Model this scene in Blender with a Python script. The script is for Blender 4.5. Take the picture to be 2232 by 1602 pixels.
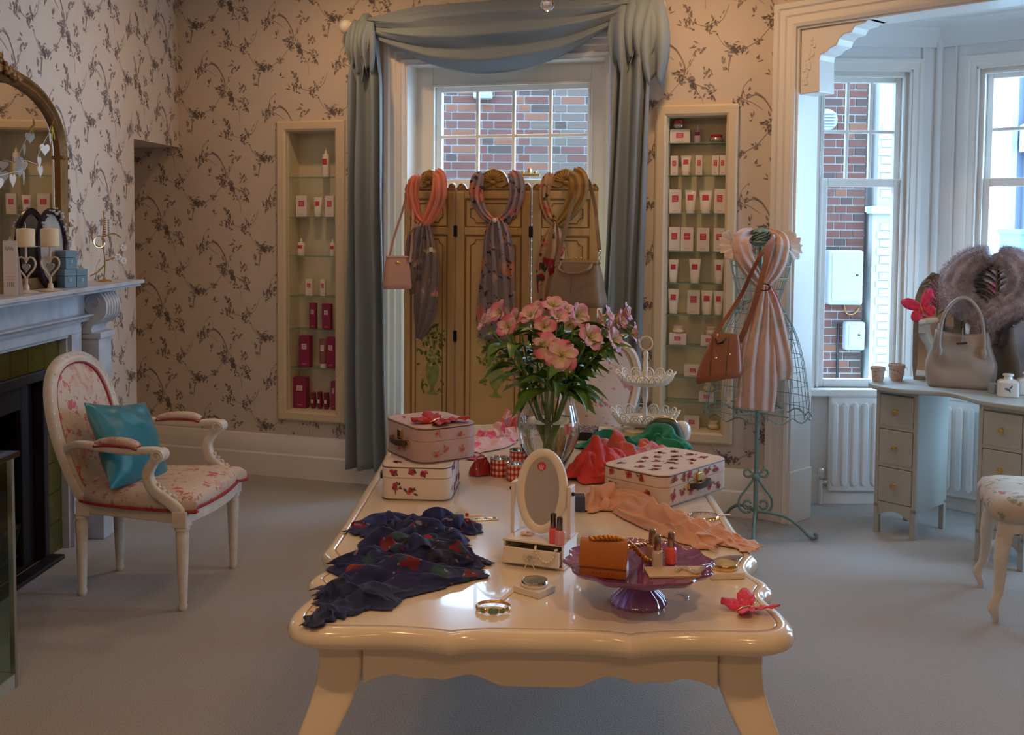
import bpy, math, random
from mathutils import Vector, Matrix, noise
random.seed(7)
sc = bpy.context.scene
for o in list(bpy.data.objects):
    bpy.data.objects.remove(o)
COL = sc.collection
V = Vector
R = math.radians
PI = math.pi

# ------------------------------------------------------------------ camera, world, light, exposure
F, PITCH, ROLL, PPY, EYE = 2300.0, .0567, .0079, 608.0, 1.55
_cp, _sp, _cr, _sr = math.cos(PITCH), math.sin(PITCH), math.cos(ROLL), math.sin(ROLL)
FW = V((0, _cp, -_sp)); _up = V((0, _sp, _cp)); _rt = V((1, 0, 0))
RT = _rt * _cr + _up * _sr
UP = _up * _cr - _rt * _sr
cam = bpy.data.cameras.new('camera')
cam.sensor_width = 36.0
cam.lens = F / 2232 * 36
cam.shift_y = -(801 - PPY) / 2232
cam.clip_start = .05
camo = bpy.data.objects.new('camera', cam)
COL.objects.link(camo)
camo.matrix_world = Matrix(((RT.x, UP.x, -FW.x, 0), (RT.y, UP.y, -FW.y, 0), (RT.z, UP.z, -FW.z, EYE), (0, 0, 0, 1)))
sc.camera = camo
sc.view_settings.view_transform = 'Standard'
sc.view_settings.look = 'None'
sc.view_settings.gamma = 1
sc.view_settings.use_curve_mapping = False
sc.view_settings.exposure = -0.25

w = bpy.data.worlds.new('overcast_sky')
sc.world = w
w.use_nodes = True
bg = w.node_tree.nodes['Background']
bg.inputs[0].default_value = (.42, .69, 1.0, 1)
bg.inputs[1].default_value = 17.0


def lamp(name, kind, loc, energy, col, size=.1, rot=(0, 0, 0), sy=None, portal=False, spread=None):
    l = bpy.data.lights.new(name, kind)
    l.energy = energy
    l.color = col
    if kind == 'AREA':
        l.size = size
        if sy:
            l.shape = 'RECTANGLE'; l.size_y = sy
        else:
            l.shape = 'DISK'
        if spread:
            l.spread = spread
        l.cycles.is_portal = portal
    else:
        l.shadow_soft_size = size
    o = bpy.data.objects.new(name, l)
    COL.objects.link(o)
    o.location = loc
    o.rotation_euler = rot
    return o


WARM = (1.0, .56, .24)
CEIL = 2.98
for _i, (_x, _y, _e) in enumerate(((-.9, .9, 14), (.9, .9, 14), (-.5, -1.2, 12), (1.2, -1.2, 12), (-1.0, 5.35, 8), (.75, 4.85, 10))):
    lamp('ceiling_spot', 'AREA', (_x, _y, CEIL - .035), _e, WARM, .12)


def ray(px, py):
    return RT * ((px - 1116) / F) - UP * ((py - PPY) / F) + FW


def at(px, py, Y):                      # photograph point -> place at depth Y
    r = ray(px, py)
    return V((0, 0, EYE)) + r * (Y / r.y)


def on(px, py, h=0.0):                  # photograph point -> place on a level surface
    r = ray(px, py)
    return V((0, 0, EYE)) + r * ((h - EYE) / r.z)


BA = R(-17)                             # the back wall's own frame: s along it, d into the room, z up
WU = V((math.cos(BA), math.sin(BA), 0))
WN = V((math.sin(BA), -math.cos(BA), 0))
W0 = V((0, 5.844, 0))


def W(s, d, z):
    return W0 + WU * s + WN * d + V((0, 0, z))


def bw(px, py, d=0.0):                  # photograph point -> (s, z) in a plane d in front of the back wall
    r = ray(px, py)
    p0 = W0 + WN * d
    t = (p0 - V((0, 0, EYE))).dot(WN) / r.dot(WN)
    p = V((0, 0, EYE)) + r * t
    return (p - W0).dot(WU), p.z


# ------------------------------------------------------------------ mesh builder
def se(hw, hd, e=2.0, n=24, ox=0, oy=0):
    out = []
    for i in range(n):
        a = 2 * PI * i / n
        c, s = math.cos(a), math.sin(a)
        out.append((ox + hw * math.copysign(abs(c) ** (2 / e), c), oy + hd * math.copysign(abs(s) ** (2 / e), s)))
    return out


def cr(pts, n=8, closed=False):         # Catmull-Rom through tuples
    P = [V(p) if len(p) <= 4 else None for p in pts]
    L = len(P)
    out = []
    rng = range(L) if closed else range(L - 1)
    for i in rng:
        if closed:
            a, b, c, d = P[i - 1], P[i], P[(i + 1) % L], P[(i + 2) % L]
        else:
            b, c = P[i], P[i + 1]
            a = P[i - 1] if i else b * 2 - c
            d = P[i + 2] if i + 2 < L else c * 2 - b
        for k in range(n):
            t = k / n
            out.append(.5 * (2 * b + (c - a) * t + (2 * a - 5 * b + 4 * c - d) * t * t + (3 * b - a - 3 * c + d) * t ** 3))
    if not closed:
        out.append(P[-1].copy())
    return out


class MB:
    def __init__(s):
        s.v = []; s.f = []; s.M = None

    def add(s, vs, fs, M=None):
        b = len(s.v)
        M = M or s.M
        s.v += [tuple(M @ V(p)) if M else tuple(p) for p in vs]
        s.f += [tuple(b + i for i in f) for f in fs]
        return s

    def bx(s, x0, x1, y0, y1, z0, z1, M=None):
        return s.add([(x0, y0, z0), (x1, y0, z0), (x1, y1, z0), (x0, y1, z0), (x0, y0, z1), (x1, y0, z1), (x1, y1, z1), (x0, y1, z1)],
                     [(3, 2, 1, 0), (4, 5, 6, 7), (0, 1, 5, 4), (1, 2, 6, 5), (2, 3, 7, 6), (3, 0, 4, 7)], M)

    def box(s, c, d, M=None):
        return s.bx(c[0] - d[0] / 2, c[0] + d[0] / 2, c[1] - d[1] / 2, c[1] + d[1] / 2, c[2] - d[2] / 2, c[2] + d[2] / 2, M)

    def prism(s, poly, a, b, plane='xy', M=None):
        n = len(poly)
        if plane == 'xy':
            g = lambda p, h: (p[0], p[1], h)
        elif plane == 'xz':
            g = lambda p, h: (p[0], h, p[1])
        else:
            g = lambda p, h: (h, p[0], p[1])
        vs = [g(p, a) for p in poly] + [g(p, b) for p in poly]
        fs = [tuple(range(n))[::-1], tuple(range(n, 2 * n))] + [(i, (i + 1) % n, n + (i + 1) % n, n + i) for i in range(n)]
        return s.add(vs, fs, M)

    def loft(s, rings, cap=True, closed=True, M=None):
        n = len(rings[0])
        vs = [p for r in rings for p in r]
        fs = []
        m = n if closed else n - 1
        for j in range(len(rings) - 1):
            for i in range(m):
                a, b = j * n + i, j * n + (i + 1) % n
                fs.append((a, b, b + n, a + n))
        if cap and closed:
            fs.append(tuple(range(n))[::-1])
            fs.append(tuple(range((len(rings) - 1) * n, len(rings) * n)))
        return s.add(vs, fs, M)

    def lathe(s, prof, n=24, c=(0, 0, 0), M=None, cap=True, wav=None):
        rings = []
        for (r, z) in prof:
            r = max(r, 1e-5)
            rings.append([(c[0] + r * (wav(2 * PI * i / n, r) if wav else 1) * math.cos(2 * PI * i / n), c[1] + r * (wav(2 * PI * i / n, r) if wav else 1) * math.sin(2 * PI * i / n), c[2] + z) for i in range(n)])
        return s.loft(rings, cap, True, M)

    def sweep(s, path, sect, up=(0, 0, 1), closed=False, cap=True, M=None):
        P = [V(p) for p in path]
        L = len(P)
        rings = []
        up = V(up)
        for i in range(L):
            if closed:
                t = P[(i + 1) % L] - P[i - 1]
            else:
                t = P[min(i + 1, L - 1)] - P[max(i - 1, 0)]
            t = t.normalized() if t.length > 1e-9 else V((1, 0, 0))
            a = t.cross(up)
            if a.length < 1e-3:
                a = t.cross(V((1, .01, 0)) if abs(t.x) < .9 else V((0, 1, 0)))
            a.normalize()
            b = a.cross(t).normalized()
            q = sect(i, i / max(1, L - 1)) if callable(sect) else sect
            rings.append([P[i] + a * x + b * y for x, y in q])
        if closed:
            rings.append(rings[0])
            return s.loft(rings, False, True, M)
        return s.loft(rings, cap, True, M)

    def tube(s, path, r, n=8, closed=False, up=None, M=None, cap=True):
        P = [V(p) for p in path]
        L = len(P)
        rings = []
        t0 = (P[1] - P[0]).normalized()
        a = t0.orthogonal().normalized() if up is None else t0.cross(V(up)).normalized()
        for i in range(L):
            if closed:
                t = P[(i + 1) % L] - P[i - 1]
            else:
                t = P[min(i + 1, L - 1)] - P[max(i - 1, 0)]
            t = t.normalized() if t.length > 1e-9 else t0
            a = (a - t * a.dot(t))
            a = a.normalized() if a.length > 1e-6 else t.orthogonal().normalized()
            b = t.cross(a)
            rr = r[i] if isinstance(r, (list, tuple)) else r
            rings.append([P[i] + (a * math.cos(2 * PI * k / n) + b * math.sin(2 * PI * k / n)) * rr for k in range(n)])
        if closed:
            rings.append(rings[0])
            return s.loft(rings, False, True, M)
        return s.loft(rings, cap, True, M)

    def grid(s, fn, nu, nv, M=None):
        vs = [fn(i / nu, j / nv) for j in range(nv + 1) for i in range(nu + 1)]
        fs = [(j * (nu + 1) + i, j * (nu + 1) + i + 1, (j + 1) * (nu + 1) + i + 1, (j + 1) * (nu + 1) + i) for j in range(nv) for i in range(nu)]
        return s.add(vs, fs, M)

    def ball(s, c, r, n=12, sc=(1, 1, 1), M=None):
        m = max(4, n // 2)
        rings = [[(c[0] + sc[0] * r * math.sin(PI * j / m) * math.cos(2 * PI * i / n), c[1] + sc[1] * r * math.sin(PI * j / m) * math.sin(2 * PI * i / n), c[2] + sc[2] * r * -math.cos(PI * j / m)) for i in range(n)] for j in range(1, m)]
        b = len(s.v)
        s.loft(rings, True, True, M)
        return s

    def disc(s, c, rx, ry, n=8, a=0, M=None, plane='xz'):      # flat print: an ellipse with its own axes
        pts = []
        for i in range(n):
            t = 2 * PI * i / n
            x, y = rx * math.cos(t), ry * math.sin(t)
            x, y = x * math.cos(a) - y * math.sin(a), x * math.sin(a) + y * math.cos(a)
            pts.append((c[0] + x, c[1], c[2] + y) if plane == 'xz' else ((c[0] + x, c[1] + y, c[2]) if plane == 'xy' else (c[0], c[1] + x, c[2] + y)))
        return s.add(pts, [tuple(range(n))], M)


def ob(name, mb, mat, parent=None, loc=None, rot=None, rz=None, smooth=40, bevel=0, bseg=2, solid=0, sub=0, label=None, cat=None, group=None, kind=None, norm=True):
    if isinstance(mb, MB):
        me = bpy.data.meshes.new(name)
        me.from_pydata(mb.v, [], mb.f)
        if norm:
            import bmesh
            bm = bmesh.new(); bm.from_mesh(me)
            bmesh.ops.recalc_face_normals(bm, faces=bm.faces)
            bm.to_mesh(me); bm.free()
        me.update()
        if smooth:
            me.polygons.foreach_set('use_smooth', [True] * len(me.polygons))
            me.set_sharp_from_angle(angle=R(smooth))
        if mat:
            me.materials.append(mat)
    else:
        me = mb
    o = bpy.data.objects.new(name, me)
    COL.objects.link(o)
    if parent is not None:
        o.parent = parent
    if loc is not None:
        o.location = loc
    if rot is not None:
        o.rotation_euler = rot
    if rz is not None:
        o.rotation_euler = (0, 0, rz)
    if bevel:
        m = o.modifiers.new('bevel', 'BEVEL'); m.width = bevel; m.segments = bseg; m.limit_method = 'ANGLE'; m.angle_limit = R(35)
    if sub:
        m = o.modifiers.new('sub', 'SUBSURF'); m.levels = sub; m.render_levels = sub
    if solid:
        m = o.modifiers.new('solid', 'SOLIDIFY'); m.thickness = solid; m.offset = 0
    return tag(o, label, cat, group, kind)


def tag(o, label=None, cat=None, group=None, kind=None):
    if label: o['label'] = label
    if cat: o['category'] = cat
    if group: o['group'] = group
    if kind: o['kind'] = kind
    return o


def thing(name, label, cat, loc=(0, 0, 0), rz=0.0, group=None, rot=None, kind=None):
    o = bpy.data.objects.new(name, None)
    o.empty_display_size = .05
    COL.objects.link(o)
    o.location = loc
    o.rotation_euler = rot if rot else (0, 0, rz)
    return tag(o, label, cat, group, kind)


def copy_tree(o, parent=None):
    c = o.copy()
    COL.objects.link(c)
    if parent is not None:
        c.parent = parent
    for ch in list(o.children):
        copy_tree(ch, c)
    return c


# ------------------------------------------------------------------ materials
def nt(name):
    m = bpy.data.materials.new(name)
    m.use_nodes = True
    t = m.node_tree
    return m, t, t.nodes['Principled BSDF']


def setp(p, **k):
    for a, b in k.items():
        n = a.replace('_', ' ')
        if n in p.inputs:
            p.inputs[n].default_value = b


def rgba(c):
    return (c[0], c[1], c[2], 1)


def coords(t, scale=1.0, distort=0.0, kind='Object', dscale=6.0):
    tc = t.nodes.new('ShaderNodeTexCoord')
    out = tc.outputs[kind]
    if distort:
        nz = t.nodes.new('ShaderNodeTexNoise'); nz.inputs['Scale'].default_value = dscale
        t.links.new(out, nz.inputs['Vector'])
        mx = t.nodes.new('ShaderNodeVectorMath'); mx.operation = 'SCALE'; mx.inputs['Scale'].default_value = distort
        t.links.new(nz.outputs['Color'], mx.inputs[0])
        ad = t.nodes.new('ShaderNodeVectorMath'); ad.operation = 'ADD'
        t.links.new(out, ad.inputs[0]); t.links.new(mx.outputs[0], ad.inputs[1])
        out = ad.outputs[0]
    return out


def mixc(t, fac, a, b):
    m = t.nodes.new('ShaderNodeMix'); m.data_type = 'RGBA'
    for sock, v in ((m.inputs[0], fac), (m.inputs[6], a), (m.inputs[7], b)):
        if isinstance(v, (tuple, list)):
            sock.default_value = rgba(v)
        elif isinstance(v, (int, float)):
            sock.default_value = v
        else:
            t.links.new(v, sock)
    return m.outputs[2]


def addbump(t, p, co, scale, strength, detail=4, dist=.002):
    nz = t.nodes.new('ShaderNodeTexNoise'); nz.inputs['Scale'].default_value = scale; nz.inputs['Detail'].default_value = detail
    t.links.new(co, nz.inputs['Vector'])
    b = t.nodes.new('ShaderNodeBump'); b.inputs['Strength'].default_value = strength; b.inputs['Distance'].default_value = dist
    t.links.new(nz.outputs['Fac'], b.inputs['Height'])
    t.links.new(b.outputs[0], p.inputs['Normal'])


def M(name, col, rough=.55, metal=0.0, spec=.5, bump=None, var=None, coat=0, sheen=0, trans=0, ior=1.45, alpha=1, emit=None, sss=0):
    m, t, p = nt(name)
    setp(p, Base_Color=rgba(col), Roughness=rough, Metallic=metal, Specular_IOR_Level=spec, Coat_Weight=coat, Sheen_Weight=sheen, Transmission_Weight=trans, IOR=ior, Alpha=alpha, Subsurface_Weight=sss)
    if emit:
        setp(p, Emission_Color=rgba(emit[0]), Emission_Strength=emit[1])
    if bump or var:
        co = coords(t)
        if var:                       # (scale, second colour, contrast)
            nz = t.nodes.new('ShaderNodeTexNoise'); nz.inputs['Scale'].default_value = var[0]; nz.inputs['Detail'].default_value = 5
            t.links.new(co, nz.inputs['Vector'])
            r = t.nodes.new('ShaderNodeValToRGB')
            r.color_ramp.elements[0].position = .5 - .5 * var[2]; r.color_ramp.elements[1].position = .5 + .5 * var[2]
            r.color_ramp.elements[0].color = rgba(col); r.color_ramp.elements[1].color = rgba(var[1])
            t.links.new(nz.outputs['Fac'], r.inputs[0])
            t.links.new(r.outputs[0], p.inputs['Base Color'])
        if bump:
            addbump(t, p, co, bump[0], bump[1])
    return m


def spots(name, base, layers, rough=.75, alpha=1.0, sheen=0, bump=None, distort=.02, dscale=25, second=None, spec=.4):
    """cloth or paper with printed blotches; layer = (colour, cells per metre, radius in cells, shift)"""
    m, t, p = nt(name)
    setp(p, Roughness=rough, Alpha=alpha, Sheen_Weight=sheen, Specular_IOR_Level=spec)
    co = coords(t, distort=distort, dscale=dscale)
    cur = base
    if second:
        nz = t.nodes.new('ShaderNodeTexNoise'); nz.inputs['Scale'].default_value = second[0]; nz.inputs['Detail'].default_value = 3
        t.links.new(co, nz.inputs['Vector'])
        mr = t.nodes.new('ShaderNodeMapRange'); mr.inputs[1].default_value = second[2]; mr.inputs[2].default_value = second[2] + .12
        t.links.new(nz.outputs['Fac'], mr.inputs[0])
        cur = mixc(t, mr.outputs[0], base, second[1])
    for col, sca, thr, sh in layers:
        ad = t.nodes.new('ShaderNodeVectorMath'); ad.operation = 'ADD'; ad.inputs[1].default_value = (sh, sh * .7, sh * 1.3)
        t.links.new(co, ad.inputs[0])
        vo = t.nodes.new('ShaderNodeTexVoronoi'); vo.inputs['Scale'].default_value = sca
        t.links.new(ad.outputs[0], vo.inputs['Vector'])
        mr = t.nodes.new('ShaderNodeMapRange'); mr.inputs[1].default_value = thr; mr.inputs[2].default_value = thr * .8
        t.links.new(vo.outputs['Distance'], mr.inputs[0])
        cur = mixc(t, mr.outputs[0], cur, col)
    if isinstance(cur, tuple):
        setp(p, Base_Color=rgba(cur))
    else:
        t.links.new(cur, p.inputs['Base Color'])
    if bump:
        addbump(t, p, co, bump[0], bump[1])
    return m


def glassy(name, tint=(1, 1, 1), refl=.04, rough=.02):       # window and shelf glass: lets light straight through, mirrors a little
    m = bpy.data.materials.new(name); m.use_nodes = True
    t = m.node_tree; t.nodes.clear()
    out = t.nodes.new('ShaderNodeOutputMaterial')
    tr = t.nodes.new('ShaderNodeBsdfTransparent'); tr.inputs[0].default_value = rgba(tint)
    gl = t.nodes.new('ShaderNodeBsdfGlossy'); gl.inputs['Roughness'].default_value = rough
    mx = t.nodes.new('ShaderNodeMixShader')
    mx.inputs[0].default_value = refl; t.links.new(tr.outputs[0], mx.inputs[1]); t.links.new(gl.outputs[0], mx.inputs[2])
    t.links.new(mx.outputs[0], out.inputs[0])
    return m


MAT = {}
def mt():
    A = MAT
    A['paper'] = M('wallpaper_ground', (.66, .58, .50), .8, bump=(220, .05), var=(.8, (.69, .60, .51), .6))
    A['print'] = M('wallpaper_print', (.25, .215, .215), .85, var=(14, (.38, .32, .30), .5))
    A['print2'] = M('wallpaper_print_rose', (.30, .20, .20), .85, var=(14, (.22, .19, .21), .5))
    A['white'] = M('white_gloss_paint', (.82, .80, .76), .32, bump=(60, .04))
    A['matte'] = M('white_matt_paint', (.72, .69, .66), .7)
    A['baywall'] = M('bay_paint', (.80, .80, .80), .5)
    A['ceil'] = M('ceiling_paint', (.78, .77, .76), .8)
    A['cream'] = M('cream_paint', (.74, .62, .43), .42, var=(3, (.70, .57, .38), .8))
    A['table'] = M('cream_lacquer', (.82, .74, .62), .16, coat=.35, bump=(30, .015), var=(2.5, (.79, .69, .55), .8))
    A['groove'] = M('groove_brown', (.42, .28, .15), .6)  # brown strip for the tabletop groove and suitcase seams
    A['glass'] = glassy('window_glass')
    A['shelf'] = glassy('shelf_glass', (.86, .94, .91))
    A['edge'] = M('glass_edge', (.16, .30, .26), .15)
    A['curtain'] = M('blue_voile', (.265, .33, .385), .8, sheen=.15, bump=(400, .15), var=(3, (.235, .30, .355), .7), alpha=.93)
    A['carpet'] = None
    A['gold'] = M('antique_gold', (.30, .15, .045), .42, metal=.6, bump=(90, .4), var=(20, (.17, .08, .025), .6))
    A['brass'] = M('polished_brass', (.80, .52, .16), .2, metal=1)
    A['goldj'] = M('jewellery_gold', (.86, .58, .26), .2, metal=1)
    A['chrome'] = M('chrome', (.78, .77, .76), .1, metal=1)
    A['mirror'] = M('mirror_glass', (.80, .80, .78), .015, metal=1)
    A['black'] = M('black_metal', (.02, .02, .022), .4, metal=.6)
    A['iron'] = M('cast_iron', (.018, .014, .02), .5)
    A['firebox_black'] = M('firebox_black', (.006, .005, .006), .9)  # flat near-black over the whole firebox lining
    A['tile'] = M('olive_glazed_tile', (.095, .078, .010), .15, var=(6, (.06, .058, .008), .6), coat=.3)
    A['marble'] = M('white_marble', (.60, .62, .66), .3, var=(9, (.44, .47, .53), .35))
    A['redlab'] = M('crimson_print', (.62, .05, .10), .5)
    A['carton'] = M('white_carton', (.80, .74, .70), .5)
    A['tubew'] = M('white_tube', (.86, .82, .78), .25, coat=.3)
    A['magenta'] = M('magenta_carton', (.30, .022, .085), .4)
    A['plum'] = M('plum_plastic', (.19, .012, .05), .2, coat=.5)
    A['jarglass'] = M('frosted_jar', (.80, .66, .48), .3, coat=.5)
    A['grey'] = M('painted_sage', (.44, .46, .43), .5, bump=(50, .05), var=(4, (.40, .43, .40), .8))
    A['wire'] = M('verdigris_wire', (.16, .28, .27), .5, metal=.3, var=(20, (.24, .36, .34), .6))
    A['plastic'] = M('white_plastic', (.75, .77, .78), .4)
mt()


def carpet():
    m, t, p = nt('grey_carpet')
    setp(p, Roughness=.95, Specular_IOR_Level=.1, Sheen_Weight=.2)
    co = coords(t)
    n1 = t.nodes.new('ShaderNodeTexNoise'); n1.inputs['Scale'].default_value = 160; n1.inputs['Detail'].default_value = 3
    n2 = t.nodes.new('ShaderNodeTexNoise'); n2.inputs['Scale'].default_value = 2.2; n2.inputs['Detail'].default_value = 4
    for n in (n1, n2):
        t.links.new(co, n.inputs['Vector'])
    a = mixc(t, n1.outputs['Fac'], (.27, .26, .245), (.53, .51, .48))
    b = mixc(t, n2.outputs['Fac'], (.41, .385, .36), a)
    b2 = mixc(t, .75, b, a)
    t.links.new(b2, p.inputs['Base Color'])
    bp = t.nodes.new('ShaderNodeBump'); bp.inputs['Strength'].default_value = .7; bp.inputs['Distance'].default_value = .006
    t.links.new(n1.outputs['Fac'], bp.inputs['Height']); t.links.new(bp.outputs[0], p.inputs['Normal'])
    return m


MAT['carpet'] = carpet()
A = MAT
# ------------------------------------------------------------------ the room
def wall(name, L, H, holes, loc, rz, thick, mat, parent=None, z0=0.0, kind='structure', label=None):
    """slab with its room face at local y = 0, running along local x; holes = (x0, x1, z0, z1)"""
    xs = sorted({0.0, L} | {h[i] for h in holes for i in (0, 1)})
    zs = sorted({z0, H} | {h[i] for h in holes for i in (2, 3)})
    inh = lambda x, z: any(h[0] < x < h[1] and h[2] < z < h[3] for h in holes)
    mb = MB()
    for i in range(len(xs) - 1):
        for j in range(len(zs) - 1):
            if inh((xs[i] + xs[i + 1]) / 2, (zs[j] + zs[j + 1]) / 2):
                continue
            for y in (0, thick):
                mb.add([(xs[i], y, zs[j]), (xs[i + 1], y, zs[j]), (xs[i + 1], y, zs[j + 1]), (xs[i], y, zs[j + 1])], [(0, 1, 2, 3) if y == 0 else (3, 2, 1, 0)])
    for (a, b, c, d) in list(holes) + [(0, L, z0, H)]:
        if c > z0:
            mb.add([(a, 0, c), (b, 0, c), (b, thick, c), (a, thick, c)], [(0, 1, 2, 3)])
        mb.add([(a, 0, d), (b, 0, d), (b, thick, d), (a, thick, d)], [(0, 1, 2, 3)])
        mb.add([(a, 0, c), (a, 0, d), (a, thick, d), (a, thick, c)], [(0, 1, 2, 3)])
        mb.add([(b, 0, c), (b, 0, d), (b, thick, d), (b, thick, c)], [(0, 1, 2, 3)])
    return ob(name, mb, mat, parent, loc, rz=rz, smooth=0, kind=kind, label=label, norm=False)


mb = MB(); mb.bx(-5, 6.5, -3.6, 7.4, -.12, 0)
floor = ob('floor', mb, A['carpet'], smooth=0, kind='structure', label='grey beige cut pile carpet')
mb = MB(); mb.bx(-5, 5, -3.6, 7.0, CEIL, CEIL + .1)
ceiling = ob('ceiling', mb, A['ceil'], smooth=0, kind='structure')

# back wall : s from -2.62 to 1.40
S0, S1 = -2.62, 1.40
WIN = (-.637, .523, .42, 2.425)
CABL = (-1.445, -1.009, .346, 2.112)
CABR = (.792, 1.218, .378, 2.152)
CW = .058                               # width of the cabinets' face frames
hl = [WIN] + [(c[0] + CW, c[1] - CW, c[2] + CW, c[3] - CW) for c in (CABL, CABR)]
wall_back = wall('wall_back', S1 - S0, CEIL, [(a - S0, b - S0, c, d) for a, b, c, d in hl], W(S0, 0, 0), BA, .32, A['paper'], label='beige wall papered with grey birds and blossom branches')

# chimney breast wall on the left, with the lowered soffit over the alcove
LA = R(-2.5)                            # local y of the left wall frame runs away from the camera
LC = V((-2.037, 6.467, 0))
LD = V((math.sin(R(2.5)), math.cos(R(2.5)), 0))
LN = V((math.cos(R(2.5)), -math.sin(R(2.5)), 0))
def Lw(t, d, z):                        # t = distance from the far corner towards the camera
    return LC - LD * t + LN * d + V((0, 0, z))
def lw(px, py, d=0.0):
    r = ray(px, py)
    p0 = LC + LN * d
    k = (p0 - V((0, 0, EYE))).dot(LN) / r.dot(LN)
    p = V((0, 0, EYE)) + r * k
    return (LC - p).dot(LD), p.z
# frame: local x towards the camera along the wall, room side at local -y
LRZ = math.atan2(LD.y, LD.x)            # local x runs away from the camera, room side at local -y
BR0, BR1 = .685, 3.55
FPC = 2.20                              # fireplace centre, measured from the corner
OPW, OPH = .42, .86
wall_left = wall('wall_left', BR1 - BR0, CEIL, [(BR1 - FPC - OPW, BR1 - FPC + OPW, 0, OPH)], Lw(BR1, 0, 0), LRZ, .5, A['paper'], label='chimney breast papered with grey birds and blossom branches')
mb = MB(); mb.bx(0, BR0 + .05, 0, .5, 1.97, CEIL)
sf = ob('soffit', mb, A['paper'], wall_left, loc=(BR1 - BR0, 0, 0), smooth=0)
wall('wall_alcove', 10, CEIL, [], Lw(9.8, -.45, 0), LRZ, .2, A['paper'])
# walls nobody sees in the picture but which close the room
mb = MB(); mb.bx(-5, 5, -3.6, -3.4, 0, CEIL)
ob('wall_front', mb, A['paper'], smooth=0, kind='structure')
RA = R(-48)
RU = V((math.cos(RA), math.sin(RA), 0)); RN = V((-math.sin(RA), math.cos(RA), 0))   # RN points out of the room
RP = W(S1, 0, 0)
def Rw(t, d, z):                        # d = out of the room, into the bay
    return RP + RU * t + RN * d + V((0, 0, z))
def rw(px, py, d=0.0):
    r = ray(px, py)
    p0 = RP + RN * d
    k = (p0 - V((0, 0, EYE))).dot(RN) / r.dot(RN)
    p = V((0, 0, EYE)) + r * k
    return (p - RP).dot(RU), p.z
OP0, OP1, OPZ = .124, 2.72, 2.52
wall_right = wall('wall_right', 4.4, CEIL, [(OP0, OP1, 0, OPZ)], RP, RA, .174, A['paper'], label='papered wall with the wide bay opening')
_e = Rw(4.4, 0, 0)
wall('wall_side', _e.y + 3.6, CEIL, [], V((_e.x, _e.y, 0)), R(-90), .16, A['paper'])

# ---- wallpaper print: one repeat drawn as flat leaves, stamped in half drop
def leaf2(x, z, l, w, a):
    c, s = math.cos(a), math.sin(a)
    pts = [(0, 0), (l * .35, w * .5), (l * .7, w * .38), (l, 0), (l * .65, -w * .42), (l * .3, -w * .45)]
    return [(x + p * c - q * s, z + p * s + q * c) for p, q in pts]


def stroke2(pts, w0, w1):
    P = cr(pts, 5)
    out = []
    for i in range(len(P) - 1):
        d = (P[i + 1] - P[i]); d = V((-d.y, d.x)).normalized()
        a, b = w0 + (w1 - w0) * i / len(P), w0 + (w1 - w0) * (i + 1) / len(P)
        out.append([tuple(P[i] + d * a), tuple(P[i + 1] + d * b), tuple(P[i + 1] - d * b), tuple(P[i] - d * a)])
    return out


def clump(rg, x, z, r, n, up=False):
    out = []
    for _ in range(n):
        a = rg.uniform(0, 2 * PI) if not up else rg.uniform(.9, 2.3)
        d = r * rg.random() ** .8
        b = rg.uniform(0, 2 * PI)
        px, pz = x + d * math.cos(b) * .8, z + d * math.sin(b)
        out.append(leaf2(px, pz, rg.uniform(.014, .034), rg.uniform(.006, .013), a))
    return out


def motif():
    rg = random.Random(11)
    p = []
    p += clump(rg, 0, 0, .042, 26) + clump(rg, .0, .005, .02, 10)
    p += stroke2([(-.012, -.02), (-.022, -.06), (-.026, -.11)], .005, .001)
    p += stroke2([(0, 0), (.06, .012), (.125, .05), (.17, .10), (.20, .135)], .0016, .0012)
    p += clump(rg, .06, .018, .03, 8) + clump(rg, .125, .045, .022, 7)
    p += stroke2([(.07, .285), (.115, .305), (.165, .275), (.205, .20), (.205, .15)], .002, .0045)
    p += stroke2([(.11, .315), (.14, .30), (.165, .28)], .006, .003)
    p += stroke2([(.02, .30), (.06, .28), (.10, .265), (.15, .23)], .0018, .001)
    p += clump(rg, .035, .285, .05, 24)
    p += clump(rg, .185, .15, .045, 30)
    for (x, z, r) in ((.242, .125, .02), (.25, .092, .018)):
        p.append([(x + r * math.cos(t * PI / 4), z + r * math.sin(t * PI / 4)) for t in range(8)])
        p += clump(rg, x, z, r * 1.5, 8)
    p += clump(rg, .325, .135, .04, 9, True) + clump(rg, .335, .06, .042, 22)
    p += stroke2([(.20, .14), (.27, .10), (.335, .07)], .0016, .0012)
    p += clump(rg, .225, -.10, .055, 26) + clump(rg, .215, -.05, .03, 6, True)
    p += stroke2([(.23, -.15), (.225, -.10), (.215, -.04)], .0016, .001)
    p += clump(rg, .345, -.14, .042, 18) + clump(rg, .27, .285, .032, 10)
    for q in ([(0, 0), (-.05, .03), (-.09, .09)], [(.225, -.10), (.28, -.13), (.345, -.14)], [(.25, .09), (.30, .02), (.31, -.05)], [(.07, .285), (.05, .34), (.09, .39)], [(.20, .16), (.245, .22), (.27, .285)], [(.345, -.14), (.40, -.10), (.43, -.03)]):
        p += stroke2(q, .0013, .0009)
        for _ in range(5):
            k = rg.random(); x = q[0][0] + (q[-1][0] - q[0][0]) * k; z = q[0][1] + (q[-1][1] - q[0][1]) * k
            p.append(leaf2(x, z, rg.uniform(.014, .026), rg.uniform(.006, .010), rg.uniform(0, 6.28)))
    p += clump(rg, .10, .19, .02, 4) + clump(rg, .12, -.05, .02, 4) + clump(rg, .40, .20, .03, 7)
    return p


MOT = motif()


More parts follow.
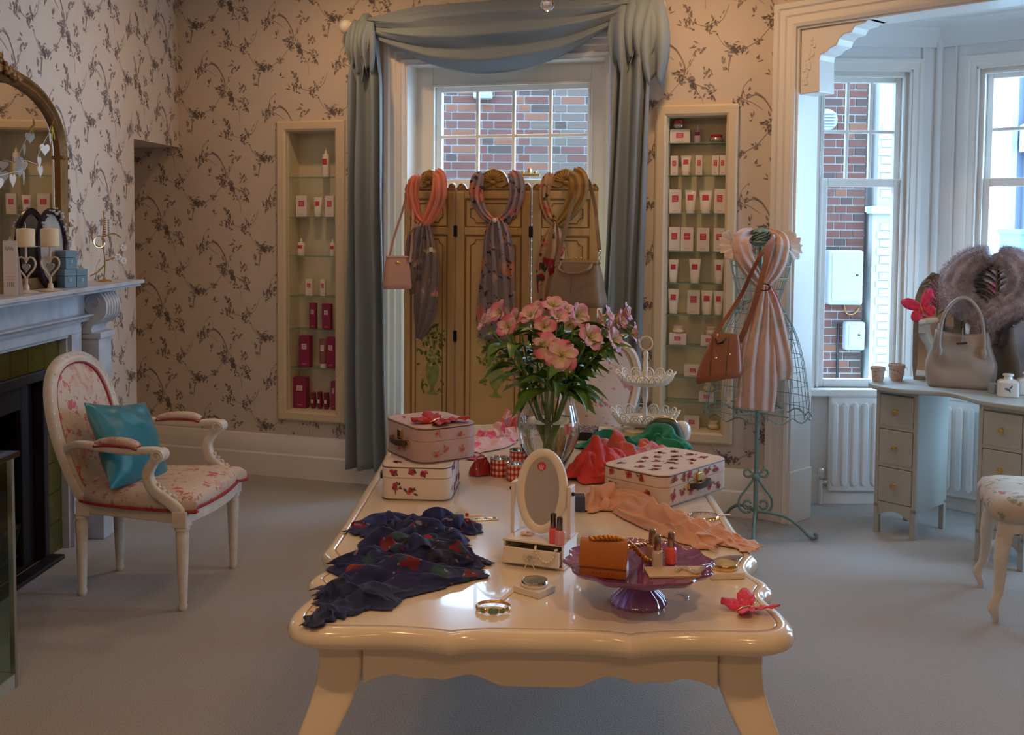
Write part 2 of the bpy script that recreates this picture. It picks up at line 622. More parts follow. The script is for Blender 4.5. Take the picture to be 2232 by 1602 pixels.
def paper_print(parent, x0, x1, z0, z1, holes, ox, oz, y=-.0016):
    m1, m2 = MB(), MB()
    for i in range(-1, int((x1 - x0) / .457) + 2):
        for j in range(-1, int((z1 - z0) / .534) + 2):
            cx, cz = x0 + ox + i * .457, z0 + oz + j * .534 + (.267 if i % 2 else 0)
            for k, poly in enumerate(MOT):
                mx = cx + sum(q[0] for q in poly) / len(poly); mz = cz + sum(q[1] for q in poly) / len(poly)
                if not (x0 + .012 < mx < x1 - .012 and z0 < mz < z1) or any(h[0] < mx < h[1] and h[2] < mz < h[3] for h in holes):
                    continue
                (m2 if k % 7 == 0 else m1).add([(cx + a, y, cz + b) for a, b in poly], [tuple(range(len(poly)))])
    ob('printed_branches', m1, A['print'], parent, smooth=0, kind='stuff', norm=False)
    ob('printed_blossoms', m2, A['print2'], parent, smooth=0, kind='stuff', norm=False)


ph = [(-.80 - S0, .68 - S0, 0, 2.6)] + [(c[0] - S0, c[1] - S0, c[2], c[3]) for c in (CABL, CABR)]
paper_print(wall_back, .05, S1 - S0, .26, 2.9, ph, .10, .03)
paper_print(wall_left, .9, BR1 - BR0, .02, 2.9, [(0, BR1 - FPC + 1.0, 0, 1.24)], .05, .12)
paper_print(sf, .0, BR0, 1.975, 2.9, [], .30, -.10)
paper_print(wall_right, 0, .8, 2.66, 2.95, [], .1, .05)

# ---- skirting
def skirt(name, a, b, n, h=.25, th=.03):
    """moulded skirting from a to b on the floor; n = direction into the room"""
    prof = [(0, 0), (th, 0), (th, h * .52), (th * .75, h * .56), (th * .75, h * .80), (th * .55, h * .86), (th * .3, h * .97), (0, h)]
    rings = [[V(p) + n * x + V((0, 0, z)) for x, z in prof] for p in (a, b)]
    mb = MB(); mb.loft(rings)
    return ob(name, mb, A['white'], smooth=30, kind='structure')


skirt('baseboard_back_left', W(-2.5, 0, 0), W(-.77, 0, 0), WN)
skirt('baseboard_back_right', W(.64, 0, 0), W(S1, 0, 0), WN)
skirt('baseboard_left', Lw(BR0, 0, 0), Lw(FPC - .95, 0, 0), LN, .24)

# ---- windows
def sash(parent, x0, x1, z0, z1, y, cols, rows, st, bar=.018, th=.04):
    mb = MB()
    mb.bx(x0, x0 + st, y, y + th, z0, z1); mb.bx(x1 - st, x1, y, y + th, z0, z1)
    mb.bx(x0 + st, x1 - st, y, y + th, z1 - st, z1); mb.bx(x0 + st, x1 - st, y, y + th, z0, z0 + st)
    s = ob('sash', mb, A['white'], parent, smooth=0, bevel=.004)
    a, b, c, d = x0 + st, x1 - st, z0 + st, z1 - st
    for i in range(1, cols):
        x = a + (b - a) * i / cols
        mb = MB(); mb.bx(x - bar / 2, x + bar / 2, y + .006, y + th - .006, c, d); ob('glazing_bar', mb, A['white'], s, smooth=0, bevel=.004)
    for j in range(1, rows):
        z = c + (d - c) * j / rows
        mb = MB(); mb.bx(a, b, y + .008, y + th - .004, z - bar / 2, z + bar / 2); ob('glazing_bar', mb, A['white'], s, smooth=0, bevel=.004)
    for i in range(cols):
        for j in range(rows):
            p, q = a + (b - a) * i / cols, a + (b - a) * (i + 1) / cols
            e, f = c + (d - c) * j / rows, c + (d - c) * (j + 1) / rows
            mb = MB(); mb.bx(p, q, y + th * .5 - .002, y + th * .5 + .002, e, f); ob('pane', mb, A['glass'], s, smooth=0)
    return s


def sash_window(name, loc, rz, Wd, z0, zm, z1, y, cols, rows, lcols=1, lrows=1, face=.05, st=.035, label=None, lining=True):
    t = thing(name, label, None, loc, rz, kind='structure')
    if lining:
        mb = MB()
        mb.bx(-.004, .012, -.01, y + .12, z0, z1); mb.bx(Wd - .012, Wd + .004, -.01, y + .12, z0, z1)
        mb.bx(0, Wd, -.01, y + .12, z1 - .012, z1 + .004)
        ob('window_lining', mb, A['white'], t, smooth=0)
    mb = MB()
    mb.bx(0, face, y, y + .11, z0, z1); mb.bx(Wd - face, Wd, y, y + .11, z0, z1); mb.bx(face, Wd - face, y, y + .11, z1 - face, z1)
    mb.bx(face, face + .012, y - .012, y, z0, z1 - face); mb.bx(Wd - face - .012, Wd - face, y - .012, y, z0, z1 - face); mb.bx(face, Wd - face, y - .012, y, z1 - face - .012, z1 - face)
    ob('box_frame', mb, A['white'], t, smooth=0, bevel=.003)
    mb = MB(); mb.bx(-.06, Wd + .06, -.06, y + .14, z0 - .04, z0)
    ob('window_sill', mb, A['white'], t, smooth=0, bevel=.008)
    sash(t, face, Wd - face, zm - .02, z1 - face, y + .052, cols, rows, st)
    sash(t, face, Wd - face, z0, zm + .02, y + .008, lcols, lrows, st + .012)
    return t


_gl = bw(963, 195, -.17)[0]; _gr = bw(1287, 178, -.17)[0]; _gt = bw(1120, 186, -.19)[1]; _gm = bw(1120, 392, -.19)[1]
wx0, wx1 = WIN[0], WIN[1]
_fc = .112
win1 = sash_window('window_1', W(wx0, 0, 0), BA, wx1 - wx0, WIN[2], _gm - .02, WIN[3], .13, 4, 2, 4, 2, face=_fc, st=.035, label='white sash window behind the folding screen')
mb = MB()
for x, h in ((.66, .02), (.70, .035), (.73, .015)):
    mb.ball((x, .115, _gm + .03 + h / 2), .012, 8, (1, 1, h / .024))
mb.bx(.64, .76, .10, .13, _gm + .015, _gm + .03)
ob('sash_lock', mb, A['brass'], win1, smooth=40)
# architrave of the window, moulded, running to the floor
def architrave(name, parent, x0, x1, z1, wid, z0=0.0, y=0.0, mat=None, side='lrt'):
    prof = [(0, 0), (0, -.018), (.016, -.026), (.028, -.016), (.052, -.016), (.060, -.024), (.088, -.024), (.096, -.034), (.118, -.038), (wid, -.030), (wid, 0)]
    mb = MB()
    ring = lambda ox, oz, dx, dz: [(ox - dx * a, y + b, oz + dz * a) for a, b in prof]
    rl0 = [(x0 - a, y + b, z0) for a, b in prof]; rl1 = [(x0 - a, y + b, z1 + a) for a, b in prof]
    rr1 = [(x1 + a, y + b, z1 + a) for a, b in prof]; rr0 = [(x1 + a, y + b, z0) for a, b in prof]
    mb.loft([rl0, rl1, rr1, rr0] if side == 'lrt' else [rl0, rl1, rr1])
    return ob(name, mb, mat or A['white'], parent, smooth=20, kind='structure' if parent is None else None)


architrave('architrave', win1, 0, wx1 - wx0, WIN[3], .128)
mb = MB(); mb.bx(0, wx1 - wx0, .0, .03, 0, WIN[2] - .04); mb.bx(.1, wx1 - wx0 - .1, -.012, .0, .08, WIN[2] - .12)
ob('apron_panel', mb, A['white'], win1, smooth=0, bevel=.004)

# ---- the bay
BC = V((2.30, 5.757, 0))
def bayseg(name, wname, start, az, L, wx0, wx1, wlabel, cols, rad=True):
    """az = heading of the segment; room side at local -y"""
    rz = PI / 2 - az
    holes = [(wx0, wx1, .64, 2.372)]
    wl = wall(name, L, 2.66, holes, start, rz, .16, A['baywall'])
    d = V((math.sin(az), math.cos(az), 0))
    t = sash_window(wname, start + d * wx0, rz, wx1 - wx0, .64, 1.765, 2.372, .02, cols, 2, 1, 1, face=.03, st=.032, label=wlabel)
    mb = MB()
    prof = [(0, 0), (0, -.014), (.03, -.014), (.036, -.02), (.055, -.02), (.055, 0)]
    w = wx1 - wx0
    r0 = [(-a, b, .56) for a, b in prof]; r1 = [(-a, b, 2.372 + a) for a, b in prof]; r2 = [(w + a, b, 2.372 + a) for a, b in prof]; r3 = [(w + a, b, .56) for a, b in prof]
    mb.loft([r0, r1, r2, r3]); ob('architrave', mb, A['white'], t, smooth=20)
    return wl, t


A1, A2 = R(89.1), R(134.3)
s1d = V((math.sin(A1), math.cos(A1), 0)); s2d = V((math.sin(A2), math.cos(A2), 0))
s1n = V((-s1d.y, s1d.x, 0)) * -1; s2n = V((-s2d.y, s2d.x, 0)) * -1    # into the room
b1 = BC - s1d * .95
bay1, win2 = bayseg('wall_bay_left', 'window_2', b1, A1, .95, .95 - .655, .95 - .145, 'sash window of the bay above the uncovered radiator', 3)
bay2, win3 = bayseg('wall_bay_centre', 'window_3', BC, A2, 1.56, .20, 1.36, 'sash window of the bay behind the kidney dressing table', 6)
BD = BC + s2d * 1.56
A3 = R(180 + 5.9)
s3d = V((math.sin(A3), math.cos(A3), 0)); s3n = V((-s3d.y, s3d.x, 0)) * -1
bay3, win4 = bayseg('wall_bay_right', 'window_4', BD, A3, 1.2, .25, .95, 'sash window on the far side of the bay', 3)
BE = BD + s3d * 1.2
# corner mouldings of the bay
mb = MB()
for c, dn in ((BC, (s1n + s2n).normalized()), (BD, (s2n + s3n).normalized())):
    mb.tube([c + dn * .012, c + dn * .012 + V((0, 0, 2.6))], .018, 10)
    for d in (-.09, .09):
        dd = (s1d if d < 0 else s2d) if c is BC else (s2d if d < 0 else s3d)
        nn = (s1n if d < 0 else s2n) if c is BC else (s2n if d < 0 else s3n)
        mb.tube([c + dd * d + nn * .004, c + dd * d + nn * .004 + V((0, 0, 2.6))], .008, 8)
ob('trim_1', mb, A['baywall'], smooth=50, kind='structure', label='corner mouldings of the bay')
# bay ceiling and cornice
pl = [Rw(-.05, .02, 0), b1 + V((0, .2, 0)), BC + (s1n + s2n).normalized() * -.2, BD + (s2n + s3n).normalized() * -.2, BE - s3n * .2, Rw(2.85, .02, 0)]
mb = MB(); mb.prism([(p.x, p.y) for p in pl], 2.62, 2.70)
ob('ceiling_bay', mb, A['ceil'], smooth=0, kind='structure', label='white painted ceiling of the bay')
prof = [(0, 2.49), (.012, 2.49), (.014, 2.515), (.022, 2.53), (.03, 2.56), (.055, 2.59), (.10, 2.606), (.14, 2.608), (.15, 2.622), (0, 2.622)]
def mitre(n1, n2):
    m = (n1 + n2).normalized()
    return m / max(.2, m.dot(n1))
rings = []
for p, n in ((b1, s1n), (BC, mitre(s1n, s2n)), (BD, mitre(s2n, s3n)), (BE, s3n)):
    rings.append([p + n * a + V((0, 0, z)) for a, z in prof])
mb = MB(); mb.loft(rings)
ob('trim_2', mb, A['baywall'], smooth=30, kind='structure', label='plaster cornice of the bay')
for nm, a, b, n in (('baseboard_bay_left', b1, BC, s1n), ('baseboard_bay_centre', BC, BD, s2n)):
    skirt(nm, a, b, n, .16, .02)
# bay opening : architrave, jamb lining, carved bracket
t = thing('trim_3', 'moulded white architrave around the bay opening', None, RP, RA, kind='structure')
architrave('architrave', t, OP0, OP1, OPZ, .122)
mb = MB(); mb.bx(OP0 - .003, OP0 + .012, -.004, .182, 0, OPZ); mb.bx(OP1 - .012, OP1 + .003, -.004, .182, 0, OPZ); mb.bx(OP0, OP1, -.004, .182, OPZ - .012, OPZ + .003)
mb.bx(OP0 - .003, OP0 + .022, -.012, .186, 0, .27)
ob('jamb_lining', mb, A['white'], t, smooth=0, bevel=.003)
mb = MB()
prof = [rw(*p) for p in ((1740, 205), (1783, 200), (1783, 190), (1783, 130), (1786, 118), (1800, 112), (1806, 104), (1820, 98), (1826, 84), (1836, 74), (1852, 70), (1860, 56), (1880, 50), (1890, 36), (1900, 28))]
x0 = OP0 + .012
poly = [(max(x0, p[0]), min(p[1], OPZ - .012)) for p in prof] + [(prof[-1][0], OPZ - .012), (x0, OPZ - .012)]
poly[0] = (x0, poly[1][1] - .004)
mb.prism(poly, .012, .15, 'xz')
bk = ob('bracket', mb, A['white'], t, smooth=0, bevel=.005)
mb = MB()
for i in range(26):
    k = random.random()
    x = x0 + .012 + .035 * random.random(); z = poly[2][1] + .02 + (OPZ - poly[2][1] - .08) * k
    mb.ball((x + .05 * k * k, .011, z), .010, 6, (1.1, .6, 1.3))
    mb.ball((x0 + .052, .03 + .1 * random.random(), poly[2][1] + .01 + .14 * random.random()), .008, 6, (.5, 1.2, 1.3))
ob('carved_leaves', mb, A['white'], bk, smooth=60)

# daylight guides at the window openings (sampling only)
def portal(loc, n, sx, sz):
    o = lamp('window_portal', 'AREA', loc, 1, (1, 1, 1), sx, sy=sz, portal=True)
    o.rotation_euler = (-n).to_track_quat('Z', 'Y').to_euler() if False else n.to_track_quat('-Z', 'Y').to_euler()
portal(W(-.05, -.34, 1.42), WN, 1.2, 2.0)
portal(b1 + s1d * (.95 - .40) - s1n * .2 + V((0, 0, 1.5)), s1n, .55, 1.8)
portal(BC + s2d * .78 - s2n * .2 + V((0, 0, 1.5)), s2n, 1.2, 1.8)
portal(BD + s3d * .6 - s3n * .2 + V((0, 0, 1.5)), s3n, .8, 1.8)

# ------------------------------------------------------------------ outside
def brickmat():
    m, t, p = nt('brick_far')
    setp(p, Roughness=.9)
    co = coords(t)
    mp = t.nodes.new('ShaderNodeMapping'); mp.inputs['Rotation'].default_value = (R(90), 0, 0)
    t.links.new(co, mp.inputs[0])
    b = t.nodes.new('ShaderNodeTexBrick')
    b.inputs['Color1'].default_value = rgba((.06, .022, .016)); b.inputs['Color2'].default_value = rgba((.075, .03, .022)); b.inputs['Mortar'].default_value = rgba((.15, .135, .125))
    b.inputs['Scale'].default_value = 1; b.inputs['Mortar Size'].default_value = .006; b.inputs['Brick Width'].default_value = .225; b.inputs['Row Height'].default_value = .075
    t.links.new(mp.outputs[0], b.inputs['Vector'])
    t.links.new(b.outputs['Color'], p.inputs['Base Color'])
    return m


EY = 9.7
A['plasticout'] = M('dimmed_white_plastic', (.22, .23, .24), .5)  # white plastic with its colour lowered to offset the strong sky
mb = MB(); mb.bx(-6, 3.235, EY, EY + .3, -3.0, 3.05)
ext = ob('exterior_wall', mb, brickmat(), smooth=0, label='red brick wall of the house across the yard', kind='structure')
mort = M('lime_mortar', (.26, .24, .225), .95, bump=(80, .3))
bm_ = [M('brick_%d' % i, c, .9, bump=(60, .4), var=(9, v, .6)) for i, (c, v) in enumerate((((.085, .026, .016), (.064, .021, .015)), ((.064, .023, .018), (.085, .032, .023)), ((.125, .046, .023), (.10, .035, .019)), ((.064, .046, .037), (.085, .052, .038)), ((.035, .019, .017), (.05, .028, .021))))]
zones = [(-1.0, 1.12, 1.62, 2.97), (2.62, 3.22, .2, 2.97)]
mb = MB()
for z in zones:
    mb.bx(z[0], z[1], EY - .012, EY, z[2], z[3])
ob('mortar_bed', mb, mort, ext, smooth=0)
bmesh_cache = {}
rg = random.Random(4)
for (xa, xb, za, zb) in zones:
    row = 0
    z = za + .0375
    while z < zb:
        x = xa - (.0 if row % 2 else .165); flem = row
        while x < xb - .02:
            flem += 1; L = .208 if flem % 2 else .098
            a, b = max(x, xa), min(x + L, xb)
            if b - a > .03:
                reddish = xa > 2 or (x < .15)
                k = rg.choice((0, 0, 1, 1, 2, 4)) if reddish else rg.choice((3, 3, 1, 3, 2, 4))
                key = (round(b - a, 3), k)
                if key not in bmesh_cache:
                    mb = MB(); mb.bx(-(b - a) / 2, (b - a) / 2, -.012, .01, -.0305, .0305)
                    o = ob('brick', mb, bm_[k], ext, loc=((a + b) / 2, EY - .014, z), smooth=0)
                    bmesh_cache[key] = o.data
                else:
                    o = ob('brick', bmesh_cache[key], None, ext, loc=((a + b) / 2, EY - .014 + rg.uniform(-.003, .003), z))
            x += L + .013
        z += .075
        row += 1
# pale rendered pier with a stone ledge
pale = M('pale_painted_brick', (.30, .29, .265), .85, bump=(30, .5), var=(4, (.25, .235, .21), .6))
t = thing('rendered_pier', 'pale painted brick pier with a mossy stone ledge outside the bay', 'pier', (3.455, EY - .12, 0))
zl = at(1925, 462, EY).z
mb = MB(); mb.bx(-.19, .19, 0, .4, -3, zl); ob('lower_shaft', mb, pale, t, smooth=0)
mb = MB(); mb.bx(-.15, .19, .02, .4, zl + .05, 3.05); ob('upper_shaft', mb, pale, t, smooth=0)
mb = MB(); mb.bx(-.215, .21, -.04, .11, zl - .02, zl + .05); ob('ledge', mb, M('mossy_stone', (.34, .36, .25), .9), t, smooth=0, bevel=.01)
for j in range(34):
    for i in range(2):
        mb = MB(); mb.bx(0, .165 - .004, -.006, .006, 0, .065)
        z = -.1 + j * .075
        if z < zl - .1 or zl + .07 < z:
            ob('painted_brick', mb, pale, t, loc=(-.15 + i * .172 + (.03 if j % 2 else 0), -.003 if z < zl else .017, z), smooth=0)
    
def meter(name, label, x0, y0, x1, y1, d):
    a, b = at(x0, y1, EY - .05), at(x1, y0, EY - .05)
    t = thing(name, label, 'meter box', ((a.x + b.x) / 2, EY - .026, a.z))
    mb = MB(); mb.bx(-(b.x - a.x) / 2, (b.x - a.x) / 2, -d, 0, 0, b.z - a.z); ob('case', mb, A['plasticout'], t, smooth=0, bevel=.02)
    mb = MB(); mb.bx(-(b.x - a.x) / 2 + .03, (b.x - a.x) / 2 - .03, -d - .008, -d, .03, b.z - a.z - .03); dd = ob('door', mb, A['plasticout'], t, smooth=0, bevel=.004)
    mb = MB(); mb.ball(((b.x - a.x) / 2 - .06, -d - .01, (b.z - a.z) * .55), .012, 8); ob('lock', mb, A['black'], dd)
    return t


meter('electricity_meter_box', 'large white meter box on the brick wall seen through the bay', 1795, 545, 1873, 662, .16)
meter('gas_meter_box', 'small grey white meter box below the large one outside the bay', 1836, 700, 1881, 762, .10)
meter('security_light_box', 'white plastic box high on the brick wall behind the folding screen', 1032, 185, 1074, 217, .12)
mb = MB()
c = at(1800, 262, EY - .03)
mb.lathe([(.0, -.05), (.09, -.05), (.10, -.03), (.10, 0)], 20, M=Matrix.Translation((c.x, EY - .03, c.z)) @ Matrix.Rotation(R(-90), 4, 'X'))
for k in range(5):
    mb.bx(c.x - .07, c.x + .07, EY - .10, EY - .07, c.z - .06 + k * .028, c.z - .05 + k * .028)
ob('wall_vent', mb, A['plasticout'], smooth=40, label='round white louvred vent on the brick wall outside the bay', cat='vent')
for nm, lb, pts, r in (('drain_cable', 'black cable running down the brick wall beside the small meter box', ((1828, 705), (1826, 760), (1824, 850), (1824, 960)), .012),
                       ('copper_cable', 'copper coloured cable looping under the large meter box', ((1840, 662), (1845, 682), (1860, 684), (1872, 672)), .008)):
    mb = MB(); mb.tube(cr([at(a, b, EY - .04) for a, b in pts], 6), r, 6)
    ob(nm, mb, A['black'] if 'black' in lb else A['gold'], label=lb, cat='cable')
mb = MB(); mb.bx(-8, 16, 5.9, 26, -3.2, -3.0)
ob('ground', mb, M('tarmac', (.20, .20, .21), .9), smooth=0, kind='structure')
# street beyond the bay: slatted office block with a stair, white column, green cabinet
t = thing('office_building', 'dark slatted office block with an outside stair beyond the bay', 'building', (13.2, 22, -3))
bl = M('blue_grey_cladding', (.13, .16, .21), .5)
mb = MB(); mb.bx(-3.0, 6, 0, 6, 0, 8.6); ob('block', mb, bl, t, smooth=0)
for k in range(16):
    mb = MB(); mb.bx(-2.95 + k * .32, -2.83 + k * .32, -.18, 0, 2.2, 8.6); ob('slat', mb, M('slat_steel', (.22, .26, .32), .5) if k == 0 else sl_m, t, smooth=0)
    if k == 0: sl_m = bpy.data.materials['slat_steel']
for z0, dz in ((3.4, 1.8), (6.0, 1.8)):
    mb = MB(); mb.prism([(-2.8, z0), (1.2, z0 + dz), (1.2, z0 + dz + .55), (-2.8, z0 + .55)], -1.2, -.2, 'xz'); ob('stair_flight', mb, M('stair_concrete', (.34, .36, .42), .7), t, smooth=0)
c = on(2150, 640, -3.0)
mb = MB(); mb.bx(-.16, .16, -.16, .16, 0, 9); 
p = at(2166, 330, 15.5)
ob('street_column', mb, M('white_column', (.7, .72, .75), .6), loc=(p.x, 15.5, -3), smooth=0, label='white column standing in the street beyond the bay', cat='column', bevel=.02)
p = at(2218, 510, 14)
mb = MB(); mb.bx(-.10, .7, -.3, .3, 0, 3.0 + p.z); mb.bx(-.12, .72, -.34, .34, 3.0 + p.z, 3.06 + p.z)
ob('utility_cabinet', mb, M('green_cabinet', (.10, .19, .19), .5), loc=(p.x, 14, -3.0), smooth=0, label='dark green utility cabinet in the street beyond the bay', cat='cabinet')
# ------------------------------------------------------------------ wall cabinets with glass shelves
ORD = ['first', 'second', 'third', 'fourth', 'fifth', 'sixth', 'seventh', 'eighth', 'ninth', 'tenth']


def cabinet(C, shelves_px, px_mid, label):
    s0, s1, z0, z1 = C
    t = thing('display_cabinet', label, 'cabinet', W(s0, 0, 0), BA, group='cream wall cabinets with glass shelves')
    wd = s1 - s0
    prof = [(0, .0), (0, -.030), (.010, -.036), (CW - .012, -.036), (CW, -.028), (CW, .02)]
    mb = MB()
    for k, (a, b) in enumerate((((0, z0), (0, z1)), ((0, z1), (wd, z1)), ((wd, z1), (wd, z0)), ((wd, z0), (0, z0)))):
        d = V((b[0] - a[0], b[1] - a[1])).normalized(); n = V((d.y, -d.x))
        r0 = [(a[0] + d.x * p + n.x * p, q, a[1] + d.y * p + n.y * p) for p, q in prof]
        r1 = [(b[0] - d.x * p + n.x * p, q, b[1] - d.y * p + n.y * p) for p, q in prof]
        m = MB(); m.loft([r0, r1])
        ob('frame_rail' if k % 2 else 'frame_stile', m, A['cream'], t, smooth=20)
    mb = MB()
    a, b, c, d = CW, wd - CW, z0 + CW, z1 - CW
    mb.bx(a - .01, a + .004, 0, .135, c, d); mb.bx(b - .004, b + .01, 0, .135, c, d); mb.bx(a, b, 0, .135, c - .01, c + .004); mb.bx(a, b, 0, .135, d - .004, d + .01)
    ob('carcass', mb, A['cream2'], t, smooth=0)
    mb = MB(); mb.bx(a, b, .131, .14, c, d); ob('back_panel', mb, A['cream2'], t, smooth=0)
    zs = []
    for y in shelves_px:
        z = bw(px_mid, y, -.02)[1]
        zs.append(z)
        mb = MB(); mb.bx(a + .004, b - .004, .012, .131, z - .004, z); sh = ob('glass_shelf', mb, A['shelf'], t, smooth=0)
        mb = MB(); mb.bx(a + .004, b - .004, .009, .012, z - .004, z); ob('polished_edge', mb, A['edge'], sh, smooth=0)
    return t, zs + [z0 + CW + .004]


A['cream2'] = M('cabinet_lining', (.70, .63, .47), .5)
cabL, zL = cabinet(CABL, (385.5, 472.5, 558, 645.6, 718.6, 802.5), 680, 'cream wall cabinet of glass shelves beside the armchair, magenta cartons at the bottom')
cabR, zR = cabinet(CABR, (311, 381.6, 465, 548, 617.7, 686, 754, 823, 877), 1515, 'cream wall cabinet of glass shelves beside the wire dress form')


def carton(t, w, d, h, mat, lab, frac=(.5, .62, .5, .28), y=0.0):
    mb = MB(); mb.bx(-w / 2, w / 2, -d / 2, d / 2, 0, h); b = ob('box', mb, mat, t, smooth=0, bevel=.0015)
    cx, cz, lw_, lh = frac
    mb = MB(); mb.bx((cx - .5) * w - lw_ * w / 2, (cx - .5) * w + lw_ * w / 2, -d / 2 - .0012, -d / 2, cz * h - lh * h / 2, cz * h + lh * h / 2)
    l = ob('printed_label', mb, lab, t, smooth=0)
    mb = MB()
    for k in range(3):
        mb.bx((cx - .5) * w - lw_ * w * .36, (cx - .5) * w + lw_ * w * (.36 - .1 * (k % 2)), -d / 2 - .0018, -d / 2 - .0011, cz * h + (k - 1) * lh * h * .24 - .0012, cz * h + (k - 1) * lh * h * .24 + .0012)
    ob('lettering', mb, A['palepink'] if lab is A['redlab'] else A['magenta'], l, smooth=0)
    mb = MB(); mb.bx(-w * .2, w * .2, -d / 2 - .001, -d / 2, h * .10, h * .10 + .003); ob('small_print', mb, A['palepink'], t, smooth=0)


def squeeze(t, w, h, mat, lab, capm=None):
    """tube standing on its cap, flat crimped top"""
    rings = []
    for k in range(9):
        f = k / 8
        rings.append([(x, y, h * .14 + f * h * .86) for x, y in se(w / 2 * (.80 + .20 * f), max(.0012, w * .28 * (1 - f ** 1.6)), 2.2, 20)])
    mb = MB(); mb.loft(rings); ob('tube', mb, mat, t, smooth=50)
    mb = MB(); mb.lathe([(w * .36, 0), (w * .37, h * .015), (w * .36, h * .14)], 20, M=Matrix.Diagonal((1, .75, 1, 1))); ob('cap', mb, capm or A['tubew'], t, smooth=40)
    mb = MB()
    mb.add([(x, -w * .28 * (1 - f ** 1.6) * .92 - .0035, h * .14 + f * h * .86) for f in (.5, .75) for x in (-w * .24, w * .24)], [(0, 1, 3, 2)])
    ob('printed_label', mb, lab, t, smooth=0)


def jar(t, w, h, body, lid):
    mb = MB(); mb.lathe([(w * .3, 0), (w * .47, h * .16), (w * .5, h * .42), (w * .42, h * .62)], 24); ob('jar_body', mb, body, t, smooth=50)
    mb = MB(); mb.lathe([(w * .40, h * .60), (w * .42, h * .64), (w * .42, h * .94), (w * .36, h), (0, h)], 24); ob('lid', mb, lid, t, smooth=40)


def pump(t, w, h, mat, lab):
    mb = MB(); mb.lathe([(w * .48, 0), (w * .5, h * .02), (w * .5, h * .68), (w * .42, h * .76), (w * .2, h * .78)], 20); ob('bottle_body', mb, mat, t, smooth=45)
    mb = MB(); mb.lathe([(w * .2, h * .78), (w * .22, h * .86), (w * .13, h * .87), (w * .10, h * .99), (.0, h)], 16); ob('pump_cap', mb, A['tubew'], t, smooth=40)
    mb = MB(); mb.grid(lambda u, v: (w * .505 * math.sin((u - .5) * 1.5), -w * .505 * math.cos((u - .5) * 1.5), h * (.40 + .2 * v)), 6, 1); ob('printed_label', mb, lab, t, smooth=40)


A['palepink'] = M('pale_pink_print', (.75, .45, .45), .5)
A['lilac'] = M('lilac_bottle', (.52, .44, .52), .25, coat=.4)
A['silver'] = M('silver_glass', (.55, .52, .46), .18, metal=.8)
A['redlid'] = M('crimson_lid', (.45, .02, .03), .12, coat=.6)
A['bronze'] = M('bronze_tube', (.30, .11, .09), .3)
A['whitelab'] = M('white_label', (.75, .68, .66), .6)


def shelf_goods(rows, zs, C, scale, org, where, rev):
    """rows of (kind, x0, x1, top, bottom) measured on the photograph"""
    for k, row in enumerate(rows):
        n = len(row)
        floors = {}
        for i, it in enumerate(row):
            kind, x0, x1, y0, y1 = it[:5]
            dep = it[5] if len(it) > 5 else .05
            X0, X1, Y0, Y1 = org[0] + x0 / scale, org[0] + x1 / scale, org[1] + y0 / scale, org[1] + y1 / scale
            s0, zt = bw(X0, Y0, -dep); s1, zb = bw(X1, Y1, -dep)
            lo, hi = C[0] + CW + .008, C[1] - CW - .008
            if s0 < lo: s1 += min(lo - s0, .02); s0 = lo
            if s1 > hi: s0 -= min(s1 - hi, .02); s1 = hi
            wd, h = s1 - s0, zt - zb
            z = zs[k]
            on_top = kind.startswith('^')
            if on_top:
                kind = kind[1:]
                z = floors['z']
            pos = (n - 1 - i) if rev else i
            posn = 'nearest the curtain' if pos == 0 else '%s from the curtain' % ORD[pos]
            look = dict(carton='white carton with crimson label', tube='white squeeze tube with crimson label', magenta='magenta carton with white label', plum='round plum jar with pale label', pump='white pump bottle with crimson label',
                        jar='squat cream jar', redjar='silver jar with crimson lid', lilac='lilac bottle with clear cap', bronze='bronze squeeze tube with white cap', dropper='white dropper bottle with crimson label')[kind]
            if n == 1:
                lab = '%s alone on the %s shelf, %s' % (look, ORD[k], where)
            else:
                lab = '%s, %s, %s shelf, %s' % (look, posn, ORD[k], where)
            t = thing(dict(carton='skincare_carton', tube='cream_tube', magenta='magenta_carton', plum='plum_jar', pump='pump_bottle', jar='cream_jar', redjar='silver_jar', lilac='serum_bottle', bronze='bronze_tube', dropper='dropper_bottle')[kind], lab,
                      dict(carton='carton', tube='tube', magenta='carton', plum='jar', pump='bottle', jar='jar', redjar='jar', lilac='bottle', bronze='tube', dropper='bottle')[kind], W((s0 + s1) / 2, -dep - .012, z + .0005), BA + R(random.uniform(-2, 2)), group='cosmetics in the wall cabinets')
            d = min(.055, max(.02, wd * .6))
            if kind == 'carton':
                wide = wd > h
                carton(t, wd, d, h, A['carton'], A['redlab'], (.5, .55, .36, .34) if wide else (.5, .62, .5, .27))
            elif kind == 'magenta':
                carton(t, wd, d, h, A['magenta'], A['whitelab'], (.5, .66, .45, .17))
            elif kind == 'tube':
                squeeze(t, wd, h, A['tubew'], A['redlab'])
            elif kind == 'bronze':
                squeeze(t, wd, h, A['bronze'], A['whitelab'])
            elif kind == 'plum':
                jar(t, wd, h, A['plum'], A['plum'])
                mb = MB(); mb.bx(-wd * .2, wd * .2, -wd * .53, -wd * .49, h * .34, h * .56); ob('printed_label', mb, A['whitelab'], t, smooth=0)
            elif kind == 'jar':
                jar(t, wd, h, A['jarglass'], A['jarglass'])
            elif kind == 'redjar':
                jar(t, wd, h, A['silver'], A['redlid'])
            elif kind == 'lilac':
                pump(t, wd, h, A['lilac'], A['plum'])
            else:
                pump(t, wd, h, A['tubew'], A['redlab'])
            if not on_top:
                floors['z'] = z + h + .0005


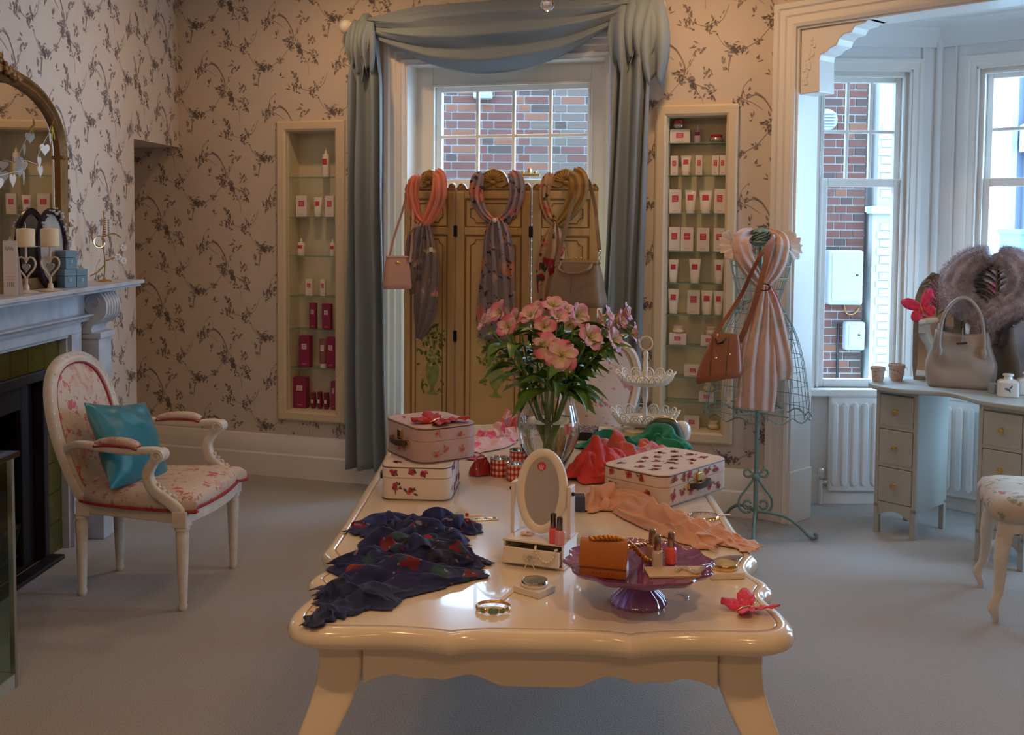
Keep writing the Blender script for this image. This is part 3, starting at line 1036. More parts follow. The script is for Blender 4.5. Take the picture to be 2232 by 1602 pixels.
shelf_goods([
    [('carton', 122, 210, 165, 226), ('^redjar', 135, 188, 126, 165), ('lilac', 231, 262, 145, 226), ('redjar', 299, 362, 190, 227)],
    [('carton', 127, 159, 283, 370), ('tube', 172, 217, 281, 370), ('carton', 238, 268, 281, 370), ('carton', 312, 342, 278, 366), ('carton', 346, 372, 280, 368)],
    [('carton', 112, 165, 438, 543), ('tube', 190, 240, 438, 543), ('tube', 254, 312, 438, 543), ('carton', 323, 370, 434, 543)],
    [('carton', 111, 160, 606, 713), ('carton', 173, 228, 606, 713), ('carton', 246, 299, 608, 713), ('carton', 321, 366, 608, 713)],
    [('tube', 113, 156, 753, 857), ('tube', 208, 260, 749, 857), ('tube', 320, 362, 749, 857)],
    [('tube', 112, 160, 886, 996), ('carton', 203, 257, 890, 998), ('tube', 262, 314, 890, 998), ('tube', 319, 362, 890, 998)],
    [('carton', 122, 198, 1082, 1136), ('^jar', 133, 190, 1047, 1082), ('carton', 264, 335, 1086, 1136), ('^jar', 280, 330, 1046, 1086)],
    [('carton', 190, 265, 1222, 1279)],
    [('carton', 255, 322, 1340, 1390), ('^jar', 273, 325, 1297, 1340)],
    [('carton', 188, 255, 1453, 1509), ('jar', 291, 345, 1472, 1512)],
], zR, CABR, 2.054, (1400, 200), 'dress form cabinet', False)
shelf_goods([
    [('pump', 277, 310, 180, 330)],
    [('carton', 152, 207, 425, 530), ('tube', 233, 275, 432, 530), ('carton', 295, 340, 425, 530)],
    [('dropper', 153, 188, 640, 727), ('dropper', 314, 341, 640, 727)],
    [('carton', 196, 230, 842, 925), ('carton', 268, 292, 842, 925)],
    [('magenta', 215, 247, 962, 1093), ('magenta', 280, 322, 963, 1094)],
    [('magenta', 167, 220, 1126, 1285), ('bronze', 260, 298, 1140, 1287), ('magenta', 303, 344, 1132, 1289)],
    [('magenta', 137, 200, 1332, 1488), ('plum', 218, 246, 1405, 1488), ('plum', 250, 278, 1400, 1488), ('plum', 283, 311, 1402, 1488), ('magenta', 322, 347, 1345, 1490)],
], zL, CABL, 2.288, (580, 240), 'armchair cabinet', True)

# ------------------------------------------------------------------ curtain rod and scarf curtain
RZ = 2.625
t = thing('curtain_rod', 'white curtain rod with ball finials above the window', 'curtain rod', W(0, .10, RZ), BA)
mb = MB(); mb.tube([(-.93, 0, 0), (.775, 0, .028)], .017, 14); ob('pole', mb, A['white'], t, smooth=50)
for s, z in ((-.94, 0), (.785, .028)):
    mb = MB(); mb.ball((s + math.copysign(.02, s), 0, z), .042, 16); mb.lathe([(.024, -.012), (.03, 0), (.024, .012)], 16, M=Matrix.Translation((s - math.copysign(.022, s), 0, z)) @ Matrix.Rotation(R(90), 4, 'Y'))
    ob('finial', mb, A['white'], t, smooth=60)
for s in (-.86, .70):
    mb = MB(); mb.bx(s - .012, s + .012, 0, .10, -.02, .012); mb.lathe([(.03, .085), (.03, .1)], 16, M=Matrix.Translation((s, 0, 0)) @ Matrix.Rotation(R(-90), 4, 'X')); ob('bracket', mb, A['white'], t, smooth=40)

t = thing('scarf_curtain', 'long blue grey voile scarf curtain swagged over the rod to the floor', 'curtain', W(0, .10, RZ), BA)
def swag(u, v):
    s = -.84 + 1.56 * u
    top = .035 + .028 * u + .055 * math.sin(PI * u) ** .8
    sag = .275 * (math.sin(PI * min(1, max(0, u * .96 + .03))) ** 1.15)
    bot = -.03 + .028 * u - sag + .06 * max(0, u - .8)
    z = top + (bot - top) * v
    f = v * 3.2 + .6 * math.sin(PI * u)
    y = -.03 - .085 * math.sin(PI * v ** .8) * math.sin(PI * u) ** .6 - .022 * math.sin(f * 2 * PI) * math.sin(PI * u) ** .5 - .012 * noise.noise(V((u * 6, v * 9, 1)))
    return (s, y, z - .004 * math.sin(f * 4 * PI))
mb = MB(); mb.grid(swag, 60, 36); ob('swag', mb, A['curtain'], t, smooth=180, solid=.003)
def under(u, v):
    s = -.80 + 1.36 * u
    z = .03 + .02 * u + .03 * math.sin(PI * u) - (.16 * math.sin(PI * u) + .02) * v
    return (s, -.022 - .05 * math.sin(PI * v) - .01 * math.sin(v * 14 + u * 3), z)
mb = MB(); mb.grid(under, 40, 14); ob('inner_fold', mb, A['curtain'], t, smooth=180, solid=.003)


def tail(c0, c1, z0, z1, w0, w1, seed, nf, lean=0.0, pinch=.12):
    def f(u, v):
        k = min(1, v / pinch)
        w = w0 + (w1 - w0) * (k ** 1.4 * .55 + v * .45)
        ph = u * nf * 2 * PI + seed + .6 * math.sin(v * 3)
        s = c0 + (c1 - c0) * v + w * (u - .5) + .012 * math.sin(ph * .5 + v * 2)
        y = -.028 - .02 * k - (.030 + .012 * v) * math.sin(ph) - .02 * noise.noise(V((u * 3, v * 4, seed)))
        return (s, y, z0 + (z1 - z0) * v + (.03 * noise.noise(V((u * 2, 0, seed))) if v > .99 else 0))
    mb = MB(); mb.grid(f, 46, 60)
    return mb


zf = bw(800, 1022, .1)[1] - RZ
ob('tail', tail(-.82, -.80, .0, zf + .01, .12, .27, 1.0, 3.0), A['curtain'], t, smooth=180, solid=.003)
ob('tail', tail(.70, .63, .02, -2.44, .15, .24, 2.2, 3.0), A['curtain'], t, smooth=180, solid=.003)
def ruffle(cx, z0, L, w, seed, up):
    """gathered cascade hanging over the rod end: folded leaf shapes"""
    mb = MB()
    for k in range(4):
        ox = cx + (k - 1.5) * w * .26
        ll = L * (.75 + .25 * ((k * 7 + seed) % 3) / 2)
        def f(u, v, ox=ox, k=k, ll=ll):
            a = (u - .5) * 2
            ww = w * (.22 + .42 * math.sin(PI * min(1, v * .9 + .06)))
            return (ox + a * ww * .55, -.045 - .045 * math.sin(PI * v) * (1 - .5 * a * a) - .03 * math.sin(a * 5 + k + seed) * v - k * .006, z0 - ll * (v + .12 * abs(a) * v * (1 if k % 2 else -1)) + up * math.sin(PI * u) * .02)
        mb.grid(f, 16, 18)
    return mb
ob('ruffle', ruffle(-.835, .01, .30, .13, 1, 1), A['curtain'], t, smooth=180, solid=.003)
ob('ruffle', ruffle(.72, .05, .40, .22, 2, 1), A['curtain'], t, smooth=180, solid=.003)
for s, z in ((-.83, .0), (.72, .025)):
    mb = MB(); mb.tube([(s + .045 * math.cos(a), -.002 + .045 * math.sin(a), z) for a in [2 * PI * i / 16 for i in range(16)]], .028, 8, closed=True, M=Matrix.Translation((s, 0, z)) @ Matrix.Rotation(R(90), 4, 'Y') @ Matrix.Translation((-s, 0, -z)))
    ob('wrap', mb, A['curtain'], t, smooth=180)

# ------------------------------------------------------------------ folding screen
def glaze():
    m, tr, p = nt('antique_cream_glaze')
    setp(p, Roughness=.42, Coat_Weight=.1)
    co = coords(tr)
    nz = tr.nodes.new('ShaderNodeTexNoise'); nz.inputs['Scale'].default_value = 7; nz.inputs['Detail'].default_value = 6
    mp = tr.nodes.new('ShaderNodeMapping'); mp.inputs['Scale'].default_value = (6, 1, 1)
    tr.links.new(co, mp.inputs[0]); tr.links.new(mp.outputs[0], nz.inputs['Vector'])
    c = mixc(tr, nz.outputs['Fac'], (.46, .285, .105), (.62, .43, .19))
    tr.links.new(c, p.inputs['Base Color'])
    return m


A['screen'] = glaze()
A['glaze'] = M('brown_glaze', (.22, .12, .04), .5)
A['screenp'] = M('screen_panel_paint', (.62, .45, .22), .45, var=(5, (.54, .36, .145), .8))
A['carve'] = M('carved_giltwood', (.42, .25, .07), .4, var=(60, (.26, .14, .03), .5), bump=(120, .3))
SD = .36
scr = thing('folding_screen', 'three panel antique cream folding screen with shell crests before the window', 'folding screen', W(0, SD, 0), BA)
def top_outline(w):
    h = w / 2
    pts = [(-h, 1.700), (-h + .004, 1.722), (-h + .022, 1.738), (-h + .04, 1.728), (-h + .052, 1.708), (-h + .075, 1.702), (-.11, 1.712), (-.082, 1.735), (-.068, 1.768), (-.045, 1.796), (0, 1.812)]
    pts = [tuple(p) for p in cr(pts, 4)]
    return pts + [(-x, z) for x, z in pts[-2::-1]]


def loop_frame(mb, poly, r, y, flat=.6):
    mb.sweep([(x, y, z) for x, z in poly], [(r * math.cos(k * PI / 4), r * flat * math.sin(k * PI / 4)) for k in range(8)], up=(0, 1, 0), closed=True)


def cut_rect(x0, x1, z0, z1, c):
    pts = []
    for (cx, cz, sx, sz) in ((x0, z0, 1, 1), (x1, z0, -1, 1), (x1, z1, -1, -1), (x0, z1, 1, -1)):
        arc = [(cx + sx * c * math.cos(a), cz + sz * c * math.sin(a)) for a in (0, PI / 6, PI / 3, PI / 2)]
        if (sx, sz) in ((1, 1), (-1, -1)):
            arc = arc[::-1]
        pts += arc
    return pts


def screen_panel(loc, rz, w, name_label, urn):
    p = thing('panel', None, None, loc, rz)
    p.parent = scr
    h = w / 2
    th = .024
    mb = MB()
    out = top_outline(w)
    mb.prism([(-h, .04), (h, .04)] + out[::-1], 0, th, 'xz')
    ob('board', mb, A['screen'], p, smooth=25, bevel=.003)
    mb = MB()
    for x in (-h + .022, h - .022):
        mb.bx(x - .022, x + .022, -.008, 0, .02, 1.69)
    for z0, z1 in ((1.655, 1.695), (1.465, 1.505), (.06, .14)):
        mb.bx(-h + .044, h - .044, -.008, 0, z0, z1)
    ob('moulding', mb, A['screen'], p, smooth=0, bevel=.004)
    mb = MB()
    for z0, z1 in ((1.505, 1.655), (.14, 1.465)):
        mb.bx(-h + .046, h - .046, -.003, -.0005, z0, z1)
    ob('inset', mb, A['screenp'], p, smooth=0)
    mb = MB()
    for z0, z1 in ((1.505, 1.655), (.14, 1.465)):
        loop_frame(mb, cut_rect(-h + .050, h - .050, z0 + .004, z1 - .004, .001), .0035, -.004)
        loop_frame(mb, cut_rect(-h + .078, h - .078, z0 + .024, z1 - .024, .028), .0032, -.004)
    loop_frame(mb, [(x, z - .009) for x, z in out[2:-2]][::-1] + [(-h + .03, 1.700), (h - .03, 1.700)][:0], .003, -.001)
    ob('glazed_groove', mb, A['glaze'], p, smooth=60)
    mb = MB()
    for k in range(11):
        a = R(10 + 16 * k)
        q = [(.012 * math.cos(a), -.006, 1.742 + .012 * math.sin(a)), (.032 * math.cos(a), -.012, 1.742 + .034 * math.sin(a)), (.056 * math.cos(a), -.006, 1.742 + .056 * math.sin(a))]
        mb.tube(cr(q, 3), [.003, .005, .006, .007, .007, .007, .006][:7], 6)
    mb.ball((0, -.012, 1.738), .014, 10, (1.2, .7, .9))
    for sx in (-1, 1):
        mb.tube(cr([(sx * .014, -.006, 1.722), (sx * .04, -.01, 1.716), (sx * .066, -.008, 1.722), (sx * .078, -.006, 1.738)], 4), .006, 6)
        m = MB(); m.tube([(sx * (h - .022) + .010 * math.cos(a), -.004, 1.722 + .010 * math.sin(a)) for a in [2 * PI * i / 10 for i in range(10)]], .004, 6, closed=True); ob('corner_scroll', m, A['carve'], p, smooth=60)
    ob('shell_crest', mb, A['carve'], p, smooth=60)
    for x in (-h + .03, h - .03):
        m = MB(); m.bx(x - .02, x + .02, 0, th, 0, .04); ob('foot', m, A['screen'], p, smooth=0)
    if urn is not None:
        zb, ux = urn
        prof = [(.0, 0), (.034, 0), (.036, .008), (.014, .02), (.010, .035), (.026, .06), (.040, .10), (.045, .135), (.036, .165), (.018, .185), (.014, .20), (.026, .212), (.024, .218), (0, .218)]
        mb = MB(); pts = [(ux + r, zb + z) for r, z in prof] + [(ux - r, zb + z) for r, z in prof[::-1]]
        mb.add([(x, -.0042, z) for x, z in pts], [tuple(range(len(pts)))])
        ob('painted_urn', mb, A['urn'], p, smooth=0, label='pale green painted urn', norm=False)
        mb, m2 = MB(), MB()
        rg = random.Random(int(zb * 100) + 3)
        for k in range(130):
            a = rg.uniform(0, 2 * PI); r = .078 * rg.random() ** .6
            x, z = ux + r * math.cos(a) * (1.0 if rg.random() < .8 else 1.3), zb + .30 + r * math.sin(a) * 1.35 - .03
            if rg.random() < .22:
                x, z = ux + rg.choice((-1, 1)) * rg.uniform(.05, .085), zb + rg.uniform(.02, .22)
            (mb if k % 3 else m2).add([(q[0], -.0045, q[1]) for q in leaf2(x, z, rg.uniform(.018, .036), rg.uniform(.010, .019), rg.uniform(0, 6.28))], [tuple(range(6))])
        for q in stroke2([(ux, zb + .22), (ux + .03, zb + .34), (ux + .07, zb + .47)], .0015, .001) + stroke2([(ux, zb + .22), (ux - .03, zb + .33), (ux - .02, zb + .42)], .0015, .001):
            mb.add([(a, -.0046, b) for a, b in q], [(0, 1, 2, 3)])
        ob('painted_foliage', mb, A['urnleaf'], p, smooth=0, norm=False, kind='stuff'); ob('painted_blossom', m2, A['urnpale'], p, smooth=0, norm=False, kind='stuff')
    return p


A['urn'] = M('urn_paint', (.17, .23, .045), .6, var=(25, (.36, .40, .14), .5))
A['urnleaf'] = M('leaf_paint', (.11, .16, .015), .6, var=(30, (.20, .25, .03), .5))
A['urnpale'] = M('blossom_paint', (.58, .52, .26), .6)
sa = R(16)
wS, wM = .338, .402
zu = bw(937, 862, SD)[1]; zu2 = bw(1080, 866, SD)[1]
screen_panel((-.205 - wS / 2 * math.cos(sa), wS / 2 * math.sin(sa), 0), -sa, wS, 'l', (zu, bw(937, 862, SD)[0] + .205 + wS / 2 * math.cos(sa)))
screen_panel((.006, 0, 0), 0, wM, 'm', (zu2, bw(1080, 866, SD)[0] - .006))
screen_panel((.217 + wS / 2 * math.cos(sa), wS / 2 * math.sin(sa), 0), sa, wS, 'r', (zu2 + .01, .0))
for x in (-.2, .212):
    for z in (1.485, .93, .25):
        mb = MB(); mb.bx(x - .010, x + .010, -.012, -.001, z - .028, z + .028); mb.tube([(x, -.013, z - .03), (x, -.013, z + .03)], .004, 8)
        ob('hinge', mb, A['black'], scr, smooth=40)

# ---- scarves and bags hung on the screen
def bundle(mb, path, w, d, n=60, rip=.42, nr=8, seed=0, up=(0, 1, 0)):
    """gathered cloth: a rippled, flattened tube along a path; w, d = half width and half depth along it"""
    P = cr(path, 8)
    L = len(P)
    ws = [x.x for x in cr([(a, 0, 0) for a in w], 8)]; ds = [x.x for x in cr([(a, 0, 0) for a in d], 8)]
    def sect(i, f):
        a, b = ws[min(i * (len(ws) - 1) // max(1, L - 1), len(ws) - 1)], ds[min(i * (len(ds) - 1) // max(1, L - 1), len(ds) - 1)]
        out = []
        for k in range(n):
            q = 2 * PI * k / n
            g = 1 + rip * math.sin(nr * 2 * q * .5 + seed + 2.2 * math.sin(f * 4 + seed)) + .25 * noise.noise(V((math.cos(q) * 2, math.sin(q) * 2, f * 6 + seed * 3)))
            out.append((a * math.cos(q) * (1 + .06 * math.sin(7 * f + seed)), b * math.sin(q) * g))
        return out
    return mb.sweep(P, sect, up=up)


def sp(px, py, d=.0):                   # place on the screen's front, d in front of it
    s, z = bw(px, py, SD + .03 + d)
    return V((s, -(.03 + d), z))


A['coral'] = spots('coral_voile', (.66, .20, .13), [], .8, sheen=.3, second=(9, (.50, .17, .12), .55), bump=(300, .1))
A['greyfl'] = spots('grey_floral_voile', (.185, .155, .165), [((.55, .30, .22), 10, .24, 1.0), ((.10, .09, .11), 12, .24, 4.0), ((.48, .40, .22), 9, .18, 7.0)], .8, distort=.12, dscale=14, second=(5, (.27, .20, .195), .52))
A['navyfl'] = spots('lilac_floral_voile', (.255, .205, .23), [((.54, .20, .15), 8, .36, 1.0), ((.46, .29, .25), 10, .28, 8.0), ((.045, .045, .10), 15, .26, 3.0), ((.03, .03, .05), 28, .20, 5.0)], .8, distort=.12, dscale=16)
A['redfl'] = spots('cream_rose_voile', (.42, .28, .17), [((.27, .02, .035), 12, .42, 1.0), ((.05, .05, .04), 16, .26, 3.0), ((.50, .12, .10), 18, .26, 6.0)], .8, distort=.09, dscale=20)
A['tan'] = spots('olive_brown_voile', (.30, .18, .055), [], .8, second=(8, (.24, .13, .035), .5))
sh = [W(0, SD, 0)]
t = thing('hanging_scarf', 'coral scarf with grey floral ends knotted round the shell crest beside the small pink bag', 'scarf', W(0, SD, 0), BA, group='scarves on the folding screen')
mb = MB()
bundle(mb, [sp(912, 384, -.045), sp(905, 392, .0), sp(899, 425, .015), sp(908, 470, .02), sp(927, 492, .025)], (.02, .03, .035, .03, .018), (.012, .016, .02, .018, .016), seed=1)
bundle(mb, [sp(950, 376, -.045), sp(958, 390, .0), sp(955, 430, .02), sp(938, 470, .025), sp(926, 493, .03)], (.028, .042, .045, .035, .018), (.012, .018, .02, .018, .016), seed=2)
ob('collar', mb, A['coral'], t, smooth=180)
mb = MB(); bundle(mb, [sp(922, 486, .035), sp(912, 505, .04), sp(905, 530, .04), sp(903, 590, .035), sp(906, 640, .03)], (.018, .042, .05, .048, .035), (.014, .022, .022, .018, .01), seed=3)
ob('tail', mb, A['greyfl'], t, smooth=180)
mb = MB(); bundle(mb, [sp(930, 490, .03), sp(934, 540, .032), sp(932, 600, .03), sp(925, 680, .028), sp(913, 738, .02)], (.02, .042, .062, .06, .022), (.014, .02, .022, .018, .006), seed=4, nr=9, rip=.5)
ob('tail', mb, A['greyfl'], t, smooth=180)
mb = MB(); mb.bx(0, .018, -.004, 0, 0, .022); ob('price_tag', mb, A['carton'], t, loc=sp(936, 548, .055), smooth=0)
t = thing('hanging_scarf', 'lilac scarf with coral and navy flowers knotted on the middle screen panel', 'scarf', W(0, SD, 0), BA, group='scarves on the folding screen')
mb = MB()
bundle(mb, [sp(1050, 380, -.045), sp(1042, 388, .0), sp(1038, 425, .012), sp(1052, 462, .02), sp(1072, 482, .03)], (.02, .034, .035, .03, .02), (.012, .018, .02, .018, .016), seed=5)
bundle(mb, [sp(1114, 378, -.045), sp(1124, 392, .0), sp(1127, 425, .014), sp(1112, 462, .02), sp(1086, 482, .03)], (.025, .04, .04, .034, .02), (.012, .018, .022, .02, .018), seed=6)
ob('collar', mb, A['navyfl'], t, smooth=180)
mb = MB(); bundle(mb, [sp(1082, 476, .03), sp(1084, 500, .04), sp(1086, 550, .04), sp(1084, 610, .036), sp(1080, 690, .03), sp(1078, 740, .02)], (.025, .06, .085, .10, .105, .08), (.02, .026, .026, .024, .02, .01), n=84, nr=11, rip=.5, seed=7)
ob('tail', mb, A['navyfl'], t, smooth=180)
mb = MB(); mb.ball(sp(1078, 480, .07), .012, 10, (1, .6, 1.2)); ob('clasp', mb, A['plastic'], t)
t = thing('hanging_scarf', 'brown and cream rose scarf knotted behind the large taupe frame bag', 'scarf', W(0, SD, 0), BA, group='scarves on the folding screen')
mb = MB(); bundle(mb, [sp(1200, 380, -.045), sp(1192, 395, .0), sp(1186, 430, .012), sp(1196, 470, .02), sp(1213, 490, .03)], (.018, .03, .03, .028, .018), (.012, .016, .018, .016, .014), seed=8)
ob('collar', mb, A['redfl'], t, smooth=180)
mb = MB(); bundle(mb, [sp(1250, 374, -.045), sp(1260, 390, .0), sp(1258, 425, .016), sp(1240, 462, .022), sp(1216, 492, .03)], (.035, .055, .052, .038, .02), (.012, .018, .022, .018, .016), seed=9)
ob('collar', mb, A['tan'], t, smooth=180)
mb = MB(); bundle(mb, [sp(1212, 488, .03), sp(1206, 520, .035), sp(1202, 570, .035), sp(1194, 630, .03), sp(1192, 700, .022)], (.02, .055, .075, .055, .04), (.016, .024, .024, .02, .01), n=72, nr=9, rip=.5, seed=10)
ob('tail', mb, A['redfl'], t, smooth=180)


def bagbody(hw, hd, h, top_hw, top_hd, mat, parent, e=4.0, sag=0.0, name='body'):
    rings = []
    for k in range(14):
        f = k / 13
        ww = hw + (top_hw - hw) * f ** 1.2; dd = hd + (top_hd - hd) * f ** 1.3
        z = h * f
        if k == 0: ww *= .93; dd *= .9
        ring = []
        for (x, y) in se(ww, dd, e, 36):
            ring.append((x + .004 * noise.noise(V((x * 14, y * 14, z * 14))), y + .010 * sag * noise.noise(V((x * 9, f * 5, y * 3))), z - (.012 * sag * math.cos(x / ww * PI / 2) if f > .9 else 0)))
        rings.append(ring)
    mb = MB(); mb.loft(rings)
    return ob(name, mb, mat, parent, smooth=60)


A['pinkleather'] = M('blush_leather', (.50, .29, .22), .45, bump=(140, .15))
A['taupe'] = M('taupe_leather', (.215, .155, .105), .5, bump=(160, .2), var=(8, (.26, .19, .135), .6))
sb = lambda px, py, d: W(bw(px, py, d)[0], d, bw(px, py, d)[1])
b0 = sb(866, 629, SD + .11)
t = thing('handbag', 'small blush pink leather bag hanging at the edge of the folding screen', 'handbag', b0, BA + R(28), group='bags on the folding screen')
bagbody(.078, .048, .168, .058, .022, A['pinkleather'], t, 5)
mb = MB(); mb.bx(-.060, .060, -.026, .026, .160, .172); ob('frame', mb, A['pinkleather'], t, smooth=0, bevel=.006)
mb = MB(); mb.ball((0, -.030, .138), .008, 10, (1.6, .5, 1)); ob('clasp', mb, A['brass'], t)
def strap_px(pts, base, ang, w=.006, th=.002):
    I = Matrix.Translation(base) @ Matrix.Rotation(ang, 4, 'Z')
    I = I.inverted()
    P = cr([I @ p for p in pts], 8)
    mb = MB(); mb.sweep(P, [(-w, -th), (w, -th), (w, th), (-w, th)], up=(0, 1, 0))
    return mb
ob('strap', strap_px([sb(846, 572, SD + .10), sb(858, 520, SD + .08), sb(880, 450, SD + .05), sb(890, 400, SD + .035), sb(893, 393, SD + .02), sb(898, 400, SD + .04), sb(900, 470, SD + .08), sb(897, 540, SD + .10), sb(893, 572, SD + .11)], b0, BA + R(28)), A['pinkleather'], t, smooth=40)
b0 = sb(1258, 668, SD + .12)
t = thing('handbag', 'large taupe leather frame bag hanging on the folding screen', 'handbag', b0, BA - R(14), group='bags on the folding screen')
bagbody(.152, .062, .225, .112, .024, A['taupe'], t, 6)
mb = MB(); mb.bx(-.118, .118, -.026, .026, .212, .226); ob('frame', mb, A['taupe'], t, smooth=0, bevel=.006)
mb = MB(); mb.sweep([(-.122, 0, .215), (-.118, 0, .232), (.118, 0, .232), (.122, 0, .215)], [(-.003, -.003), (.003, -.003), (.003, .003), (-.003, .003)], up=(0, 1, 0)); ob('frame_bar', mb, A['brass'], t, smooth=0)
mb = MB(); mb.ball((-.012, -.004, .242), .007, 8, (1.6, 1, .8)); mb.ball((.012, .004, .244), .007, 8, (1.6, 1, .8)); ob('clasp', mb, A['brass'], t)
mb = MB(); mb.tube(cr([(-.08, -.024, .215), (-.072, -.058, .185), (-.02, -.070, .168), (.04, -.066, .170), (.085, -.052, .19), (.092, -.024, .215)], 6), .007, 8); ob('handle', mb, A['taupe'], t)
mb = MB(); mb.tube(cr([(0, -.066, .165), (.003, -.0715, .12), (0, -.073, .07)], 4), .0014, 5); ob('seam', mb, A['black'], t)
ob('strap', strap_px([sb(1212, 580, SD + .12), sb(1222, 540, SD + .11), sb(1240, 470, SD + .09), sb(1262, 400, SD + .045), sb(1272, 388, SD + .02), sb(1285, 400, SD - .02), sb(1297, 450, SD + .02), sb(1302, 500, SD + .09), sb(1307, 548, SD + .12)], b0, BA - R(14), .010), A['taupe'], t, smooth=40)
mb = MB(); mb.tube([V((.118, 0, .245)) + V((.006 * math.cos(a), 0, .014 * math.sin(a))) for a in [2 * PI * i / 12 for i in range(12)]], .0022, 6, closed=True); mb.tube([V((.118, 0, .272)) + V((.008 * math.cos(a), 0, .010 * math.sin(a))) for a in [2 * PI * i / 12 for i in range(12)]], .0022, 6, closed=True)
ob('snap_hook', mb, A['chrome'], t)
# ------------------------------------------------------------------ the table
TH = .76
TT = R(-1.15)
table = thing('display_table', 'long cream lacquered table with a scalloped top and cabriole legs', 'table', (.08, 3.0, 0), TT)
half = [(0, -1.032), (.08, -1.029), (.135, -1.035), (.168, -1.049), (.176, -1.049), (.21, -1.034), (.30, -1.021), (.39, -1.030), (.455, -1.022), (.493, -.985), (.503, -.935), (.493, -.87), (.479, -.82), (.482, -.785), (.502, -.755), (.508, -.735), (.503, -.70), (.484, -.665), (.481, -.63), (.495, -.585), (.516, -.545), (.518, -.525), (.514, -.45), (.512, -.25), (.512, 0)]
q1 = [tuple(p) for p in cr(half, 4)]
right = q1 + [(x, -y) for x, y in q1[-2::-1]]
outl = right + [(-x, y) for x, y in right[-2:0:-1]]


def inset(poly, d):
    n = len(poly)
    out = []
    for i in range(n):
        a, b = V(poly[i - 1]), V(poly[(i + 1) % n])
        t = (b - a).normalized()
        out.append((poly[i][0] - t.y * d, poly[i][1] + t.x * d))
    for _ in range(int(d * 500)):
        out = [((out[i - 1][0] + 2 * out[i][0] + out[(i + 1) % n][0]) / 4, (out[i - 1][1] + 2 * out[i][1] + out[(i + 1) % n][1]) / 4) for i in range(n)]
    return out


prof = [(.034, -.0005), (.031, -.003), (.028, -.0005), (.014, -.0015), (.005, -.009), (0, -.022), (.004, -.036), (.016, -.045), (.06, -.046)]
rings = [[(x, y, TH + z) for x, y in inset(outl, d)] for d, z in prof]
mb = MB(); mb.loft(rings, cap=False)
n = len(outl)
for d_, z_ in ((.034, -.0005), (.06, -.046)):
    q_ = inset(outl, d_)
    mb.add([(0, 0, TH + z_)] + [(x, y, TH + z_) for x, y in q_], [(0, 1 + i, 1 + (i + 1) % n) for i in range(n)])
ob('tabletop', mb, A['table'], table, smooth=50)
mb = MB(); mb.sweep([(x, y, TH - .0022) for x, y in inset(outl, .031)], [(-.0012, -.001), (.0012, -.001), (.0012, .001), (-.0012, .001)], closed=True)
ob('edge_groove', mb, A['groove'], table, smooth=0)
def scal(L):
    h = L / 2
    b = [(-h, .627), (-h * .93, .640), (-h * .82, .648), (-h * .70, .640), (-h * .62, .6415), (-h * .55, .638), (-h * .46, .646), (-h * .38, .650), (-h * .30, .640), (-h * .22, .629), (-h * .12, .627), (0, .627)] if L < 1 else [(-h, .627), (-h * .8, .645), (-h * .6, .637), (-h * .4, .648), (-h * .2, .630), (0, .628)]
    b = [tuple(p) for p in cr(b, 4)]
    return b + [(-x, z) for x, z in b[-2::-1]]
for sy in (-1, 1):
    mb = MB(); mb.prism(scal(.70) + [(.35, .715), (-.35, .715)], sy * .955 - .011, sy * .955 + .011, 'xz'); ob('apron', mb, A['table'], table, smooth=25, bevel=.002)
for sx in (-1, 1):
    mb = MB(); mb.prism(scal(1.73) + [(.865, .715), (-.865, .715)], sx * .438 - .011, sx * .438 + .011, 'yz'); ob('apron', mb, A['table'], table, smooth=25, bevel=.002)
for sx in (-1, 1):
    for sy in (-1, 1):
        rings = []
        for z, o, w in ((.715, 0, .046), (.66, 0, .046), (.625, .004, .045), (.58, .020, .042), (.53, .042, .038), (.47, .056, .036), (.40, .056, .033), (.30, .044, .028), (.18, .026, .023), (.09, .020, .022), (.04, .030, .026), (.012, .042, .030), (0, .044, .028)):
            rings.append([(sx * (.397 + o) + x, sy * (.912 + o) + y, z) for x, y in se(w, w, 7, 20)])
        mb = MB(); mb.loft(rings); ob('leg', mb, A['table'], table, smooth=45)


def tb(px, py, h=TH):
    return on(px, py, h)


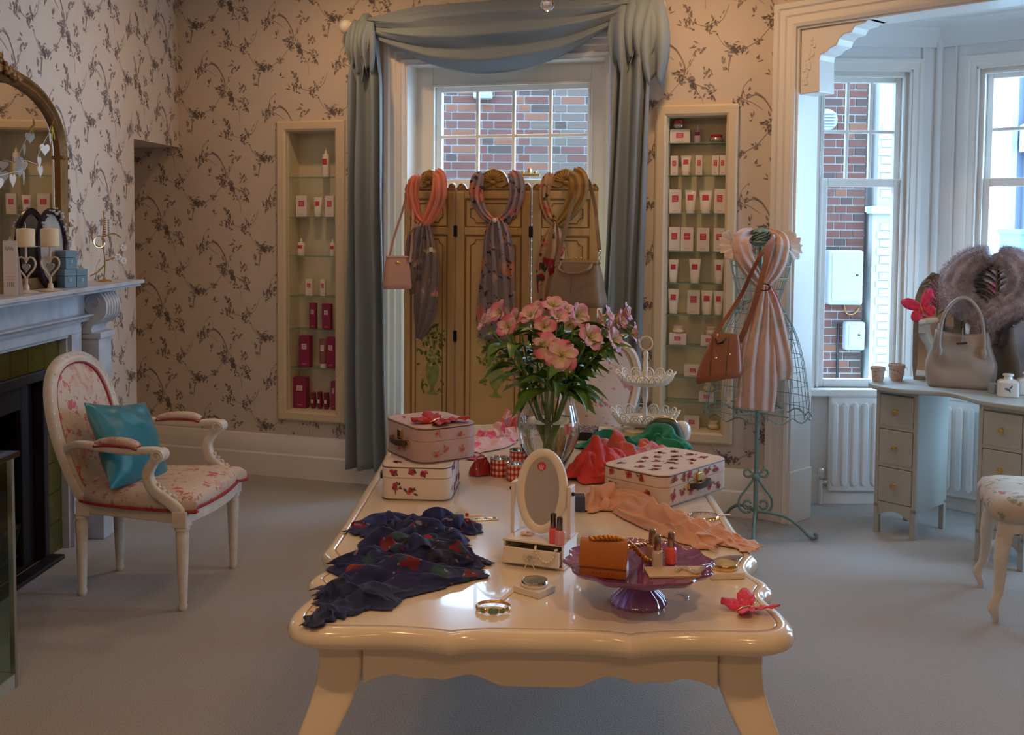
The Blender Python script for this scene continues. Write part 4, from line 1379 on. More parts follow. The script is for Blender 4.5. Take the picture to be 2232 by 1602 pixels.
# ------------------------------------------------------------------ cloth heaps
def heap(path, seed=0, nu=110, nv=56, wr=3.0, rough=.35, base=None, edge=.12, thin=2.2, wrinkle=.62):
    """path of (x, y, half width, height) on the table, laid as folded cloth"""
    P = cr([V((a, b, c, d)) for a, b, c, d in path], 24)
    L = len(P) - 1
    LEN = sum((V(path[i][:2]) - V(path[i + 1][:2])).length for i in range(len(path) - 1))
    def ev(u):
        x = min(max(u, 0), 1) * L; i = min(L - 1, int(x)); return P[i].lerp(P[i + 1], x - i)
    def f(u, v):
        p = ev(u)
        t = ev(u + .03) - ev(u - .03)
        t = V((t.x, t.y, 0)).normalized()
        nrm = V((-t.y, t.x, 0))
        a = v * 2 - 1
        hw = max(.004, p.z) * (1 + 2.2 * edge * noise.noise(V((u * 3.2, 3 * (a > 0), seed))))
        ph = a * wr * PI + seed + 1.1 * math.sin(u * 4 + seed) + 1.6 * noise.noise(V((u * 2.4, a * .9, seed)))
        env = max(0.0, 1 - abs(a) ** thin) * math.sin(PI / 2 * min(1, u * 7 + .1, (1 - u) * 7 + .1))
        z = max(0, p.w) * env * (1 - rough + rough * math.sin(ph) + .30 * rough * math.sin(ph * 2.1 + u * 4) + .35 * rough * math.sin(u * 10 + a * 2 + seed) + .4 * noise.noise(V((u * 4.5, a * 2.2, seed + 5))))
        q = V((p.x, p.y, 0)) + nrm * hw * (a + .07 * math.sin(ph))
        wx = V((u * LEN * 11 + seed, a * p.z * 26, seed)); wx = wx + V((noise.noise(wx * .7), noise.noise(wx * .7 + V((5, 1, 2))), 0)) * .9
        z += max(0, p.w) * env * wrinkle * (.95 * (2.4 * abs(noise.noise(wx)) - .55) + .34 * (2.4 * abs(noise.noise(wx * 2.1)) - .5))
        return (q.x, q.y, (base if base is not None else TH) + .0016 + max(0, z))
    mb = MB(); mb.grid(f, nu, nv)
    return mb


import numpy as np


def settle(mb, nu, nv, su, sv, seed, steps=70, iters=7, floor=None, bend=.93):
    """let a sheet with more cloth than room buckle and come to rest on the table (position based dynamics)"""
    p = np.array(mb.v, float).reshape(nv + 1, nu + 1, 3)
    b_ = TH if floor is None else floor
    fl = b_ + .002 + (p[..., 2] - b_) * .80
    rg_ = np.random.default_rng(int(seed * 10) + 1)
    du = np.linalg.norm(p[:, 1:] - p[:, :-1], axis=2) * su
    dv = np.linalg.norm(p[1:] - p[:-1], axis=2) * sv
    cu_, cv_ = float(np.median(du)), float(np.median(dv))
    p = p + rg_.normal(0, .0012, p.shape); p[..., 2] = np.maximum(p[..., 2], fl)
    vel = np.zeros_like(p)
    q = p.copy()
    def con(a, b, rest, k, lim=False):
        dlt = b - a
        l = np.linalg.norm(dlt, axis=2) + 1e-9
        c = (l - rest)
        if lim:
            c = np.minimum(c, 0)
        g = dlt * (k * .5 * c / l)[..., None]
        a += g; b -= g
    for s_ in range(steps):
        dt = .012
        vel[..., 2] -= 9.8 * dt
        q[:] = p + vel * dt
        for it in range(iters):
            for o_ in (0, 1):
                n_ = (q.shape[1] - o_) // 2 * 2
                con(q[:, o_:o_ + n_:2], q[:, o_ + 1:o_ + n_:2], du[:, o_:o_ + n_:2][:, :n_ // 2], 1.0)
                m_ = (q.shape[0] - o_) // 2 * 2
                con(q[o_:o_ + m_:2], q[o_ + 1:o_ + m_:2], dv[o_:o_ + m_:2][:m_ // 2], 1.0)
            for k_ in (2, 5):
                for o_ in range(0, 2 * k_, k_):
                    A_ = q[:, o_::2 * k_]; B_ = q[:, o_ + k_::2 * k_]
                    w_ = min(A_.shape[1], B_.shape[1])
                    if w_: con(A_[:, :w_], B_[:, :w_], cu_ * k_ * bend, .45, True)
                    A_ = q[o_::2 * k_]; B_ = q[o_ + k_::2 * k_]
                    w_ = min(A_.shape[0], B_.shape[0])
                    if w_: con(A_[:w_], B_[:w_], cv_ * k_ * bend, .45, True)
            low = q[..., 2] < fl
            q[..., 2][low] = fl[low]
            q[..., :2][low] = p[..., :2][low] + (q[..., :2][low] - p[..., :2][low]) * .35
        vel = (q - p) / dt * .90
        p[:] = q
    for _ in range(3):
        p[1:-1, 1:-1] = p[1:-1, 1:-1] * .5 + (p[:-2, 1:-1] + p[2:, 1:-1] + p[1:-1, :-2] + p[1:-1, 2:]) * .125
    r = MB(); r.v = [tuple(x) for x in p.reshape(-1, 3)]; r.f = mb.f
    # a whisker of lift keeps overlapping layers apart
    r.v = [(x, y, z + .0025 * (k % 7) / 7) for k, (x, y, z) in enumerate(r.v)] if False else r.v
    return r


def cloth(path, seed, su=1.05, sv=1.12, nu=84, nv=44, steps=40, **k):
    m = heap(path, seed, nu=nu, nv=nv, wrinkle=.55, **k)
    return settle(m, nu, nv, su, sv, seed, steps)


def tp(px, py, hw, h):
    p = tb(px, py)
    return (p.x, p.y, hw, h)


def merge(*ms):
    r = MB()
    for m in ms:
        r.add(m.v, m.f)
    return r


A['bluescarf'] = spots('navy_floral_chiffon', (.013, .022, .125), [((.16, .012, .03), 13, .30, 1.0), ((.02, .07, .09), 15, .28, 3.0), ((.20, .19, .28), 34, .17, 6.0), ((.26, .02, .02), 17, .17, 9.0)], .7, distort=.11, dscale=14, second=(5, (.010, .012, .04), .5), sheen=.08)
sc_t = thing('navy_scarf', 'crumpled navy chiffon scarf with red and teal flowers at the table corner', 'scarf')
mb = cloth([tp(775, 1170, .050, .030), tp(850, 1150, .062, .050), tp(930, 1160, .058, .052), tp(1000, 1155, .05, .045), tp(1032, 1165, .028, .015)], 1.0, wr=3.4)
mb = merge(mb, cloth([tp(785, 1195, .035, .03), tp(860, 1190, .06, .05), tp(950, 1185, .055, .055), tp(1020, 1180, .035, .03)], 5.0, wr=3))
ob('upper_folds', mb, A['bluescarf'], sc_t, smooth=180, solid=.0012)
mb = cloth([tp(735, 1235, .035, .03), tp(800, 1245, .065, .055), tp(890, 1235, .075, .065), tp(980, 1225, .07, .055), tp(1055, 1240, .035, .015)], 2.0, wr=3.6)
mb = merge(mb, cloth([tp(700, 1295, .03, .02), tp(760, 1285, .06, .045), tp(860, 1270, .07, .05), tp(960, 1262, .055, .035), tp(1060, 1255, .02, .008)], 3.0, wr=3))
ob('middle_folds', mb, A['bluescarf'], sc_t, smooth=180, solid=.0012)
A['bluechiffon'] = M('navy_chiffon_edge', (.016, .032, .14), .75, sheen=.1, var=(12, (.012, .018, .06), .6))
mb = cloth([tp(690, 1310, .03, .022), tp(740, 1305, .048, .04), tp(790, 1310, .05, .035), tp(870, 1320, .03, .012)], 4.0, wr=2.4)
mb = merge(mb, cloth([tp(675, 1368, .018, .010), tp(715, 1345, .035, .025), tp(770, 1325, .04, .03), tp(850, 1295, .04, .02), tp(960, 1275, .03, .010)], 7.0, wr=2))
ob('trailing_end', mb, A['bluechiffon'], sc_t, smooth=180, solid=.0012)

A['peach'] = spots('peach_gauze', (.70, .38, .26), [], .85, second=(6, (.62, .34, .24), .5), sheen=.3, bump=(250, .2))
sc_t = thing('peach_scarf', 'twisted peach gauze scarf lying in front of the rose suitcase', 'scarf')
mb = cloth([tp(1262, 1112, .05, .03), tp(1310, 1100, .065, .06), tp(1370, 1108, .07, .07), tp(1420, 1140, .06, .06), tp(1480, 1165, .055, .05), tp(1530, 1185, .045, .035), tp(1555, 1195, .02, .008)], 1.3, wr=2.2, rough=.28)
ob('twist', mb, A['peach'], sc_t, smooth=180, solid=.0012)
mb = cloth([tp(1420, 1120, .03, .03), tp(1480, 1140, .045, .032), tp(1560, 1170, .05, .026), tp(1610, 1188, .04, .012), tp(1648, 1198, .035, .003)], 2.6, wr=2.2, rough=.3)
ob('loose_end', mb, A['peach'], sc_t, smooth=180, solid=.0012)
mb = MB()
rg = random.Random(3)
mb = MB()
for k in range(18):
    p = tb(1640 + rg.uniform(-6, 6), 1186 + k * 1.1); mb.tube([(p.x - .02, p.y, TH + .004), (p.x + .012, p.y - .006 + rg.uniform(-.006, .006), TH + .0025)], .0009, 4)
ob('fringe', mb, A['peach'], sc_t, smooth=60, kind='stuff')
mb = MB()
for k in range(10):
    p = tb(1552 + rg.uniform(-4, 4), 1192 + k * 1.5); mb.tube([(p.x - .008, p.y, TH + .010), (p.x + .012, p.y - .012, TH + .003)], .0009, 4)
ob('fringe', mb, A['peach'], sc_t, smooth=60, kind='stuff')

A['redscarf'] = spots('coral_red_voile', (.62, .055, .05), [], .75, second=(5, (.50, .03, .03), .52), sheen=.1)
A['redprint'] = spots('coral_print_voile', (.70, .16, .14), [((.72, .45, .45), 12, .30, 2.0), ((.12, .24, .38), 14, .22, 5.0)], .75, distort=.05)
sc_t = thing('coral_scarf', 'bunched coral red voile scarf with a blue striped border beside the vase', 'scarf')
mb = cloth([tp(1245, 1048, .055, .055), tp(1290, 1040, .095, .10), tp(1340, 1035, .085, .09), tp(1385, 1025, .05, .04)], 1.7, wr=1.8, rough=.22)
ob('folds', mb, A['redscarf'], sc_t, smooth=180, solid=.0012)
mb = cloth([tp(1290, 1012, .05, .065), tp(1345, 1005, .07, .085), tp(1400, 1000, .065, .07), tp(1460, 990, .05, .04)], 4.2, wr=2.2)
ob('border', mb, A['redprint'], sc_t, smooth=180, solid=.0012)
A['teal'] = spots('emerald_voile', (.010, .25, .165), [], .7, second=(5, (.006, .17, .11), .5), sheen=.1)
sc_t = thing('emerald_scarf', 'emerald green voile scarf rippling behind the rose suitcase', 'scarf')
mb = cloth([tp(1268, 982, .05, .03), tp(1320, 975, .07, .055), tp(1380, 980, .06, .045), tp(1430, 975, .08, .085), tp(1465, 980, .075, .075), tp(1505, 984, .04, .02)], .6, wr=2.0, rough=.32)
ob('folds', mb, A['teal'], sc_t, smooth=180, solid=.0012)
A['pinkscarf'] = spots('pink_tie_dye', (.76, .50, .50), [((.72, .06, .17), 9, .42, 2.0), ((.80, .10, .28), 14, .28, 5.0)], .75, distort=.08, sheen=.3)
sc_t = thing('pink_scarf', 'pink and white tie dyed scarf trailing across the table behind the suitcases', 'scarf')
mb = cloth([tp(1010, 985, .06, .012), tp(1050, 972, .09, .03), tp(1080, 960, .085, .05), tp(1110, 955, .05, .04), tp(1122, 950, .03, .02)], 2.1, wr=2.4)
ob('folds', mb, A['pinkscarf'], sc_t, smooth=180, solid=.0012)
mb = cloth([tp(1092, 950, .03, .05), tp(1108, 944, .05, .10), tp(1124, 942, .035, .08)], 3.3, wr=1.6, rough=.2)
ob('gathered_top', mb, A['redprint'], sc_t, smooth=180, solid=.0012)
mb = cloth([tp(1018, 1000, .02, .010), tp(1032, 999, .028, .014), tp(1055, 994, .012, .004)], 3.9, nu=36, nv=20, wr=1)
ob('pink_satin_pouch', mb, M('hot_pink_satin', (.72, .06, .26), .4, sheen=.3), smooth=180, solid=.0012, label='hot pink satin pouch beside the pink suitcase', cat='pouch')

# ------------------------------------------------------------------ suitcases
def rrect(hw, hd, r, n=6):
    pts = []
    for cx, cy, a0 in ((hw - r, hd - r, 0), (-hw + r, hd - r, PI / 2), (-hw + r, -hd + r, PI), (hw - r, -hd + r, 3 * PI / 2)):
        pts += [(cx + r * math.cos(a0 + PI / 2 * k / n), cy + r * math.sin(a0 + PI / 2 * k / n)) for k in range(n + 1)]
    return pts


def blossoms(parent, faces, seed, dens, size, cols):
    """printed roses and sprigs on the case; faces = (origin, u axis, v axis, lu, lv)"""
    rg = random.Random(seed)
    ms = [MB() for _ in cols]
    for (o, u, v, lu, lv) in faces:
        o, u, v = V(o), V(u), V(v)
        nrm = u.cross(v).normalized() * .0011
        def put(poly, k, off):
            pts = [(a, b) for a, b in poly]
            if all(0 < a < lu and 0 < b < lv for a, b in pts):
                ms[k].add([o + u * a + v * b + nrm * off for a, b in pts], [tuple(range(len(pts)))])
        nx, ny = max(1, int(lu / (size * 2.7))), max(1, int(lv / (size * 2.5)))
        for i in range(nx):
            for j in range(ny):
                if rg.random() > dens:
                    continue
                cx, cy = (i + .5 + rg.uniform(-.25, .25) + (.25 if j % 2 else -.25)) * lu / nx, (j + .5 + rg.uniform(-.2, .2)) * lv / ny
                for _ in range(rg.choice((5, 7, 8))):
                    put(leaf2(cx + rg.uniform(-.7, .7) * size, cy + rg.uniform(-.7, .7) * size, size * rg.uniform(.6, 1.0), size * rg.uniform(.25, .42), rg.uniform(0, 6.28)), len(cols) - 1, 1)
                for _ in range(6):
                    a = rg.uniform(0, 6.28)
                    x, y = cx + .42 * size * math.cos(a), cy + .42 * size * math.sin(a)
                    put([(x + .34 * size * math.cos(t), y + .30 * size * math.sin(t)) for t in [PI / 3 * q for q in range(6)]], 0, 1.6)
                put([(cx + .3 * size * math.cos(t), cy + .3 * size * math.sin(t)) for t in [PI / 3 * q for q in range(6)]], 1, 2.2)
    for m, c in zip(ms, cols):
        if m.v:
            ob('printed_flowers', m, c, parent, smooth=0, norm=False, kind='stuff')


def suitcase(label, loc, rz, hw, hd, h, r, base, cols, seed, seam=.6, size=.02, hside='x', dens=.9):
    t = thing('suitcase', label, 'suitcase', loc, rz, group='little vintage suitcases on the table')
    zs = h * seam
    mb = MB(); p = rrect(hw, hd, r)
    mb.loft([[(x * .985, y * .985, 0) for x, y in p], [(x, y, .004) for x, y in p], [(x, y, zs - .001) for x, y in p]]); ob('case', mb, base, t, smooth=50)
    mb = MB(); mb.loft([[(x, y, zs + .001) for x, y in p], [(x, y, h - .004) for x, y in p], [(x * .985, y * .985, h) for x, y in p]]); ob('lid', mb, base, t, smooth=50)
    mb = MB(); mb.loft([[(x * .993, y * .993, zs - .002) for x, y in p], [(x * .993, y * .993, zs + .002) for x, y in p]]); ob('seam', mb, A['groove'], t, smooth=50)
    mb = MB()
    for z in (.004, h - .004):
        mb.tube([(x, y, z) for x, y in p], .0016, 5, closed=True)
    ob('piping', mb, cols[-1] if False else A['brownleather'], t, smooth=60)
    g = r * .8
    blossoms(t, [((-hw + g, -hd, .004), (1, 0, 0), (0, 0, 1), 2 * hw - 2 * g, zs - .006), ((-hw + g, -hd, zs + .003), (1, 0, 0), (0, 0, 1), 2 * hw - 2 * g, h - zs - .006),
                 ((hw, -hd + g, .004), (0, 1, 0), (0, 0, 1), 2 * hd - 2 * g, zs - .006), ((hw, -hd + g, zs + .003), (0, 1, 0), (0, 0, 1), 2 * hd - 2 * g, h - zs - .006),
                 ((-hw, hd - g, .004), (0, -1, 0), (0, 0, 1), 2 * hd - 2 * g, zs - .006),
                 ((-hw + g, -hd + g, h), (1, 0, 0), (0, 1, 0), 2 * hw - 2 * g, 2 * hd - 2 * g)], seed, dens, size, cols)
    # handle and latch on the opening side
    if hside == '+x':
        Rm = Matrix.Translation((hw, 0, zs * .8)) @ Matrix.Rotation(R(90), 4, 'Z')
    else:
        Rm = Matrix.Translation((-hw, 0, zs * .8)) @ Matrix.Rotation(R(-90), 4, 'Z')
    mb = MB(); mb.sweep(cr([(-.045, 0, 0), (-.040, -.014, 0), (0, -.018, -.003), (.040, -.014, 0), (.045, 0, 0)], 6), [(-.008, -.003), (.008, -.003), (.008, .003), (-.008, .003)], up=(0, 1, 0), M=Rm); ob('handle', mb, A['brownleather'], t, smooth=40)
    mb = MB()
    for s in (-1, 1):
        mb.box((s * .047, -.003, 0), (.014, .008, .014), Rm)
    mb.box((0, -.004, h * .18), (.022, .007, .03), Rm)
    ob('latch', mb, A['brass'], t, smooth=0, bevel=.002)
    return t


A['brownleather'] = M('dark_brown_leather', (.06, .03, .025), .4)
A['pk1'] = M('rose_print', (.60, .10, .18), .7); A['pk2'] = M('deep_rose_print', (.38, .03, .07), .7); A['gn'] = M('leaf_print_grey', (.10, .10, .12), .7)
A['rd1'] = M('red_rose_print', (.52, .12, .11), .7); A['rd2'] = M('dark_red_print', (.33, .03, .035), .7); A['gn2'] = M('leaf_print_green', (.20, .16, .10), .7)
A['lv1'] = M('dusty_pink_print', (.58, .30, .30), .7); A['lv2'] = M('salmon_print', (.66, .20, .15), .7); A['gn3'] = M('leaf_print_olive', (.34, .28, .26), .7)
p = tb(920, 1092)
c1 = (-.257, 3.03)
c1h = .098
suitcase('white suitcase with pink roses and grey leaves, bottom of the stack', (c1[0], c1[1], TH), R(-4), .098, .120, c1h, .03, M('white_paper_case', (.78, .70, .66), .6), [A['pk1'], A['pk2'], A['gn']], 5, .66, .0165, '-x')
suitcase('dusty pink patterned suitcase lying on the white rose suitcase', (-.235, 3.07, TH + c1h + .001), R(33), .098, .118, .102, .045, M('dusty_pink_paper', (.52, .34, .31), .6, var=(30, (.56, .42, .42), .6)), [A['lv2'], A['pk1'], A['gn3']], 8, .62, .012, '-x', .6)
suitcase('large cream suitcase scattered with red roses', (.4515, 3.0375, TH), R(-43), .111, .166, .092, .035, M('cream_paper_case', (.74, .60, .52), .6, var=(20, (.70, .55, .46), .6)), [A['rd1'], A['rd2'], A['gn2']], 11, .62, .0165, '+x', 1.0)

# ------------------------------------------------------------------ butterflies
def butterfly(label, loc, rz, sc_, wing, wing2, tilt=18, rot=None):
    t = thing('feather_butterfly', label, 'butterfly', loc, rz, group='feather butterflies', rot=rot)
    for s in (-1, 1):
        for (name, pts) in (('upper_wing', [(0, .006), (.008, .034), (.030, .058), (.058, .064), (.070, .050), (.062, .024), (.034, .002), (0, -.004)]), ('lower_wing', [(0, 0), (.026, .002), (.048, -.010), (.054, -.032), (.038, -.050), (.016, -.042), (.002, -.018)])):
            P = [tuple(q) for q in cr(pts, 4, closed=True)]
            mb = MB()
            def zf(x, y):
                return abs(x) * math.tan(R(tilt)) + .004 * math.sin(x * 220 + y * 90)
            n_ = len(P)
            cx, cy = sum(q[0] for q in P) / n_, sum(q[1] for q in P) / n_
            vs = [(s * cx * sc_, cy * sc_, zf(cx, cy) * sc_ + .003)]
            for f in (.5, 1.0):
                vs += [(s * (cx + (x - cx) * f) * sc_, (cy + (y - cy) * f) * sc_, zf(cx + (x - cx) * f, cy + (y - cy) * f) * sc_ + .003) for x, y in P]
            fs = [(0, 1 + i, 1 + (i + 1) % n_) for i in range(n_)] + [(1 + i, 1 + n_ + i, 1 + n_ + (i + 1) % n_, 1 + (i + 1) % n_) for i in range(n_)]
            mb.add(vs, fs)
            ob(name, mb, wing if name[0] == 'u' else wing2, t, smooth=60, solid=.0012)
    mb = MB(); mb.tube([(0, -.03 * sc_, .004), (0, -.01 * sc_, .006), (0, .012 * sc_, .006), (0, .022 * sc_, .005)], [.001, .0035, .003, .0012], 8)
    for s in (-1, 1):
        mb.tube(cr([(0, .022 * sc_, .005), (s * .008 * sc_, .034 * sc_, .008), (s * .014 * sc_, .044 * sc_, .008)], 4), .0006, 5)
    ob('glitter_body', mb, A['goldj'], t, smooth=60)
    return t


A['wing1'] = spots('hot_pink_feather', (.74, .05, .13), [((.62, .30, .12), 90, .22, 1.0)], .75, sheen=.08, distort=.01)
A['wing2'] = M('pink_feather', (.78, .06, .18), .75, sheen=.08, bump=(180, .5))
A['wing3'] = M('scarlet_feather', (.46, .012, .012), .7, sheen=.05, bump=(180, .5))
butterfly('hot pink feather butterfly on the bare corner of the table', tb(1625, 1332) + V((0, 0, .001)), R(-62), .78, A['wing1'], A['wing2'])
c2 = V((-.235, 3.07, TH + c1h + .1055))
butterfly('scarlet feather butterfly with gold body on the dusty pink suitcase', c2 + V((.02, -.05, 0)), R(-30), 1.15, A['wing3'], A['wing3'], 6)

# ------------------------------------------------------------------ vase of alstroemeria
VB = V((.118, 3.31, TH))
vt = thing('glass_vase', 'clear glass vase of water holding pink flowers', 'vase', VB)
A['vase'] = M('clear_glass', (.97, .99, .98), .02, trans=1, ior=1.46, spec=.5)
A['water'] = M('vase_water', (.93, .97, .93), .0, trans=1, ior=1.33)
po = [(.0, 0), (.046, 0), (.052, .004), (.066, .03), (.088, .075), (.100, .115), (.101, .14), (.094, .175), (.087, .205), (.086, .225), (.090, .25), (.094, .262)]
pi_ = [(r - .003 if i else 0, z) for i, (r, z) in enumerate(po)]
inner = [(.0, .010), (.044, .010), (.062, .032), (.084, .076), (.0968, .115), (.0978, .14), (.0908, .175), (.084, .205), (.083, .225), (.087, .25), (.092, .262)]
mb = MB(); mb.lathe(po + inner[::-1], 40, cap=False); ob('vase_glass', mb, A['vase'], vt, smooth=60)
mb = MB(); mb.lathe([(0, .0105), (.0436, .0105), (.0615, .032), (.0835, .076), (.0962, .115), (.0972, .138), (.094, .158), (.0, .158)], 40, cap=False); ob('water', mb, A['water'], vt, smooth=60)


def petalmat(name, c0, c1, c2):
    m, t, p = nt(name)
    setp(p, Roughness=.6, Sheen_Weight=.2, Subsurface_Weight=0.0)
    co = coords(t)
    sx = t.nodes.new('ShaderNodeSeparateXYZ'); t.links.new(co, sx.inputs[0])
    mr = t.nodes.new('ShaderNodeMapRange'); mr.inputs[1].default_value = 0; mr.inputs[2].default_value = .046
    t.links.new(sx.outputs[0], mr.inputs[0])
    r = t.nodes.new('ShaderNodeValToRGB')
    r.color_ramp.elements[0].color = rgba(c0); r.color_ramp.elements[0].position = .15
    r.color_ramp.elements[1].color = rgba(c2); r.color_ramp.elements[1].position = .92
    e = r.color_ramp.elements.new(.55); e.color = rgba(c1)
    t.links.new(mr.outputs[0], r.inputs[0]); t.links.new(r.outputs[0], p.inputs['Base Color'])
    return m


A['petal'] = petalmat('pale_petal', (.72, .58, .36), (.80, .50, .55), (.76, .24, .40))
A['petal2'] = petalmat('deep_petal', (.75, .54, .40), (.78, .36, .42), (.72, .10, .26))
A['petalin'] = petalmat('inner_petal', (.70, .58, .22), (.78, .55, .55), (.74, .30, .44))
A['leafm'] = M('alstroemeria_leaf', (.075, .165, .022), .4, var=(25, (.12, .24, .04), .6), coat=.15)
A['stemm'] = M('flower_stem', (.17, .30, .05), .45)
def petal_mesh(name, L, wd, curl, mat):
    def f(u, v):
        a = v * 2 - 1
        x = L * u
        w_ = wd * math.sin(PI * min(1, (u * .86 + .06))) ** .7 * (.35 + .65 * min(1, u * 1.8))
        return (x, a * w_, .55 * L * u * (1 - u * .55) * curl + .12 * L * a * a * (1 - u) - .25 * L * max(0, u - .7) + .002 * math.sin(u * 9 + a * 3))
    mb = MB(); mb.grid(f, 8, 6)
    o = ob(name, mb, mat, smooth=180)
    me = o.data
    bpy.data.objects.remove(o)
    return me
PM = [petal_mesh('petal', .044, .0225, 1.15, A['petal']), petal_mesh('petal', .044, .0225, 1.15, A['petal2'])]
PI2 = petal_mesh('inner_petal', .042, .014, 1.5, A['petalin'])
def leaf_mesh(L, wd):
    def f(u, v):
        a = v * 2 - 1
        return (L * u, a * wd * math.sin(PI * u ** .75) ** .9, .10 * L * math.sin(PI * u) - .22 * L * u * u + abs(a) * wd * .35 * math.sin(PI * u))
    mb = MB(); mb.grid(f, 9, 4)
    o = ob('leaf', mb, A['leafm'], smooth=180); me = o.data; bpy.data.objects.remove(o)
    return me
LM = [leaf_mesh(.105, .019), leaf_mesh(.13, .022), leaf_mesh(.085, .017)]
rg = random.Random(21)
heads = [(1062, 706, .02, 0, .85), (1098, 684, -.03, 1, 1.05), (1112, 716, -.06, 1, 1.0), (1160, 694, .04, 0, 1.0), (1187, 716, -.02, 1, 1.0), (1207, 672, .05, 0, .95), (1213, 698, .02, 0, .95), (1253, 690, -.02, 0, 1.1), (1281, 738, -.08, 0, 1.1), (1298, 702, .05, 1, .9), (1330, 742, -.05, 0, 1.05), (1338, 698, .03, 1, 1.05), (1356, 684, .06, 1, .9), (1373, 728, .02, 0, .95), (1194, 758, -.12, 1, 1.1), (1224, 776, -.14, 1, 1.2), (1130, 698, .06, 1, .95), (1080, 690, .05, 0, .9), (1176, 682, .08, 1, .95), (1230, 684, .07, 0, .95), (1318, 722, -.02, 0, 1.0), (1264, 716, .03, 1, .95), (1316, 690, .08, 0, .9)]
for k, (px, py, dy, pm, s) in enumerate(heads):
    hp = at(px, py, VB.y + dy)
    t = thing('alstroemeria_stem', 'wide open pink alstroemeria leaning out low over the vase rim' if k in (14, 15) else ('deep pink alstroemeria on a leafy stem in the glass vase' if pm else 'pale pink alstroemeria on a leafy stem in the glass vase'), 'flower', VB, group='alstroemeria stems in the vase')
    h = hp - VB
    ang = math.atan2(h.y, h.x)
    b = V((.030 * math.cos(ang + PI + rg.uniform(-.8, .8)), .030 * math.sin(ang + PI + rg.uniform(-.8, .8)), .014))
    rim = V((h.x, h.y, 0)); rim = rim.normalized() * min(.062, rim.length * .6) + V((rg.uniform(-.012, .012), rg.uniform(-.012, .012), .25))
    P = cr([b, (b + rim) * .5 + V((0, 0, .0)), rim, rim + (h - rim) * .6 + V((0, 0, .01)), h - V((0, 0, .006))], 7)
    mb = MB(); mb.tube(P, [.0032] * (len(P) - 4) + [.0026, .0024, .002, .0018], 7); ob('stem', mb, A['stemm'], t, smooth=60)
    # blossom
    out = V((h.x * 1.2 + rg.uniform(-.03, .03), -.10 + h.y * .5 + rg.uniform(-.05, .03), .07 + rg.uniform(-.03, .05))).normalized()
    if k in (14, 15):
        out = V((rg.uniform(-.15, .15), -1, .25)).normalized()
    fl = thing('blossom', None, None, h)
    fl.parent = t
    fl.rotation_euler = out.to_track_quat('Z', 'Y').to_euler()
    fl.scale = (s, s, s)
    tw = rg.uniform(0, 2)
    for q in range(6):
        o = ob('petal' if q % 2 == 0 else 'inner_petal', PM[pm] if q % 2 == 0 else PI2, None, fl)
        op = rg.uniform(-12, 14) + (-18 if k in (14, 15) else 14)
        o.rotation_euler = (0, R(-op), tw + q * PI / 3)
        o.rotation_mode = 'XYZ'
        o.matrix_basis = Matrix.Rotation(tw + q * PI / 3, 4, 'Z') @ Matrix.Rotation(R(-op - 6), 4, 'Y')
    mb = MB()
    for q in range(5):
        a = q * 1.256 + tw
        mb.tube([(0, 0, .002), (.006 * math.cos(a), .006 * math.sin(a), .018), (.010 * math.cos(a), .010 * math.sin(a), .028)], .0006, 4)
    ob('stamens', mb, A['goldleaf'] if 'goldleaf' in A else A['stemm'], fl, smooth=60)
    # leaves
    for q in range(7):
        f = rg.uniform(.50, .90)
        i = int(f * (len(P) - 1))
        o = ob('leaf', LM[rg.randrange(3)], None, t, loc=P[i])
        az = ang + rg.uniform(-1.5, 1.5)
        if rg.random() < .35:
            az = rg.uniform(0, 6.28)
        o.rotation_euler = (rg.uniform(-.5, .5), R(rg.uniform(-38, 22)), az)
        sc__ = rg.uniform(.85, 1.15)
        o.scale = (sc__, sc__, sc__)

# ------------------------------------------------------------------ two tier cake stand
A['lace'] = M('white_enamel', (.76, .74, .68), .25, coat=.4)
p = tb(1405, 938)
t = thing('tiered_stand', 'white two tier stand with lacy scalloped plates and a ring handle', 'cake stand', p)
pxm = p.y / 2300
def tier(z, r, rise, nsc, name):
    mb = MB(); mb.lathe([(.008, z), (r * .55, z - .004), (r * .78, z + .002), (r * .86, z + rise * .35), (r * .845, z + rise * .36), (r * .76, z + .006), (r * .5, z + .001), (.008, z + .004)], 40, cap=False)
    o = ob(name, mb, A['lace'], t, smooth=60)
    mb = MB()
    for k in range(nsc):
        a0 = 2 * PI * k / nsc
        for rr, hh in ((1.0, 1.0), (.62, .62), (.28, .32)):
            pts = []
            for q in range(9):
                e = PI * q / 8
                da = math.cos(e) * PI / nsc * rr * .96
                zz = rise * .36 + math.sin(e) * rise * .64 * hh
                rad = r * (.86 + .14 * math.sin(e) * hh)
                pts.append((rad * math.cos(a0 + da), rad * math.sin(a0 + da), z + zz))
            mb.tube(pts, .0026 if rr == 1 else .0019, 6)
        for q in (-.5, .5):
            mb.tube([(r * .86 * math.cos(a0), r * .86 * math.sin(a0), z + rise * .36), (r * .97 * math.cos(a0 + q * PI / nsc * .9), r * .97 * math.sin(a0 + q * PI / nsc * .9), z + rise * .84)], .0016, 5)
    ob('lace_rim', mb, A['lace'], o, smooth=60)
tier(.028, .132, .05, 16, 'lower_plate')
tier(.178, .114, .045, 14, 'upper_plate')
mb = MB(); mb.lathe([(.04, 0), (.045, .004), (.02, .02), (.009, .03), (.010, .08), (.007, .10), (.011, .13), (.008, .178), (.011, .19), (.007, .21), (.010, .25), (.007, .27), (.011, .292), (.004, .302)], 16); ob('stem', mb, A['lace'], t, smooth=50)
for k in range(3):
    a = 2 * PI * k / 3 + .5
    mb = MB(); mb.tube(cr([(.05 * math.cos(a), .05 * math.sin(a), .024), (.085 * math.cos(a), .085 * math.sin(a), .014), (.095 * math.cos(a), .095 * math.sin(a), .004)], 5), .004, 6); ob('foot', mb, A['lace'], t)
